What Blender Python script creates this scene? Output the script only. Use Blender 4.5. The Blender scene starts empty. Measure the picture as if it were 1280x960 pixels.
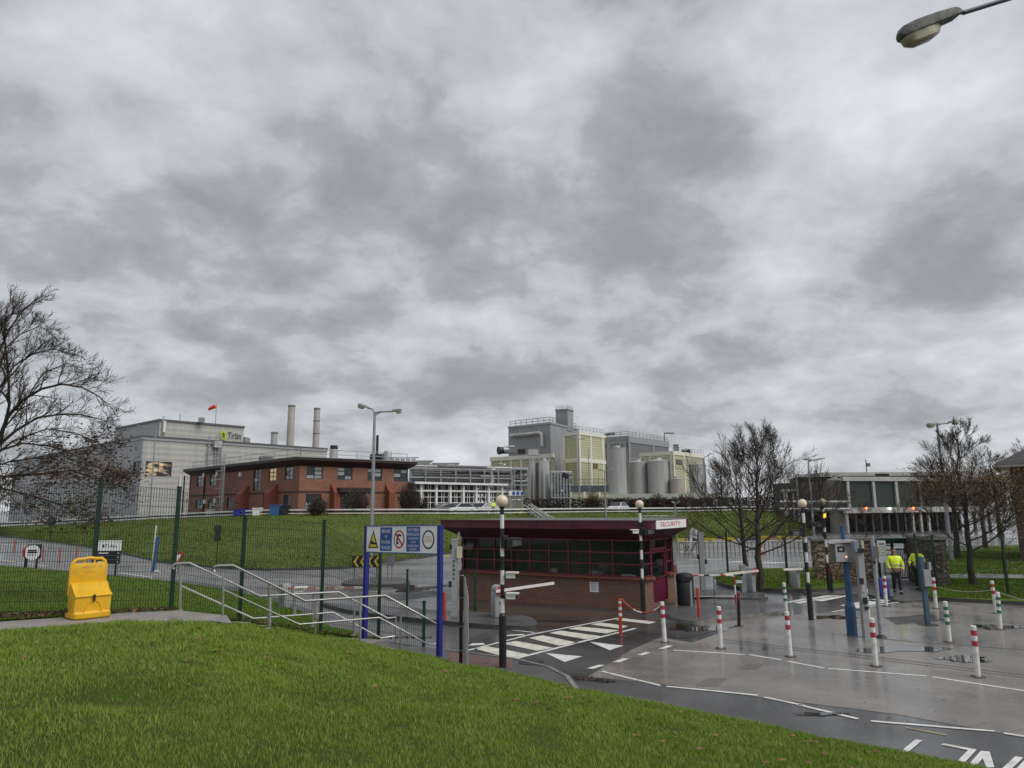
import bpy, math, random
import numpy as np
from mathutils import Vector, Matrix, noise as mnoise
R = math.radians
rnd = random.Random(7)
SC = bpy.context.scene
COL = SC.collection
# ------------------------------------------------------------------ camera
F = 887.0; CAMZ = 3.7; PITCH = math.atan(152/F); ROLL = R(0.45)
fw = Vector((0, math.cos(PITCH), math.sin(PITCH))); up0 = Vector((0, -math.sin(PITCH), math.cos(PITCH))); rt0 = Vector((1, 0, 0))
cr, sr = math.cos(ROLL), math.sin(ROLL)
rt = rt0*cr - up0*sr; up = rt0*sr + up0*cr
cd = bpy.data.cameras.new('camera'); cam = bpy.data.objects.new('camera', cd); COL.objects.link(cam)
cam.matrix_world = Matrix(((rt.x, up.x, -fw.x, 0), (rt.y, up.y, -fw.y, 0), (rt.z, up.z, -fw.z, CAMZ), (0, 0, 0, 1)))
cd.sensor_width = 36; cd.lens = 36*F/1280; cd.clip_start = 0.1; cd.clip_end = 3000
SC.camera = cam
# ------------------------------------------------------------------ sky, sun, exposure
SUN_EL, SUN_AZ = R(50), R(125)          # azimuth clockwise from +Y
W = bpy.data.worlds.new('World'); SC.world = W; W.use_nodes = True
nt = W.node_tree; nt.nodes.clear(); L = nt.links.new
def N(t, **k):
    n = nt.nodes.new(t)
    for a, b in k.items(): setattr(n, a, b)
    return n
def wmath(op, a, b=None, c=None, clamp=False):
    n = N('ShaderNodeMath', operation=op, use_clamp=clamp)
    for i, v in enumerate((a, b, c)):
        if v is None: continue
        if isinstance(v, (int, float)): n.inputs[i].default_value = v
        else: L(v, n.inputs[i])
    return n.outputs[0]
sky = N('ShaderNodeTexSky', sky_type='NISHITA', sun_disc=False, sun_elevation=SUN_EL, sun_rotation=SUN_AZ, air_density=1.0, dust_density=2.0)
tc = N('ShaderNodeTexCoord'); sep = N('ShaderNodeSeparateXYZ'); L(tc.outputs['Generated'], sep.inputs[0])
zz = wmath('ADD', wmath('MAXIMUM', sep.outputs[2], 0.0), 0.38)
cx_ = wmath('DIVIDE', sep.outputs[0], zz); cy_ = wmath('DIVIDE', sep.outputs[1], zz)
cmb = N('ShaderNodeCombineXYZ'); L(cx_, cmb.inputs[0]); L(cy_, cmb.inputs[1])
# a gently rolling cloud deck: warped noise on a flat layer overhead, same thing from any place
wn = N('ShaderNodeTexNoise'); wn.inputs['Scale'].default_value = 5.0; wn.inputs['Detail'].default_value = 2
L(cmb.outputs[0], wn.inputs['Vector'])
va = N('ShaderNodeVectorMath', operation='MULTIPLY_ADD'); L(wn.outputs['Color'], va.inputs[0]); va.inputs[1].default_value = (0.09, 0.09, 0); L(cmb.outputs[0], va.inputs[2])
n1 = N('ShaderNodeTexNoise'); n1.inputs['Scale'].default_value = 3.0; n1.inputs['Detail'].default_value = 6; n1.inputs['Roughness'].default_value = 0.52
L(va.outputs[0], n1.inputs['Vector'])
n2 = N('ShaderNodeTexNoise'); n2.inputs['Scale'].default_value = 8.0; n2.inputs['Detail'].default_value = 10; n2.inputs['Roughness'].default_value = 0.6
L(va.outputs[0], n2.inputs['Vector'])
# named heavier cloud masses (compass direction on the cloud layer), broken up by the noise
def skydir(px, py):
    a, b = px-640, 480-py
    d = fw*F + rt*a + up*b; d.normalize(); return d
def pxpos(px, py):
    d = skydir(px, py); k = max(d.z, 0)+0.38
    return (d.x/k, d.y/k)
def blob(px, py, rx, ry, amt):
    x, y = pxpos(px, py)
    x1, _ = pxpos(px+rx, py); _, y1 = pxpos(px, py+ry)
    sx, sy = abs(x1-x)+1e-3, abs(y1-y)+1e-3
    s2 = N('ShaderNodeSeparateXYZ'); L(va.outputs[0], s2.inputs[0])
    u = wmath('DIVIDE', wmath('SUBTRACT', s2.outputs[0], x+0.045), sx); v = wmath('DIVIDE', wmath('SUBTRACT', s2.outputs[1], y+0.045), sy)
    r2 = wmath('ADD', wmath('MULTIPLY', u, u), wmath('MULTIPLY', v, v))
    g = wmath('POWER', 2.718, wmath('MULTIPLY', r2, -1.0))
    return wmath('MULTIPLY', g, amt*1.15)
BLOBS = [(890, 190, 130, 55, -.34), (560, 265, 130, 60, -.32), (270, 270, 150, 80, -.26), (840, 335, 110, 45, -.26), (110, 310, 120, 40, -.18),
         (240, 405, 60, 25, -.16), (1180, 335, 140, 40, -.12), (760, 470, 220, 22, -.16), (350, 480, 170, 22, -.14), (1050, 430, 150, 25, -.14), (560, 500, 160, 18, -.14),
         (1150, 120, 210, 130, .24), (300, 165, 70, 40, .16), (610, 190, 120, 30, .10), (560, 120, 90, 30, .10), (950, 350, 60, 30, .16), (370, 255, 40, 16, .2), (760, 60, 110, 35, .1),
         (60, 60, 140, 50, .08), (690, 330, 40, 60, .1)]
acc = wmath('MULTIPLY', wmath('SUBTRACT', n1.outputs[0], 0.5), 1.5)
acc = wmath('ADD', acc, wmath('MULTIPLY', wmath('SUBTRACT', n2.outputs[0], 0.5), 0.70))
for b in BLOBS: acc = wmath('ADD', acc, blob(*b))
acc = wmath('ADD', acc, wmath('MULTIPLY', wmath('SUBTRACT', 1.0, wmath('MULTIPLY', sep.outputs[2], 8.0), None, True), 0.07))
val = wmath('ADD', acc, 0.575, clamp=True)
ramp = N('ShaderNodeValToRGB'); L(val, ramp.inputs[0])
el = ramp.color_ramp.elements
def gy(v): v *= 1.03; return (v*.955, v*.99, v*1.045, 1)
el[0].position = 0.05; el[0].color = gy(.22)
el[1].position = 1.0; el[1].color = gy(.59)
for p_, v_ in ((.28, .252), (.44, .31), (.53, .375), (.69, .45)): e = el.new(p_); e.color = gy(v_)
scl = N('ShaderNodeVectorMath', operation='SCALE'); L(ramp.outputs[0], scl.inputs[0]); scl.inputs['Scale'].default_value = 10.0
mx = N('ShaderNodeMixRGB'); mx.inputs[0].default_value = 0.94; L(sky.outputs[0], mx.inputs[1]); L(scl.outputs[0], mx.inputs[2])
bg = N('ShaderNodeBackground'); bg.inputs[1].default_value = 0.1; L(mx.outputs[0], bg.inputs[0])
wo = N('ShaderNodeOutputWorld'); L(bg.outputs[0], wo.inputs[0])
sd = bpy.data.lights.new('sun', 'SUN'); sd.energy = 1.5; sd.angle = R(40); sd.color = (1, .97, .93)
so = bpy.data.objects.new('sun', sd); COL.objects.link(so)
tosun = Vector((math.sin(SUN_AZ)*math.cos(SUN_EL), math.cos(SUN_AZ)*math.cos(SUN_EL), math.sin(SUN_EL)))
so.rotation_euler = tosun.to_track_quat('Z', 'Y').to_euler(); so.location = (30, -20, 60)
vs = SC.view_settings; vs.view_transform = 'Standard'; vs.look = 'None'; vs.gamma = 1; vs.use_curve_mapping = False; vs.exposure = 0.46
try: SC.cycles.max_bounces = 6; SC.cycles.transparent_max_bounces = 12
except Exception: pass
# ------------------------------------------------------------------ measuring helpers: a sight line of the photo met with a real plane
def ray(px, py):
    a, b = px-640, 480-py
    return fw*F + rt*a + up*b
EYE = Vector((0, 0, CAMZ))
def G(px, py, z=0.0):
    d = ray(px, py); t = (z-CAMZ)/d.z
    return EYE + d*t
def P(px, py, Y):
    d = ray(px, py); return EYE + d*(Y/d.y)
def HT(px, py, base):                     # height reached at sight line (px,py) over the spot base
    return P(px, py, base.y).z
def hor(px): return 632 - (px-640)*math.tan(ROLL)
def on_line(px, A, B, py=640):            # share along A->B (plan) where column px crosses
    d = ray(px, py)
    ax, ay = A[0], A[1]; bx, by = B[0]-A[0], B[1]-A[1]
    # A + s*b = k*d
    det = bx*(-d.y) - by*(-d.x)
    s = ((-ax)*(-d.y) - (-ay)*(-d.x))/det
    return s
# ------------------------------------------------------------------ materials
MATS = {}
def nodes(m):
    m.use_nodes = True; t = m.node_tree
    return t, t.nodes, t.links.new, t.nodes['Principled BSDF']
def pm(name, col, rough=.6, metal=0, var=.18, scale=3.0, bump=0., bscale=30., emit=None, es=1.0, dirt=None, dscale=1.2, damt=.4, coord='Object', stretch=(1, 1, 1)):
    if name in MATS: return MATS[name]
    m = bpy.data.materials.new(name); t, ns, lk, b = nodes(m)
    c = (*col, 1)
    b.inputs['Roughness'].default_value = rough; b.inputs['Metallic'].default_value = metal
    tcn = ns.new('ShaderNodeTexCoord'); mp = ns.new('ShaderNodeMapping'); mp.inputs['Scale'].default_value = stretch
    lk(tcn.outputs[coord], mp.inputs[0])
    nz = ns.new('ShaderNodeTexNoise'); nz.inputs['Scale'].default_value = scale; nz.inputs['Detail'].default_value = 5; lk(mp.outputs[0], nz.inputs['Vector'])
    rp = ns.new('ShaderNodeValToRGB'); lk(nz.outputs[0], rp.inputs[0])
    rp.color_ramp.elements[0].position = .3; rp.color_ramp.elements[1].position = .7
    rp.color_ramp.elements[0].color = (*[x*(1-var) for x in col], 1); rp.color_ramp.elements[1].color = (*[min(1, x*(1+var)) for x in col], 1)
    out = rp.outputs[0]
    if dirt:
        dz = ns.new('ShaderNodeTexNoise'); dz.inputs['Scale'].default_value = dscale; dz.inputs['Detail'].default_value = 6; dz.inputs['Roughness'].default_value = .65; lk(mp.outputs[0], dz.inputs['Vector'])
        dr = ns.new('ShaderNodeMapRange'); dr.inputs[1].default_value = .48; dr.inputs[2].default_value = .68; dr.inputs[4].default_value = damt; lk(dz.outputs[0], dr.inputs[0])
        mxn = ns.new('ShaderNodeMixRGB'); lk(dr.outputs[0], mxn.inputs[0]); lk(out, mxn.inputs[1]); mxn.inputs[2].default_value = (*dirt, 1); out = mxn.outputs[0]
    lk(out, b.inputs['Base Color'])
    if bump:
        bz = ns.new('ShaderNodeTexNoise'); bz.inputs['Scale'].default_value = bscale; bz.inputs['Detail'].default_value = 4; lk(mp.outputs[0], bz.inputs['Vector'])
        bp = ns.new('ShaderNodeBump'); bp.inputs['Strength'].default_value = bump; bp.inputs['Distance'].default_value = .02; lk(bz.outputs[0], bp.inputs['Height']); lk(bp.outputs[0], b.inputs['Normal'])
    if emit:
        b.inputs['Emission Color'].default_value = (*emit, 1); b.inputs['Emission Strength'].default_value = es
    MATS[name] = m; return m
def brick_mat(name, c1, c2, mortar, w=.225, h=.075, ms=.012):
    m = bpy.data.materials.new(name); t, ns, lk, b = nodes(m)
    uv = ns.new('ShaderNodeUVMap')
    br = ns.new('ShaderNodeTexBrick'); br.inputs['Scale'].default_value = 1.0; br.inputs['Brick Width'].default_value = w; br.inputs['Row Height'].default_value = h; br.inputs['Mortar Size'].default_value = ms
    br.inputs['Color1'].default_value = (*c1, 1); br.inputs['Color2'].default_value = (*c2, 1); br.inputs['Mortar'].default_value = (*mortar, 1)
    lk(uv.outputs[0], br.inputs['Vector'])
    nz = ns.new('ShaderNodeTexNoise'); nz.inputs['Scale'].default_value = .9; nz.inputs['Detail'].default_value = 6; lk(uv.outputs[0], nz.inputs['Vector'])
    mr = ns.new('ShaderNodeMapRange'); mr.inputs[3].default_value = .72; mr.inputs[4].default_value = 1.25; lk(nz.outputs[0], mr.inputs[0])
    vm = ns.new('ShaderNodeVectorMath'); vm.operation = 'SCALE'; lk(br.outputs[0], vm.inputs[0]); lk(mr.outputs[0], vm.inputs['Scale'])
    lk(vm.outputs[0], b.inputs['Base Color']); b.inputs['Roughness'].default_value = .8
    bp = ns.new('ShaderNodeBump'); bp.inputs['Strength'].default_value = .4; bp.inputs['Distance'].default_value = .01; bp.invert = True; lk(br.outputs['Fac'], bp.inputs['Height']); lk(bp.outputs[0], b.inputs['Normal'])
    MATS[name] = m; return m
def clad_mat(name, col, pitch=.3, depth=.25, rough=.45, vertical=True, var=.08, streak=.12):
    """profiled metal sheet: ribs from a wave on the wall's own UV, rain streaks running down it"""
    m = bpy.data.materials.new(name); t, ns, lk, b = nodes(m)
    uv = ns.new('ShaderNodeUVMap'); sp = ns.new('ShaderNodeSeparateXYZ'); lk(uv.outputs[0], sp.inputs[0])
    mth = ns.new('ShaderNodeMath'); mth.operation = 'MULTIPLY'; lk(sp.outputs[0 if vertical else 1], mth.inputs[0]); mth.inputs[1].default_value = 6.2832/pitch
    sn = ns.new('ShaderNodeMath'); sn.operation = 'SINE'; lk(mth.outputs[0], sn.inputs[0])
    bp = ns.new('ShaderNodeBump'); bp.inputs['Strength'].default_value = depth; bp.inputs['Distance'].default_value = .04; lk(sn.outputs[0], bp.inputs['Height']); lk(bp.outputs[0], b.inputs['Normal'])
    mp = ns.new('ShaderNodeMapping'); mp.inputs['Scale'].default_value = (1.6, .12, 1); lk(uv.outputs[0], mp.inputs[0])
    nz = ns.new('ShaderNodeTexNoise'); nz.inputs['Scale'].default_value = 1.0; nz.inputs['Detail'].default_value = 6; lk(mp.outputs[0], nz.inputs['Vector'])
    n2_ = ns.new('ShaderNodeTexNoise'); n2_.inputs['Scale'].default_value = .22; n2_.inputs['Detail'].default_value = 3; lk(uv.outputs[0], n2_.inputs['Vector'])
    mr = ns.new('ShaderNodeMapRange'); mr.inputs[1].default_value = .25; mr.inputs[2].default_value = .75; mr.inputs[3].default_value = 1-streak; mr.inputs[4].default_value = 1+streak*.6; lk(nz.outputs[0], mr.inputs[0])
    mr2 = ns.new('ShaderNodeMapRange'); mr2.inputs[3].default_value = 1-var; mr2.inputs[4].default_value = 1+var; lk(n2_.outputs[0], mr2.inputs[0])
    mm = ns.new('ShaderNodeMath'); mm.operation = 'MULTIPLY'; lk(mr.outputs[0], mm.inputs[0]); lk(mr2.outputs[0], mm.inputs[1])
    vm = ns.new('ShaderNodeVectorMath'); vm.operation = 'SCALE'; vm.inputs[0].default_value = col; lk(mm.outputs[0], vm.inputs['Scale'])
    lk(vm.outputs[0], b.inputs['Base Color']); b.inputs['Roughness'].default_value = rough
    MATS[name] = m; return m
def glass_mat(name, tint=(.5, .55, .55), thru=.6):
    m = bpy.data.materials.new(name); t, ns, lk, b = nodes(m)
    ns.remove(b)
    tr = ns.new('ShaderNodeBsdfTransparent'); tr.inputs[0].default_value = (*tint, 1)
    gl = ns.new('ShaderNodeBsdfGlossy'); gl.inputs['Roughness'].default_value = .03; gl.inputs[0].default_value = (.9, .9, .9, 1)
    fr = ns.new('ShaderNodeFresnel'); fr.inputs[0].default_value = 1.5
    mxs = ns.new('ShaderNodeMixShader'); lk(fr.outputs[0], mxs.inputs[0]); lk(tr.outputs[0], mxs.inputs[1]); lk(gl.outputs[0], mxs.inputs[2])
    lk(mxs.outputs[0], ns['Material Output'].inputs[0]); MATS[name] = m; return m
# ------------------------------------------------------------------ mesh builder
ORG = {}
class MB:
    def __init__(s): s.v = []; s.f = []; s.m = []; s.mats = []; s.uv = {}
    def mi(s, mat):
        if mat is None: return 0
        if mat not in s.mats: s.mats.append(mat)
        return s.mats.index(mat)
    def add(s, vs, fs, mat=None, uvs=None):
        o = len(s.v); s.v += [tuple(x) for x in vs]; k = s.mi(mat)
        for i, f in enumerate(fs):
            if uvs: s.uv[len(s.f)] = uvs[i]
            s.f.append([o+j for j in f]); s.m.append(k)
        return s
    def box(s, c, d, mat=None, rz=0, M=None):
        x, y, z = d[0]/2, d[1]/2, d[2]/2
        vs = [Vector((a*x, b*y, e*z)) for e in (-1, 1) for a, b in ((-1, -1), (1, -1), (1, 1), (-1, 1))]
        if rz: Q = Matrix.Rotation(rz, 3, 'Z'); vs = [Q@v for v in vs]
        if M is not None: vs = [M@v for v in vs]
        c = Vector(c)
        return s.add([v+c for v in vs], [(3, 2, 1, 0), (4, 5, 6, 7), (0, 1, 5, 4), (1, 2, 6, 5), (2, 3, 7, 6), (3, 0, 4, 7)], mat)
    def beam(s, a, b, w, h, mat=None, upv=(0, 0, 1)):
        a, b = Vector(a), Vector(b); d = (b-a); l = d.length; d.normalize(); u = Vector(upv)
        sx = d.cross(u)
        if sx.length < 1e-4: sx = d.cross(Vector((0, 1, 0)))
        sx.normalize(); uu = sx.cross(d)
        vs = [p+sx*(i*w/2)+uu*(j*h/2) for p in (a, b) for i, j in ((-1, -1), (1, -1), (1, 1), (-1, 1))]
        return s.add(vs, [(0, 1, 2, 3), (7, 6, 5, 4), (0, 4, 5, 1), (1, 5, 6, 2), (2, 6, 7, 3), (3, 7, 4, 0)], mat)
    def tube(s, pts, r, n=8, mat=None, caps=True):
        pts = [Vector(p) for p in pts]; k = len(pts)
        rs = r if isinstance(r, (list, tuple)) else [r]*k
        t = (pts[1]-pts[0]).normalized(); a = t.orthogonal().normalized(); vs = []
        for i in range(k):
            if i == 0: tt = pts[1]-pts[0]
            elif i == k-1: tt = pts[-1]-pts[-2]
            else: tt = (pts[i+1]-pts[i]).normalized()+(pts[i]-pts[i-1]).normalized()
            if tt.length < 1e-6: tt = t.copy()
            tt.normalize(); a = a-tt*a.dot(tt)
            if a.length < 1e-5: a = tt.orthogonal()
            a.normalize(); bb = tt.cross(a)
            for j in range(n):
                th = 2*math.pi*j/n; vs.append(pts[i]+(a*math.cos(th)+bb*math.sin(th))*rs[i])
        fs = [(i*n+j, i*n+(j+1) % n, (i+1)*n+(j+1) % n, (i+1)*n+j) for i in range(k-1) for j in range(n)]
        if caps: fs += [tuple(range(n-1, -1, -1)), tuple((k-1)*n+j for j in range(n))]
        return s.add(vs, fs, mat)
    def lathe(s, c, prof, n=16, mat=None, M=None):
        c = Vector(c); vs = []
        for (r, z) in prof:
            for j in range(n):
                th = 2*math.pi*j/n; v = Vector((r*math.cos(th), r*math.sin(th), z)); vs.append((M@v if M is not None else v)+c)
        k = len(prof)
        fs = [(i*n+j, i*n+(j+1) % n, (i+1)*n+(j+1) % n, (i+1)*n+j) for i in range(k-1) for j in range(n)]
        fs += [tuple(range(n-1, -1, -1)), tuple((k-1)*n+j for j in range(n))]
        return s.add(vs, fs, mat)
    def ball(s, c, r, mat=None, n=20, m=12, sq=(1, 1, 1)):
        c = Vector(c); vs = []
        for i in range(m+1):
            ph = math.pi*i/m-math.pi/2
            rr = max(math.cos(ph), 1e-3)
            for j in range(n): th = 2*math.pi*j/n; vs.append(c+Vector((r*rr*math.cos(th)*sq[0], r*rr*math.sin(th)*sq[1], r*math.sin(ph)*sq[2])))
        fs = [(i*n+j, i*n+(j+1) % n, (i+1)*n+(j+1) % n, (i+1)*n+j) for i in range(m) for j in range(n)]
        return s.add(vs, fs, mat)
    def prism(s, poly, z0, z1, mat=None, top=None):
        n = len(poly)
        if area2(poly) < 0: poly = poly[::-1]
        vs = [(p[0], p[1], z0) for p in poly]+[(p[0], p[1], z1) for p in poly]
        s.add(vs, [tuple(range(n-1, -1, -1))]+[(i, (i+1) % n, n+(i+1) % n, n+i) for i in range(n)], mat)
        return s.add([(p[0], p[1], z1) for p in poly], [tuple(range(n))], top or mat)
    def extr(s, poly, o, X, Y, Zd, t, mat=None):
        """polygon (u,v) in plane o+X*u+Y*v, thickness t along Zd"""
        o, X, Y, Zd = Vector(o), Vector(X), Vector(Y), Vector(Zd); n = len(poly)
        a = [o+X*u+Y*v for u, v in poly]; b = [p+Zd*t for p in a]
        fs = [tuple(range(n-1, -1, -1)), tuple(range(n, 2*n))]+[(i, (i+1) % n, n+(i+1) % n, n+i) for i in range(n)]
        if X.cross(Y).dot(Zd)*area2(poly) < 0: fs = [f[::-1] for f in fs]
        return s.add(a+b, fs, mat)
    def sheet(s, pts, mat=None): return s.add(pts, [tuple(range(len(pts)))], mat)
    def wall(s, A, B, z0, z1, holes=(), mat=None, rev=.12, revmat=None):
        """wall face A->B (outside is on the right of A->B), with rectangular openings and their reveals; uv in metres"""
        A2, B2 = Vector((A[0], A[1], 0)), Vector((B[0], B[1], 0)); d = B2-A2; Lw = d.length; d.normalize(); inn = Vector((-d.y, d.x, 0))
        ss = sorted({0, Lw, *[h[0] for h in holes], *[h[1] for h in holes]}); zs = sorted({z0, z1, *[h[2] for h in holes], *[h[3] for h in holes]})
        pt = lambda u, z: A2+d*u+Vector((0, 0, z))
        for i in range(len(ss)-1):
            for j in range(len(zs)-1):
                um, zm = (ss[i]+ss[i+1])/2, (zs[j]+zs[j+1])/2
                if any(h[0] < um < h[1] and h[2] < zm < h[3] for h in holes): continue
                q = [(ss[i], zs[j]), (ss[i+1], zs[j]), (ss[i+1], zs[j+1]), (ss[i], zs[j+1])]
                s.add([pt(*k) for k in q], [(0, 1, 2, 3)], mat, [q])
        for (u0, u1, a, b) in holes:
            for (p, q) in (((u0, a), (u1, a)), ((u1, a), (u1, b)), ((u1, b), (u0, b)), ((u0, b), (u0, a))):
                P0, P1 = pt(*p), pt(*q); s.add([P1, P0, P0+inn*rev, P1+inn*rev], [(0, 1, 2, 3)], revmat or mat, [[(p[0]+p[1], 0), (q[0]+q[1], 0), (q[0]+q[1], rev), (p[0]+p[1], rev)]])
        return s
    def uvbox(s, face_from=0):
        pass
    def build(s, name, mat=None, parent=None, smooth=False):
        me = bpy.data.meshes.new(name)
        if mat is not None and not s.mats: s.mats = [mat]
        elif mat is not None and mat not in s.mats: s.mats[0:0] = []; 
        V = s.v
        if parent is not None:
            o0 = ORG[parent]
        else:
            xs = [v[0] for v in V]; ys = [v[1] for v in V]; zs = [v[2] for v in V]
            o0 = Vector(((min(xs)+max(xs))/2, (min(ys)+max(ys))/2, min(zs)))
        me.from_pydata([(v[0]-o0.x, v[1]-o0.y, v[2]-o0.z) for v in V], [], s.f)
        for m_ in s.mats: me.materials.append(m_)
        me.polygons.foreach_set('material_index', s.m)
        if s.uv:
            ul = me.uv_layers.new(name='UVMap')
            for fi, uvs in s.uv.items():
                p = me.polygons[fi]
                for k, li in enumerate(p.loop_indices): ul.data[li].uv = uvs[k]
        if smooth: me.polygons.foreach_set('use_smooth', [True]*len(s.f))
        me.update()
        o = bpy.data.objects.new(name, me); COL.objects.link(o); ORG[o] = o0
        if smooth == 'auto':
            try: me.set_sharp_from_angle(angle=R(40))
            except Exception: pass
        if parent is not None: o.parent = parent
        else: o.location = o0
        return o
def area2(p): return sum(p[i][0]*p[(i+1) % len(p)][1]-p[(i+1) % len(p)][0]*p[i][1] for i in range(len(p)))/2
def tag(o, label=None, cat=None, group=None, kind=None):
    if label: o['label'] = label
    if cat: o['category'] = cat
    if group: o['group'] = group
    if kind: o['kind'] = kind
    return o
def thing(name, label, cat, loc=(0, 0, 0), rz=0, group=None):
    o = bpy.data.objects.new(name, None); o.empty_display_size = .2; COL.objects.link(o); o.location = loc; o.rotation_euler = (0, 0, rz); ORG[o] = Vector(loc)
    return tag(o, label, cat, group)
def struct(mb, name, mat=None, smooth=False): return tag(mb.build(name, mat, smooth=smooth), kind='structure')
KIDS = {}
def dup(root, loc, rz=None, label=None, group=None, scale=None):
    r = root.copy(); COL.objects.link(r); r.location = loc
    if rz is not None: r.rotation_euler = (0, 0, rz)
    if scale: r.scale = (scale,)*3
    if label: r['label'] = label
    if group: r['group'] = group
    def kids(a, b):
        for ch in list(a.children):
            c = ch.copy(); COL.objects.link(c); c.parent = b; kids(ch, c)
    kids(root, r); return r
TXT = {}
def text(mb, s, o, X, Y, size, mat, align='CENTER', depth=.004):
    """flat raised lettering standing on plane o + X,Y"""
    if s not in TXT:
        c = bpy.data.curves.new('t', 'FONT'); c.body = s; c.size = 1; c.resolution_u = 3
        ob = bpy.data.objects.new('t', c); COL.objects.link(ob); dg = bpy.context.evaluated_depsgraph_get()
        me = bpy.data.meshes.new_from_object(ob.evaluated_get(dg))
        TXT[s] = ([tuple(v.co) for v in me.vertices], [tuple(p.vertices) for p in me.polygons])
        bpy.data.objects.remove(ob); bpy.data.curves.remove(c); bpy.data.meshes.remove(me)
    V, Fc = TXT[s]
    if not V: return
    x0 = min(v[0] for v in V); x1 = max(v[0] for v in V); off = {'CENTER': (x0+x1)/2, 'LEFT': x0}[align]
    o, X, Y = Vector(o), Vector(X).normalized(), Vector(Y).normalized(); Z = X.cross(Y)
    sx, sy = size if isinstance(size, tuple) else (size, size)
    mb.add([o+X*((v[0]-off)*sx)+Y*(v[1]*sy)+Z*depth for v in V], Fc, mat)
# ------------------------------------------------------------------ ground materials
def wet_mat(name, col, wet=.5, rough=.5, groove=None, scale=.35, pud=.56, agg=.25, patch=None, stretch=(1, 1, 1)):
    """damp paving: aggregate speckle, broad stains, and water lying in the low spots"""
    m = bpy.data.materials.new(name); t, ns, lk, b = nodes(m)
    tcn = ns.new('ShaderNodeTexCoord'); O = tcn.outputs['Object']
    def nz(sc, det=5, rg=.55, src=O):
        n = ns.new('ShaderNodeTexNoise'); n.inputs['Scale'].default_value = sc; n.inputs['Detail'].default_value = det; n.inputs['Roughness'].default_value = rg; lk(src, n.inputs['Vector']); return n.outputs[0]
    def mr(src, a, b_, c, d):
        n = ns.new('ShaderNodeMapRange'); n.inputs[1].default_value = a; n.inputs[2].default_value = b_; n.inputs[3].default_value = c; n.inputs[4].default_value = d; lk(src, n.inputs[0]); return n.outputs[0]
    def mul(a, c):
        n = ns.new('ShaderNodeMath'); n.operation = 'MULTIPLY'; lk(a, n.inputs[0])
        if isinstance(c, float): n.inputs[1].default_value = c
        else: lk(c, n.inputs[1])
        return n.outputs[0]
    mp = ns.new('ShaderNodeMapping'); mp.inputs['Scale'].default_value = stretch; lk(O, mp.inputs[0])
    pn = nz(scale, 6, .6, mp.outputs[0])
    puddle = mr(pn, pud, pud+.05, 0, 1)
    damp = mr(pn, pud-.22, pud+.02, 0, 1)
    tone = mul(mr(nz(.7, 6, .6), .3, .7, .78, 1.22), mr(nz(60, 3), .3, .7, 1-agg, 1+agg))
    tone = mul(tone, mr(damp, 0, 1, 1.0, .72))
    tone = mul(tone, mr(puddle, 0, 1, 1.0, .62))
    vm = ns.new('ShaderNodeVectorMath'); vm.operation = 'SCALE'; vm.inputs[0].default_value = col; lk(tone, vm.inputs['Scale'])
    lk(vm.outputs[0], b.inputs['Base Color'])
    rg = mul(mr(damp, 0, 1, rough, rough*(1-wet)), mr(puddle, 0, 1, 1.0, .12))
    lk(rg, b.inputs['Roughness']); b.inputs['IOR'].default_value = 1.4
    lk(mr(damp, 0, 1, .08, .65), b.inputs['Coat Weight']); b.inputs['Coat Roughness'].default_value = .14; b.inputs['Coat IOR'].default_value = 1.6
    h = nz(45, 4)
    if groove:
        g = ns.new('ShaderNodeMapping'); g.inputs['Rotation'].default_value = (0, 0, groove); g.inputs['Scale'].default_value = (1.0, 14, 1); lk(O, g.inputs[0])
        h2 = nz(2.2, 4, .6, g.outputs[0]); ad = ns.new('ShaderNodeMath'); ad.operation = 'ADD'; lk(h, ad.inputs[0]); lk(mul(h2, 2.0), ad.inputs[1]); h = ad.outputs[0]
        vm2 = ns.new('ShaderNodeVectorMath'); vm2.operation = 'SCALE'; lk(vm.outputs[0], vm2.inputs[0]); lk(mr(h2, .3, .7, .74, 1.22), vm2.inputs['Scale']); lk(vm2.outputs[0], b.inputs['Base Color'])
    bp = ns.new('ShaderNodeBump'); bp.inputs['Distance'].default_value = .012; lk(h, bp.inputs['Height'])
    lk(mr(puddle, 0, 1, .55, .0), bp.inputs['Strength']); lk(bp.outputs[0], b.inputs['Normal'])
    MATS[name] = m; return m
def grass_mat(name, c1, c2, c3, s1=.5, s2=6, rough=.75, bump=.8, spec=.06, thin=0):
    m = bpy.data.materials.new(name); t, ns, lk, b = nodes(m)
    tcn = ns.new('ShaderNodeTexCoord')
    def nz(sc, det=6, rg=.65):
        n = ns.new('ShaderNodeTexNoise'); n.inputs['Scale'].default_value = sc; n.inputs['Detail'].default_value = det; n.inputs['Roughness'].default_value = rg; lk(tcn.outputs['Object'], n.inputs['Vector']); return n.outputs[0]
    def rp(src, a, b_, ca, cb):
        r = ns.new('ShaderNodeValToRGB'); r.color_ramp.elements[0].position = a; r.color_ramp.elements[1].position = b_; r.color_ramp.elements[0].color = (*ca, 1); r.color_ramp.elements[1].color = (*cb, 1); lk(src, r.inputs[0]); return r.outputs[0]
    a = rp(nz(s1), .35, .65, c1, c2)
    fac = rp(nz(s2, 4), .48, .72, (0, 0, 0), (1, 1, 1))
    mxn = ns.new('ShaderNodeMixRGB'); lk(fac, mxn.inputs[0]); lk(a, mxn.inputs[1]); mxn.inputs[2].default_value = (*c3, 1)
    lk(mxn.outputs[0], b.inputs['Base Color']); b.inputs['Roughness'].default_value = rough; b.inputs['Specular IOR Level'].default_value = spec
    if bump:
        bp = ns.new('ShaderNodeBump'); bp.inputs['Strength'].default_value = bump; bp.inputs['Distance'].default_value = .06; lk(nz(s2*4, 3), bp.inputs['Height']); lk(bp.outputs[0], b.inputs['Normal'])
    MATS[name] = m; return m
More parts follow.
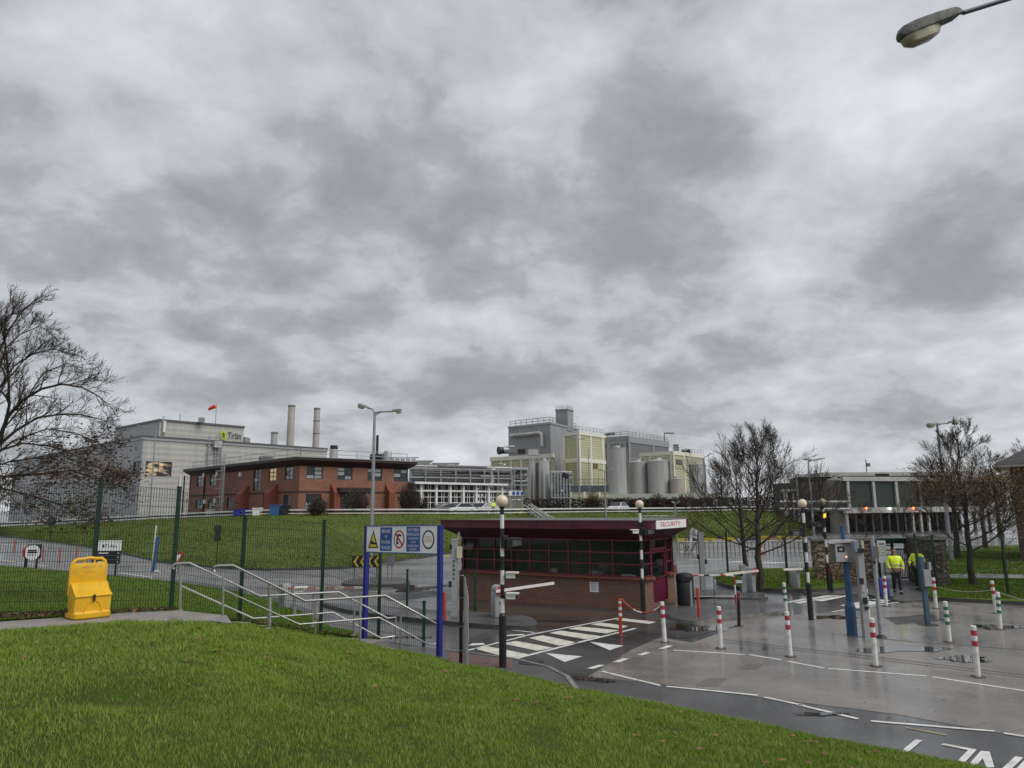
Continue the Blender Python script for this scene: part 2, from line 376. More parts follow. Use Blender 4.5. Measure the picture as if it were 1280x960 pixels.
ASPH = wet_mat('asphalt', (.072, .072, .072), wet=.75, rough=.5, scale=.22, pud=.60)
ASPH_D = wet_mat('dark_asphalt', (.052, .052, .052), wet=.5, rough=.6, scale=.3, pud=.66)
CONC_R = wet_mat('road_concrete', (.222, .205, .187), wet=.65, rough=.42, groove=R(35), scale=.30, pud=.60, agg=.25)
CONC_L = wet_mat('lane_concrete', (.105, .08, .066), wet=.7, rough=.4, groove=R(10), scale=.3, pud=.58, agg=.15)
CONC_F = wet_mat('far_concrete', (.17, .17, .172), wet=.6, rough=.42, scale=.12, pud=.63, agg=.12, stretch=(.5, 1.6, 1))
PAVE = wet_mat('pavement_asphalt', (.085, .083, .085), wet=.5, rough=.6, scale=.5, pud=.68)
PATHC = wet_mat('path_concrete', (.27, .25, .225), wet=.45, rough=.7, scale=.6, pud=.68, agg=.12)
KERB = pm('kerb_stone', (.20, .195, .18), .7, var=.3, scale=2, bump=.3, dirt=(.07, .065, .05), damt=.6)
KERB_D = pm('dark_kerb', (.06, .06, .058), .55, var=.3, scale=2, bump=.3)
GR_NEAR = grass_mat('lawn_soil', (.05, .075, .014), (.07, .11, .018), (.075, .065, .025), .8, 9)
GR_BANK = grass_mat('bank_turf', (.060, .090, .019), (.092, .128, .027), (.13, .13, .04), .16, 1.6, bump=.9)
GR_MID = grass_mat('verge_turf', (.07, .108, .018), (.10, .155, .026), (.12, .12, .034), .25, 5)
PAINT = pm('road_paint', (.62, .60, .52), .55, var=.10, scale=5, dirt=(.22, .20, .17), dscale=3.5, damt=.6)
PAINT_W = pm('road_paint_white', (.66, .66, .63), .5, var=.1, scale=5, dirt=(.25, .24, .22), dscale=3, damt=.55)
SOIL = pm('leaf_litter', (.045, .028, .018), .9, var=.5, scale=9, bump=1.0, bscale=25)
def blades(name, pts, hts, wid, mat, seed, lean=.45):
    g = np.random.default_rng(seed); n = len(pts); P0 = np.array(pts, dtype=np.float64)
    az = g.uniform(0, 2*np.pi, n); la = g.uniform(0, 2*np.pi, n); ln = g.uniform(.1, lean, n)*hts
    dx = np.stack([np.cos(az), np.sin(az), np.zeros(n)], 1)*(wid/2)[:, None]
    of = np.stack([np.cos(la)*ln, np.sin(la)*ln, np.zeros(n)], 1); H = np.stack([np.zeros(n), np.zeros(n), hts], 1)
    bl, br = P0-dx, P0+dx; ml = P0-dx*.75+of*.35+H*.55; mr_ = P0+dx*.75+of*.35+H*.55; tp_ = P0+of+H*.97
    V = np.stack([bl, br, mr_, ml, tp_], 1).reshape(-1, 3)
    b = np.arange(n)*5
    c = V.mean(0); V = V-c
    me = bpy.data.meshes.new(name); me.vertices.add(len(V)); me.vertices.foreach_set('co', V.ravel())
    lo = np.stack([b, b+1, b+2, b+3, b+3, b+2, b+4], 1).ravel(); me.loops.add(len(lo)); me.loops.foreach_set('vertex_index', lo.astype(np.int32))
    st = np.stack([np.arange(n)*7, np.arange(n)*7+4], 1).ravel(); me.polygons.add(2*n); me.polygons.foreach_set('loop_start', st.astype(np.int32))
    me.materials.append(mat); me.update(calc_edges=True); me.validate()
    o = bpy.data.objects.new(name, me); COL.objects.link(o); o.location = c; ORG[o] = Vector(c); return tag(o, kind='stuff')
# ------------------------------------------------------------------ the flat ground and paving
mb = MB(); mb.sheet([(-1500, -300, 0), (1500, -300, 0), (1500, 1500, 0), (-1500, 1500, 0)], ASPH); struct(mb, 'ground')
def gsheet(name, pts, z, mat, plane=0.0):
    m = MB(); q = [G(a, b, plane) for a, b in pts]
    if area2([(p.x, p.y) for p in q]) < 0: q.reverse()
    m.sheet([(p.x, p.y, plane+z) for p in q], mat); return struct(m, name)
gsheet('concrete_road', [(735, 846), (790, 812), (850, 786), (905, 772), (1010, 768), (1140, 752), (1280, 752), (1700, 770), (1800, 1010), (1280, 922), (1120, 893), (960, 873), (850, 858)], .004, CONC_R)
gsheet('concrete_lane', [(560, 752), (640, 757), (800, 770), (832, 776), (800, 783), (740, 786), (700, 784), (672, 783), (600, 775), (548, 768)], .004, CONC_L)
gsheet('far_road', [(-500, 690), (0, 672), (130, 688), (200, 704), (270, 711), (330, 714), (430, 712), (560, 694), (640, 683), (640, 700), (560, 745), (545, 768), (430, 775), (300, 735), (200, 722), (100, 715), (0, 706), (-500, 720)], .004, CONC_F)
gsheet('service_road', [(845, 676), (900, 672), (1060, 668), (1300, 668), (1300, 690), (1060, 708), (900, 712), (880, 716), (858, 735), (846, 735)], .004, CONC_F)
# road paint
mk = MB()
def paint(pts, z=.009, mat=PAINT, plane=0.0):
    q = [G(a, b, plane) for a, b in pts]
    if area2([(p.x, p.y) for p in q]) < 0: q.reverse()
    mk.sheet([(p.x, p.y, plane+z) for p in q], mat)
def z8(*p): return [(540+a/3.556, 610+b/3.556) for a, b in p]
def z75(*p): return [(700+a/4.267, 720+b/4.267) for a, b in p]
def z6(*p): return [(960+a/4, 720+b/4) for a, b in p]
def zt(*p): return [(1120+a/8, 880+b/8) for a, b in p]
def pline(p0, p1, w, z=.009, mat=PAINT_W):
    a, b = G(*p0), G(*p1); d = (b-a).normalized(); n = Vector((-d.y, d.x, 0))*w/2
    mk.sheet([(q.x, q.y, z) for q in (a-n, b-n, b+n, a+n)], mat)
for q in ([(185, 714), (250, 706), (432, 741), (352, 759)], [(310, 692), (372, 681), (541, 712), (468, 725)], [(430, 668), (492, 656), (652, 690), (565, 702)], [(520, 646), (572, 635), (752, 660), (684, 674)],
          [(605, 627), (655, 617), (832, 634), (775, 648)], [(705, 607), (752, 599), (872, 615), (838, 627)], [(815, 588), (850, 580), (1000, 597), (965, 605)], [(160, 703), (178, 692), (228, 690), (236, 698)], [(322, 660), (345, 653), (405, 650), (415, 656)]):
    paint(z8(*q))
pline(*z8((160, 723), (440, 652)), .10); pline(*z8((440, 652), (835, 578)), .10); pline(*z8((338, 768), (650, 688)), .12); pline(*z8((650, 688), (905, 625)), .12)
paint(z8((505, 735), (590, 775), (668, 750)), mat=PAINT_W); paint(z8((700, 685), (790, 722), (852, 702)), mat=PAINT_W)
for q in ([(688, 803), (742, 787), (770, 789), (716, 806)], [(803, 774), (850, 758), (878, 760), (832, 776)], [(912, 743), (950, 731), (973, 733), (935, 745)], [(1003, 716), (1050, 701), (1075, 702), (1030, 717)]): paint(z8(*q), mat=PAINT_W)
pline(*z75((225, 510), (535, 586)), .09); pline(*z75((568, 590), (1055, 638)), .09); pline(*z75((1090, 648), (1300, 692)), .09)
pline(*z6((150, 645), (450, 716)), .09); pline(*z6((515, 727), (1135, 778)), .09); pline(*z6((1180, 788), (1400, 822)), .09)
pline(*z75((605, 397), (985, 421)), .09); pline(*z75((1010, 421), (1180, 449)), .09); pline(*z6((100, 428), (280, 462)), .09); pline(*z6((300, 464), (795, 502)), .09); pline(*z6((820, 506), (1400, 594)), .09)
pline(*z6((690, 760), (890, 797)), .05, mat=pm('yellow_road_paint', (.42, .36, .14), .6, dirt=(.1, .1, .1), damt=.8))
for q in ([(195, 360), (265, 368), (70, 530), (0, 515)], [(450, 412), (480, 399), (808, 461), (690, 590), (620, 570), (722, 466)], [(850, 474), (938, 481), (985, 640), (905, 640), (868, 548), (760, 680), (690, 650)], [(1195, 527), (1275, 541), (1120, 690), (1040, 670)], [(1290, 560), (1370, 575), (1240, 720), (1160, 700)]): paint(zt(*q), mat=PAINT_W)
for q in ([(1008, 749), (1040, 743), (1062, 745), (1028, 752)], [(1004, 742), (1030, 738), (1052, 740), (1022, 744)], [(1050, 757), (1090, 750), (1108, 753), (1072, 760)], [(1082, 751), (1112, 746), (1130, 748), (1100, 753)], [(985, 752), (1002, 749), (1018, 751), (1000, 755)]): paint(q, mat=PAINT_W)
pline((960, 757), (1080, 741), .10); pline((1040, 765), (1130, 752), .10)
for a, b, w in (((860, 700), (905, 699), .25), ((910, 703), (930, 702), .5), ((950, 704), (985, 703), .5), ((845, 690), (870, 690), .4), ((900, 688), (980, 686), .12), ((985, 704), (1040, 702), .15), ((846, 708), (880, 707), .14)): pline(a, b, w)
for a, b, w in (((0, 680), (60, 686), .14), ((0, 700), (60, 708), .14), ((150, 716), (190, 722), .14), ((480, 702), (520, 699), .12), ((540, 697), (590, 692), .12), ((330, 725), (420, 723), .12), ((580, 781), (668, 791), .08), ((455, 740), (520, 738), .1), ((190, 716), (222, 714), .3)): pline(a, b, w)
struct(mk, 'road_markings')
dr = MB(); DRAIN = pm('drain_grating', (.018, .018, .018), .5)
def dline(p0, p1, w):
    a, b = G(*p0), G(*p1); d = (b-a).normalized(); n = Vector((-d.y, d.x, 0))*w/2
    dr.sheet([(q.x, q.y, .0125) for q in (a-n, b-n, b+n, a+n)], DRAIN)
dline(*z6((-230, 318), (500, 402)), .035); dline(*z6((500, 402), (1400, 512)), .035); dline(*z6((-230, 330), (500, 414)), .03); dline(*z6((500, 414), (1400, 524)), .03)
dline(*z75((410, 298), (655, 335)), .06); dline(*z75((655, 335), (940, 270)), .06); dline(*z6((380, 295), (720, 330)), .05); dline(*z6((720, 330), (1400, 380)), .03)
struct(dr, 'drain_channels')
pt = MB(); PATCH = wet_mat('patched_asphalt', (.042, .042, .045), wet=.5, rough=.6, scale=.9, pud=.66); PATCH2 = wet_mat('rough_concrete_patch', (.125, .118, .11), wet=.4, rough=.75, scale=1.5, pud=.7, agg=.6)
def patch(pts, mat, z=.0065):
    q = [G(a, b) for a, b in pts]
    if area2(q) < 0: q.reverse()
    out = []; rr = random.Random(int(pts[0][0]))
    for i in range(len(q)):
        a, b = q[i], q[(i+1) % len(q)]
        for k in range(8): c = a.lerp(b, k/8); out.append((c.x+rr.gauss(0, .012), c.y+rr.gauss(0, .025), z))
    pt.sheet(out, mat)
patch(z75((720, 575), (800, 545), (890, 548), (840, 590), (740, 592)), PATCH2); patch(z75((950, 490), (1010, 468), (1085, 472), (1050, 498), (960, 502)), PATCH2)
patch([(835, 778), (905, 790), (865, 803), (800, 793)], PATCH); patch([(1105, 772), (1165, 768), (1185, 776), (1120, 781)], PATCH)
patch([(470, 745), (540, 738), (560, 744), (490, 752)], PATCH); patch([(900, 728), (960, 756), (940, 757), (885, 752)], PATCH, .008)
for px, py in ((664, 828), (1070, 762), (930, 760)):
    c = G(px, py, .11 if py == 828 else 0); m_ = MB(); m_.lathe((c.x, c.y, c.z+.006), [(.30, 0), (.30, .006)], 20, DRAIN); tag(m_.build('manhole_cover'), kind='structure')
struct(pt, 'road_patches')
db = MB(); DEB = pm('wet_leaf_debris', (.035, .022, .016), .7, var=.6, scale=8)
for i in range(420):
    u = rnd.random(); c = G(715, 846).lerp(G(765, 853), u); c = c+Vector((rnd.gauss(0, .10), rnd.gauss(0, .12*(1.2-u)), .015)); s_ = rnd.uniform(.015, .04); Q = Matrix.Rotation(rnd.uniform(0, 6.3), 3, 'Z')@Matrix.Rotation(rnd.uniform(-.6, .6), 3, 'X')
    db.add([Q@Vector(v)*s_+c for v in ((-1, 0, 0), (0, -.6, .1), (1.1, 0, .2), (0, .6, .15))], [(0, 1, 2, 3)], DEB)
for i in range(260):
    c = G(rnd.uniform(640, 1280), rnd.uniform(770, 905)); s_ = rnd.uniform(.01, .028); Q = Matrix.Rotation(rnd.uniform(0, 6.3), 3, 'Z'); db.add([Q@Vector(v)*s_+c+Vector((0, 0, .016)) for v in ((-1, 0, 0), (0, -.6, .1), (1.1, 0, .2), (0, .6, .15))], [(0, 1, 2, 3)], DEB)
tag(db.build('leaf_debris'), kind='stuff')
# puddles: real shallow sheets of still water lying on the paving
WATER = bpy.data.materials.new('puddle_water'); t_, ns_, lk_, b_ = nodes(WATER)
b_.inputs['Base Color'].default_value = (.028, .027, .025, 1); b_.inputs['Roughness'].default_value = .03; b_.inputs['IOR'].default_value = 2.3
pu = MB()
def puddle(px, py, rx, ry, z=.014, seed=0, stretch=None):
    c = G(px, py); ex = G(px+rx, py)-c; ey = G(px, py-ry)-c; r_ = random.Random(seed or int(px)); n = 44; ph = [r_.uniform(0, 6.28) for _ in range(6)]; pts = []
    for i in range(n):
        th = 2*math.pi*i/n; k = 1+.24*math.sin(2*th+ph[0])+.2*math.sin(3*th+ph[1])+.13*math.sin(5*th+ph[2])+.09*math.sin(9*th+ph[3])+.05*math.sin(14*th+ph[4])
        p = c+ex*(k*math.cos(th))+ey*(k*math.sin(th)); pts.append((p.x, p.y, z))
    if area2(pts) < 0: pts.reverse()
    pu.sheet(pts, WATER)
for q in ((1125, 812, 48, 4), (1205, 824, 34, 3.5), (1040, 772, 24, 2.6), (868, 785, 30, 5), (1025, 893, 28, 2.0), (520, 735, 30, 4), (1245, 784, 34, 2.4), (690, 776, 26, 1.4)): puddle(*q)
struct(pu, 'puddles')
# ------------------------------------------------------------------ raised paving with kerbs
def raised(name, pts, h, top, side, plane=None, kerb=0, smooth_n=0):
    q = [G(a, b, h) for a, b in pts]; poly = [(p.x, p.y) for p in q]
    if 'island' in name or name == 'hut_pavement':
        for _ in range(3): poly = [(poly[i][0]*(1-w)+poly[(i+1) % len(poly)][0]*w, poly[i][1]*(1-w)+poly[(i+1) % len(poly)][1]*w) for i in range(len(poly)) for w in (.2, .8)]
    m = MB(); m.prism(poly, 0, h, side, top); return struct(m, name)
raised('pavement', [(470, 800), (560, 812), (640, 822), (686, 833), (710, 846), (722, 862), (700, 900), (560, 860), (470, 815)], .11, PAVE, KERB)
km = MB()
kp = [G(a, b, .11) for a, b in ((560, 813), (640, 823), (686, 834), (709, 846), (721, 862), (724, 880))]
km.tube([(p.x, p.y, .075) for p in kp], .075, 4, KERB); struct(km, 'kerb')
tp = MB(); q = [G(a, b, .11) for a, b in ((560, 815), (640, 825), (640, 836), (560, 829))]
TACT = pm('tactile_paving', (.13, .075, .065), .7, var=.25, scale=4)
tp.sheet([(p.x, p.y, .115) for p in q][::-1] if area2(q) < 0 else [(p.x, p.y, .115) for p in q], TACT)
for i in range(26):
    for j in range(5):
        u, v = (i+.5)/26, (j+.5)/5; a = q[0].lerp(q[1], u); b = q[3].lerp(q[2], u); c = a.lerp(b, v); tp.lathe((c.x, c.y, .115), [(.03, 0), (.022, .006)], 6, TACT)
struct(tp, 'tactile_paving')
raised('entrance_island', [(395, 752), (440, 756), (560, 763), (640, 767), (664, 771), (673, 778), (664, 783), (600, 780), (545, 775), (440, 764)], .14, PAVE, KERB_D)
raised('splitter_island', [(424, 728), (440, 723), (470, 721), (500, 721), (513, 724), (512, 728), (500, 730), (440, 731)], .14, PAVE, KERB_D)
raised('barrier_island', [(862, 737), (905, 738), (952, 740), (961, 744), (955, 748), (905, 747), (862, 745)], .14, PAVE, KERB_D)
raised('hut_pavement', [(820, 757), (850, 751), (905, 748), (985, 752), (986, 760), (970, 765), (930, 768), (900, 770), (878, 776), (866, 777), (840, 772)], .10, PAVE, KERB)
raised('grass_island', [(893, 724), (900, 716), (930, 711), (1000, 709), (1062, 712), (1064, 733), (1030, 737), (960, 735), (910, 732)], .16, GR_MID, KERB_D)
raised('gate_path', [(1000, 737), (1030, 735), (1070, 733), (1100, 722), (1180, 722), (1172, 748), (1130, 752), (1080, 742), (1010, 743)], .06, PAVE, KERB_D)
raised('right_lawn', [(1155, 745), (1165, 700), (1165, 683), (1600, 676), (1700, 760), (1280, 752), (1200, 748)], .14, GR_MID, KERB_D)
def rpath(pts): 
    q = [G(a, b, .14) for a, b in pts]; m = MB(); q = q[::-1] if area2(q) < 0 else q
    m.sheet([(p.x, p.y, .146) for p in q], CONC_F); struct(m, 'path')
rpath([(1185, 719), (1215, 714), (1280, 708), (1400, 703), (1400, 707), (1280, 713), (1240, 718), (1400, 720), (1400, 724), (1190, 722)])
rpath([(1250, 700), (1400, 690), (1400, 700), (1262, 704)])
rpath([(1166, 694), (1210, 688), (1240, 684), (1225, 683), (1166, 686)])
# ------------------------------------------------------------------ terrain: the grass bank up to the plateau
cols = [(-700, 655, 135, 1.0), (-300, 660, 120, 1.1), (0, 670, 104, 1.3), (60, 677, 100, 1.6), (130, 687, 95, 2.0), (200, 703, 91, 2.4), (270, 710, 88, 2.65), (330, 713, 85, 2.85), (430, 711, 83, 2.85), (500, 701, 83, 2.82), (560, 692, 84, 2.76), (640, 682, 88, 2.72), (700, 676, 94, 2.7), (780, 675, 98, 2.68), (860, 674, 101, 2.65), (930, 673, 104, 2.75), (985, 671, 107, 2.5), (1003, 670, 108, 1.2), (1015, 670, 109, .06)]
bk = MB(); rows = []; NR = 9
for (px, yb, td, tz) in cols:
    b = G(px, yb, 0); d = ray(px, 640); t = P(px, 640, td); t = Vector((t.x, t.y, tz)); rr = []
    rr.append(Vector((b.x, b.y, .0))); 
    for j in range(NR):
        u = j/(NR-1); s = u*u*(3-2*u)*.45+u*.55
        p = b.lerp(t, u); rr.append(Vector((p.x, p.y, .12+(tz-.12)*s)))
    dn = Vector((t.x, t.y, 0)).normalized(); f = t+dn*260; f.z = tz-.08; rr.append(f); rows.append(rr)
vs = [p for r_ in rows for p in r_]; n = NR+2
PLAT = wet_mat('plateau_asphalt', (.09, .09, .092), wet=.5, rough=.5, scale=.2)
for i in range(len(rows)-1):
    for j in range(n-1): bk.add([rows[i][j], rows[i+1][j], rows[i+1][j+1], rows[i][j+1]], [(0, 1, 2, 3)], KERB_D if j == 0 else (PLAT if j == n-2 else GR_BANK))
struct(bk, 'grass_bank')
pts = []; hs = []; ws = []; g0 = np.random.default_rng(9)
for i in range(70000):
    k = g0.integers(0, len(rows)-1); r0, r1 = rows[k], rows[k+1]; wd = (r1[1]-r0[1]).length
    u = g0.uniform(); f = g0.uniform()**1.4*(NR-1); j = min(int(f), NR-2); ff = f-j
    p = r0[1+j].lerp(r0[2+j], ff).lerp(r1[1+j].lerp(r1[2+j], ff), u); d = math.hypot(p.x, p.y)
    if not -700 < p.x < 700 or abs(p.x) > p.y*.80 or d > 115: continue
    k_ = mnoise.noise(Vector((p.x*.25, p.y*.12, 3)))
    pts.append((p.x, p.y, p.z-.01)); hs.append(g0.uniform(.05, .14)*(1+.7*k_)); ws.append(d*.0012)
BLADE_B = grass_mat('bank_blade', (.068, .100, .019), (.106, .146, .028), (.16, .16, .05), .2, 2.5, rough=.8, bump=0, spec=.05, thin=.3)
blades('bank_grass', pts, np.array(hs), np.array(ws), BLADE_B, 5, .8)
# ------------------------------------------------------------------ the near lawn
EDGE = [(-900, 850, 1.6), (-300, 803, 1.55), (0, 789, 1.5), (150, 777, 1.5), (285, 778, 1.45), (360, 788, 1.15), (420, 798, .9), (500, 814, .6), (560, 827, .35), (640, 843, .2), (720, 860, .1), (800, 876, .09), (900, 896, .08), (1000, 917, .07), (1110, 938, .06), (1220, 959, .05), (1400, 1000, .05), (1800, 1120, .05)]
EP = [G(a, b, z) for a, b, z in EDGE]
def edge_at(u):
    k = min(int(u), len(EP)-2); return EP[k].lerp(EP[k+1], u-k)
def lawn_pt(u, t):
    e = edge_at(u); s = Vector((e.x*.12, -5, 2.14)); p = s.lerp(e, t)
    tt = max(0, (p.y-0)/max(e.y, .1)) if e.y > 0 else t
    z = 2.1+(e.z-2.1)*min(1, max(0, tt))**1.15
    bmp = mnoise.noise(Vector((p.x*.7, p.y*.7, 0)))*.025
    dd = math.hypot(p.x+4.1, p.y-7.9)     # shallow dip in the turf
    return Vector((p.x, p.y, z+bmp*(1-t)-.17*math.exp(-(dd/.5)**2)))
lw = MB(); NU = (len(EP)-1)*8; NT = 60; vs = []
for i in range(NU+1):
    for j in range(NT+1): vs.append(lawn_pt(i/8, j/NT))
    e = vs[-1].copy(); e.z = -.05; e.y += .05; vs.append(e)
K = NT+2
lw.add(vs, [(i*K+j, (i+1)*K+j, (i+1)*K+j+1, i*K+j+1) for i in range(NU) for j in range(K-1)], GR_NEAR); struct(lw, 'lawn', smooth=True)
BLADE = grass_mat('grass_blade', (.130, .212, .028), (.198, .298, .042), (.31, .33, .09), .8, 11, rough=.5, bump=0, spec=.12, thin=.4)
BLADE_M = grass_mat('verge_blade', (.095, .165, .022), (.125, .21, .03), (.17, .19, .045), .4, 9, rough=.6, bump=0, spec=.1, thin=.35)
g = np.random.default_rng(3); pts = []; hs = []; ws = []
def in_view(p, mx=60):
    v = Vector(p)-EYE; z = v.dot(fw)
    if z < .5: return False
    x = 640+F*v.dot(rt)/z; y = 480-F*v.dot(up)/z
    return -mx < x < 1280+mx and y < 1000+mx
NEARB = 300000; k = 0
while len(pts) < NEARB and k < 1200000:
    k += 1; u = g.uniform(1.5, len(EP)-2); t = math.sqrt(g.uniform(.25, 1.0))*(1.0+.006*max(0, mnoise.noise(Vector((u*9, 0, 0)))+.4*mnoise.noise(Vector((u*31, 4, 0))))/1.0*2)
    p = lawn_pt(u, t) if False else None
    e = edge_at(u); sx = e.x*.12; x = sx+(e.x-sx)*t; y = -5+(e.y+5)*t
    if y < 3.4 or not in_view((x, y, 1.5)): continue
    d = math.hypot(x, y)
    dens = min(1, (d/7)**1.0)
    if g.uniform() > .35+.65*dens: continue
    tt = y/max(e.y, .1); z = 2.1+(e.z-2.1)*min(1, tt)**1.15+mnoise.noise(Vector((x*.7, y*.7, 0)))*.025*(1-t)-.17*math.exp(-(math.hypot(x+4.1, y-7.9)/.5)**2)
    patch = mnoise.noise(Vector((x*1.3, y*1.3, 5.0)))+.5*mnoise.noise(Vector((x*3.7, y*3.7, 2.0)))
    if g.uniform() < .85*math.exp(-(math.hypot((x+4.1)/1.3, y-7.9)/.42)**2) or (patch < -.42 and g.uniform() < .6): continue
    pts.append((x, y, z-.005)); hs.append(g.uniform(.025, .07)*(1+.6*patch)*(1 if d < 12 else 1.15)); ws.append(max(.0034, d*.00065))
blades('grass', pts, np.array(hs), np.array(ws), BLADE, 1, .8)
# fallen leaves on the lawn
lf = MB(); LEAF = pm('fallen_leaf', (.16, .085, .035), .7, var=.5, scale=3)
for i in range(110):
    u = rnd.uniform(2, len(EP)-4); t = rnd.uniform(.72, .98); p = lawn_pt(u, t); a = rnd.uniform(0, 6.28); s = rnd.uniform(.03, .055)
    Q = Matrix.Rotation(a, 3, 'Z')@Matrix.Rotation(rnd.uniform(-.5, .5), 3, 'X')
    lf.add([Q@Vector(v)*s+p+Vector((0, 0, .055)) for v in ((-1, 0, 0), (-.4, -.6, .1), (.5, -.55, .05), (1.1, 0, .2), (.5, .55, .05), (-.4, .6, .15))], [(0, 1, 2, 3, 4, 5)], LEAF)
tag(lf.build('fallen_leaves'), kind='stuff')
# ------------------------------------------------------------------ upper path, litter bed, the verge beyond the fence
up_path = [(-120, 797), (0, 791), (150, 781), (262, 776), (290, 779), (283, 769), (222, 763), (150, 766), (60, 773), (0, 777), (-120, 783)]
m = MB(); q = [G(a, b, 1.5) for a, b in up_path]; m.prism([(p.x, p.y) for p in q], .9, 1.5, KERB, PATHC); struct(m, 'path')
fence_base = [(-200, 782, 1.5), (0, 776, 1.5), (115, 769, 1.5), (215, 764, 1.45), (300, 776, 1.0), (400, 792, .6), (470, 800, .2)]
road_edge = [(-200, 735), (0, 709), (100, 718), (200, 728), (270, 738), (330, 751), (362, 763), (388, 773), (412, 789), (470, 800)]
def interp(tab, x, k):
    for i in range(len(tab)-1):
        if tab[i][0] <= x <= tab[i+1][0]:
            s = (x-tab[i][0])/(tab[i+1][0]-tab[i][0]); return tab[i][k]+(tab[i+1][k]-tab[i][k])*s
    return tab[-1][k] if x > tab[-1][0] else tab[0][k]
def verge(px, t):
    a = G(px, interp(fence_base, px, 1), interp(fence_base, px, 2)); b = G(px, interp(road_edge, px, 1), 0.0)
    if b.y < a.y+.4: b = Vector((a.x, a.y+.4, .1))
    p = a.lerp(b, t); z = a.z+(.10-a.z)*(t**.8); return Vector((p.x, p.y, z))
vb = MB(); XS = list(range(-200, 471, 10)); vs = []
for x in XS:
    for j in range(21): vs.append(verge(x, j/20))
    e = vs[-1].copy(); e.z = -.02; vs.append(e)
vb.add(vs, [(i*22+j, (i+1)*22+j, (i+1)*22+j+1, i*22+j+1) for i in range(len(XS)-1) for j in range(21)], GR_MID); struct(vb, 'verge', smooth=True)
pts = []; hs = []; ws = []
for i in range(60000):
    px = g.uniform(-60, 440); t = g.uniform(0, 1)**1.6; p = verge(px, t); d = p.y
    pts.append((p.x, p.y, p.z-.005)); hs.append(g.uniform(.04, .09)); ws.append(d*.0009)
o = blades('verge_grass', pts, np.array(hs), np.array(ws), BLADE_M, 2, .7)
lb = MB()
for i in range(len(XS)-1):
    for j in range(3):
        a = [verge(XS[i], .0+.012*j), verge(XS[i+1], .0+.012*j), verge(XS[i+1], .012*(j+1)), verge(XS[i], .012*(j+1))]
        if XS[i] > 225: continue
        lb.add([p+Vector((0, 0, .02+(.03 if j in (1, 2) and q in (0, 1) else 0))) for q, p in enumerate(a)], [(0, 1, 2, 3)], SOIL)
for i in range(1500):
    px = rnd.uniform(-120, 225) if i < 1200 else rnd.uniform(300, 540); t = rnd.uniform(-.004, .05); p = verge(px, max(t, 0)); s = rnd.uniform(.02, .05)
    Q = Matrix.Rotation(rnd.uniform(0, 6.28), 3, 'Z')@Matrix.Rotation(rnd.uniform(-.9, .9), 3, 'X')
    lb.add([Q@Vector(v)*s+p+Vector((0, -.12*rnd.random(), .04+.06*rnd.random())) for v in ((-1, 0, 0), (0, -.6, .1), (1.1, 0, .2), (0, .6, .15))], [(0, 1, 2, 3)], LEAF if rnd.random() < .35 else SOIL)
tag(lb.build('leaf_litter'), kind='stuff')

pts = []; hs = []; ws = []
for i in range(52000):
    if i % 4: px, py, z = g.uniform(1158, 1300), 684+66*g.uniform()**.8, .14
    else: px, py, z = g.uniform(893, 1064), g.uniform(710, 736), .16
    p = G(px, py, z)
    if i % 4 == 0:
        if ((px-979)/86)**2+((py-723)/12)**2 > 1: continue
    elif (py > 749-(1280-px)*.02) or (703 < py < 708+(1280-px)*.03 and px < 1290 and py > 716-(px-1185)*.09) or (717.5 < py < 724): continue
    pts.append((p.x, p.y, z)); hs.append(g.uniform(.03, .085)); ws.append(p.y*.0009)
blades('lawn_grass', pts, np.array(hs), np.array(ws), BLADE_M, 8, .7)
# ------------------------------------------------------------------ materials of buildings
BRICK_H = brick_mat('hut_brick', (.20, .076, .042), (.135, .052, .032), (.19, .155, .125))
BRICK_O = brick_mat('office_brick', (.26, .105, .062), (.20, .08, .048), (.23, .16, .12), .45, .15, .015)
BRICK_D = brick_mat('house_brick', (.10, .04, .03), (.075, .032, .025), (.10, .08, .07))
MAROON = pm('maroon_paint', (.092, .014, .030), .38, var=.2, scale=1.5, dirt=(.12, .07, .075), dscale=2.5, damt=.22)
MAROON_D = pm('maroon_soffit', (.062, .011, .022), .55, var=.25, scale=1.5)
MAROON_F = pm('maroon_frame', (.13, .018, .045), .4, var=.2, scale=4)
MAROON_B = pm('maroon_door', (.125, .008, .035), .35, var=.15, scale=3)
EAVE = pm('dark_eave', (.028, .012, .012), .5, var=.2)
GLASS = glass_mat('window_glass', (.82, .86, .85))
PANE = pm('office_pane', (.03, .042, .045), .06, var=.3, scale=.6)
PANE_BLIND = pm('blind_behind_pane', (.33, .36, .37), .2, var=.35, scale=.8, stretch=(.3, .3, 9))
PANE_LIT = pm('lit_pane', (.4, .3, .15), .4, var=.3, scale=1.5, emit=(1, .74, .38), es=.22)
PANE_DIM = pm('dim_lit_pane', (.12, .09, .05), .15, var=.5, scale=1.2, emit=(1, .72, .40), es=.22); PANE_D2 = pm('bright_lit_pane', (.2, .15, .08), .2, var=.5, scale=1.2, emit=(1, .78, .45), es=.5)
ROOMLIT = bpy.data.materials.new('lit_room_behind_pane'); t_, ns_, lk_, b_ = nodes(ROOMLIT)
b_.inputs['Base Color'].default_value = (.03, .03, .028, 1); b_.inputs['Roughness'].default_value = .1
tc_ = ns_.new('ShaderNodeTexCoord'); mp_ = ns_.new('ShaderNodeMapping'); mp_.inputs['Scale'].default_value = (.55, .55, 1.6); lk_(tc_.outputs['Object'], mp_.inputs[0]); nz_ = ns_.new('ShaderNodeTexNoise'); nz_.inputs['Scale'].default_value = 1.0; nz_.inputs['Detail'].default_value = 3; lk_(mp_.outputs[0], nz_.inputs['Vector'])
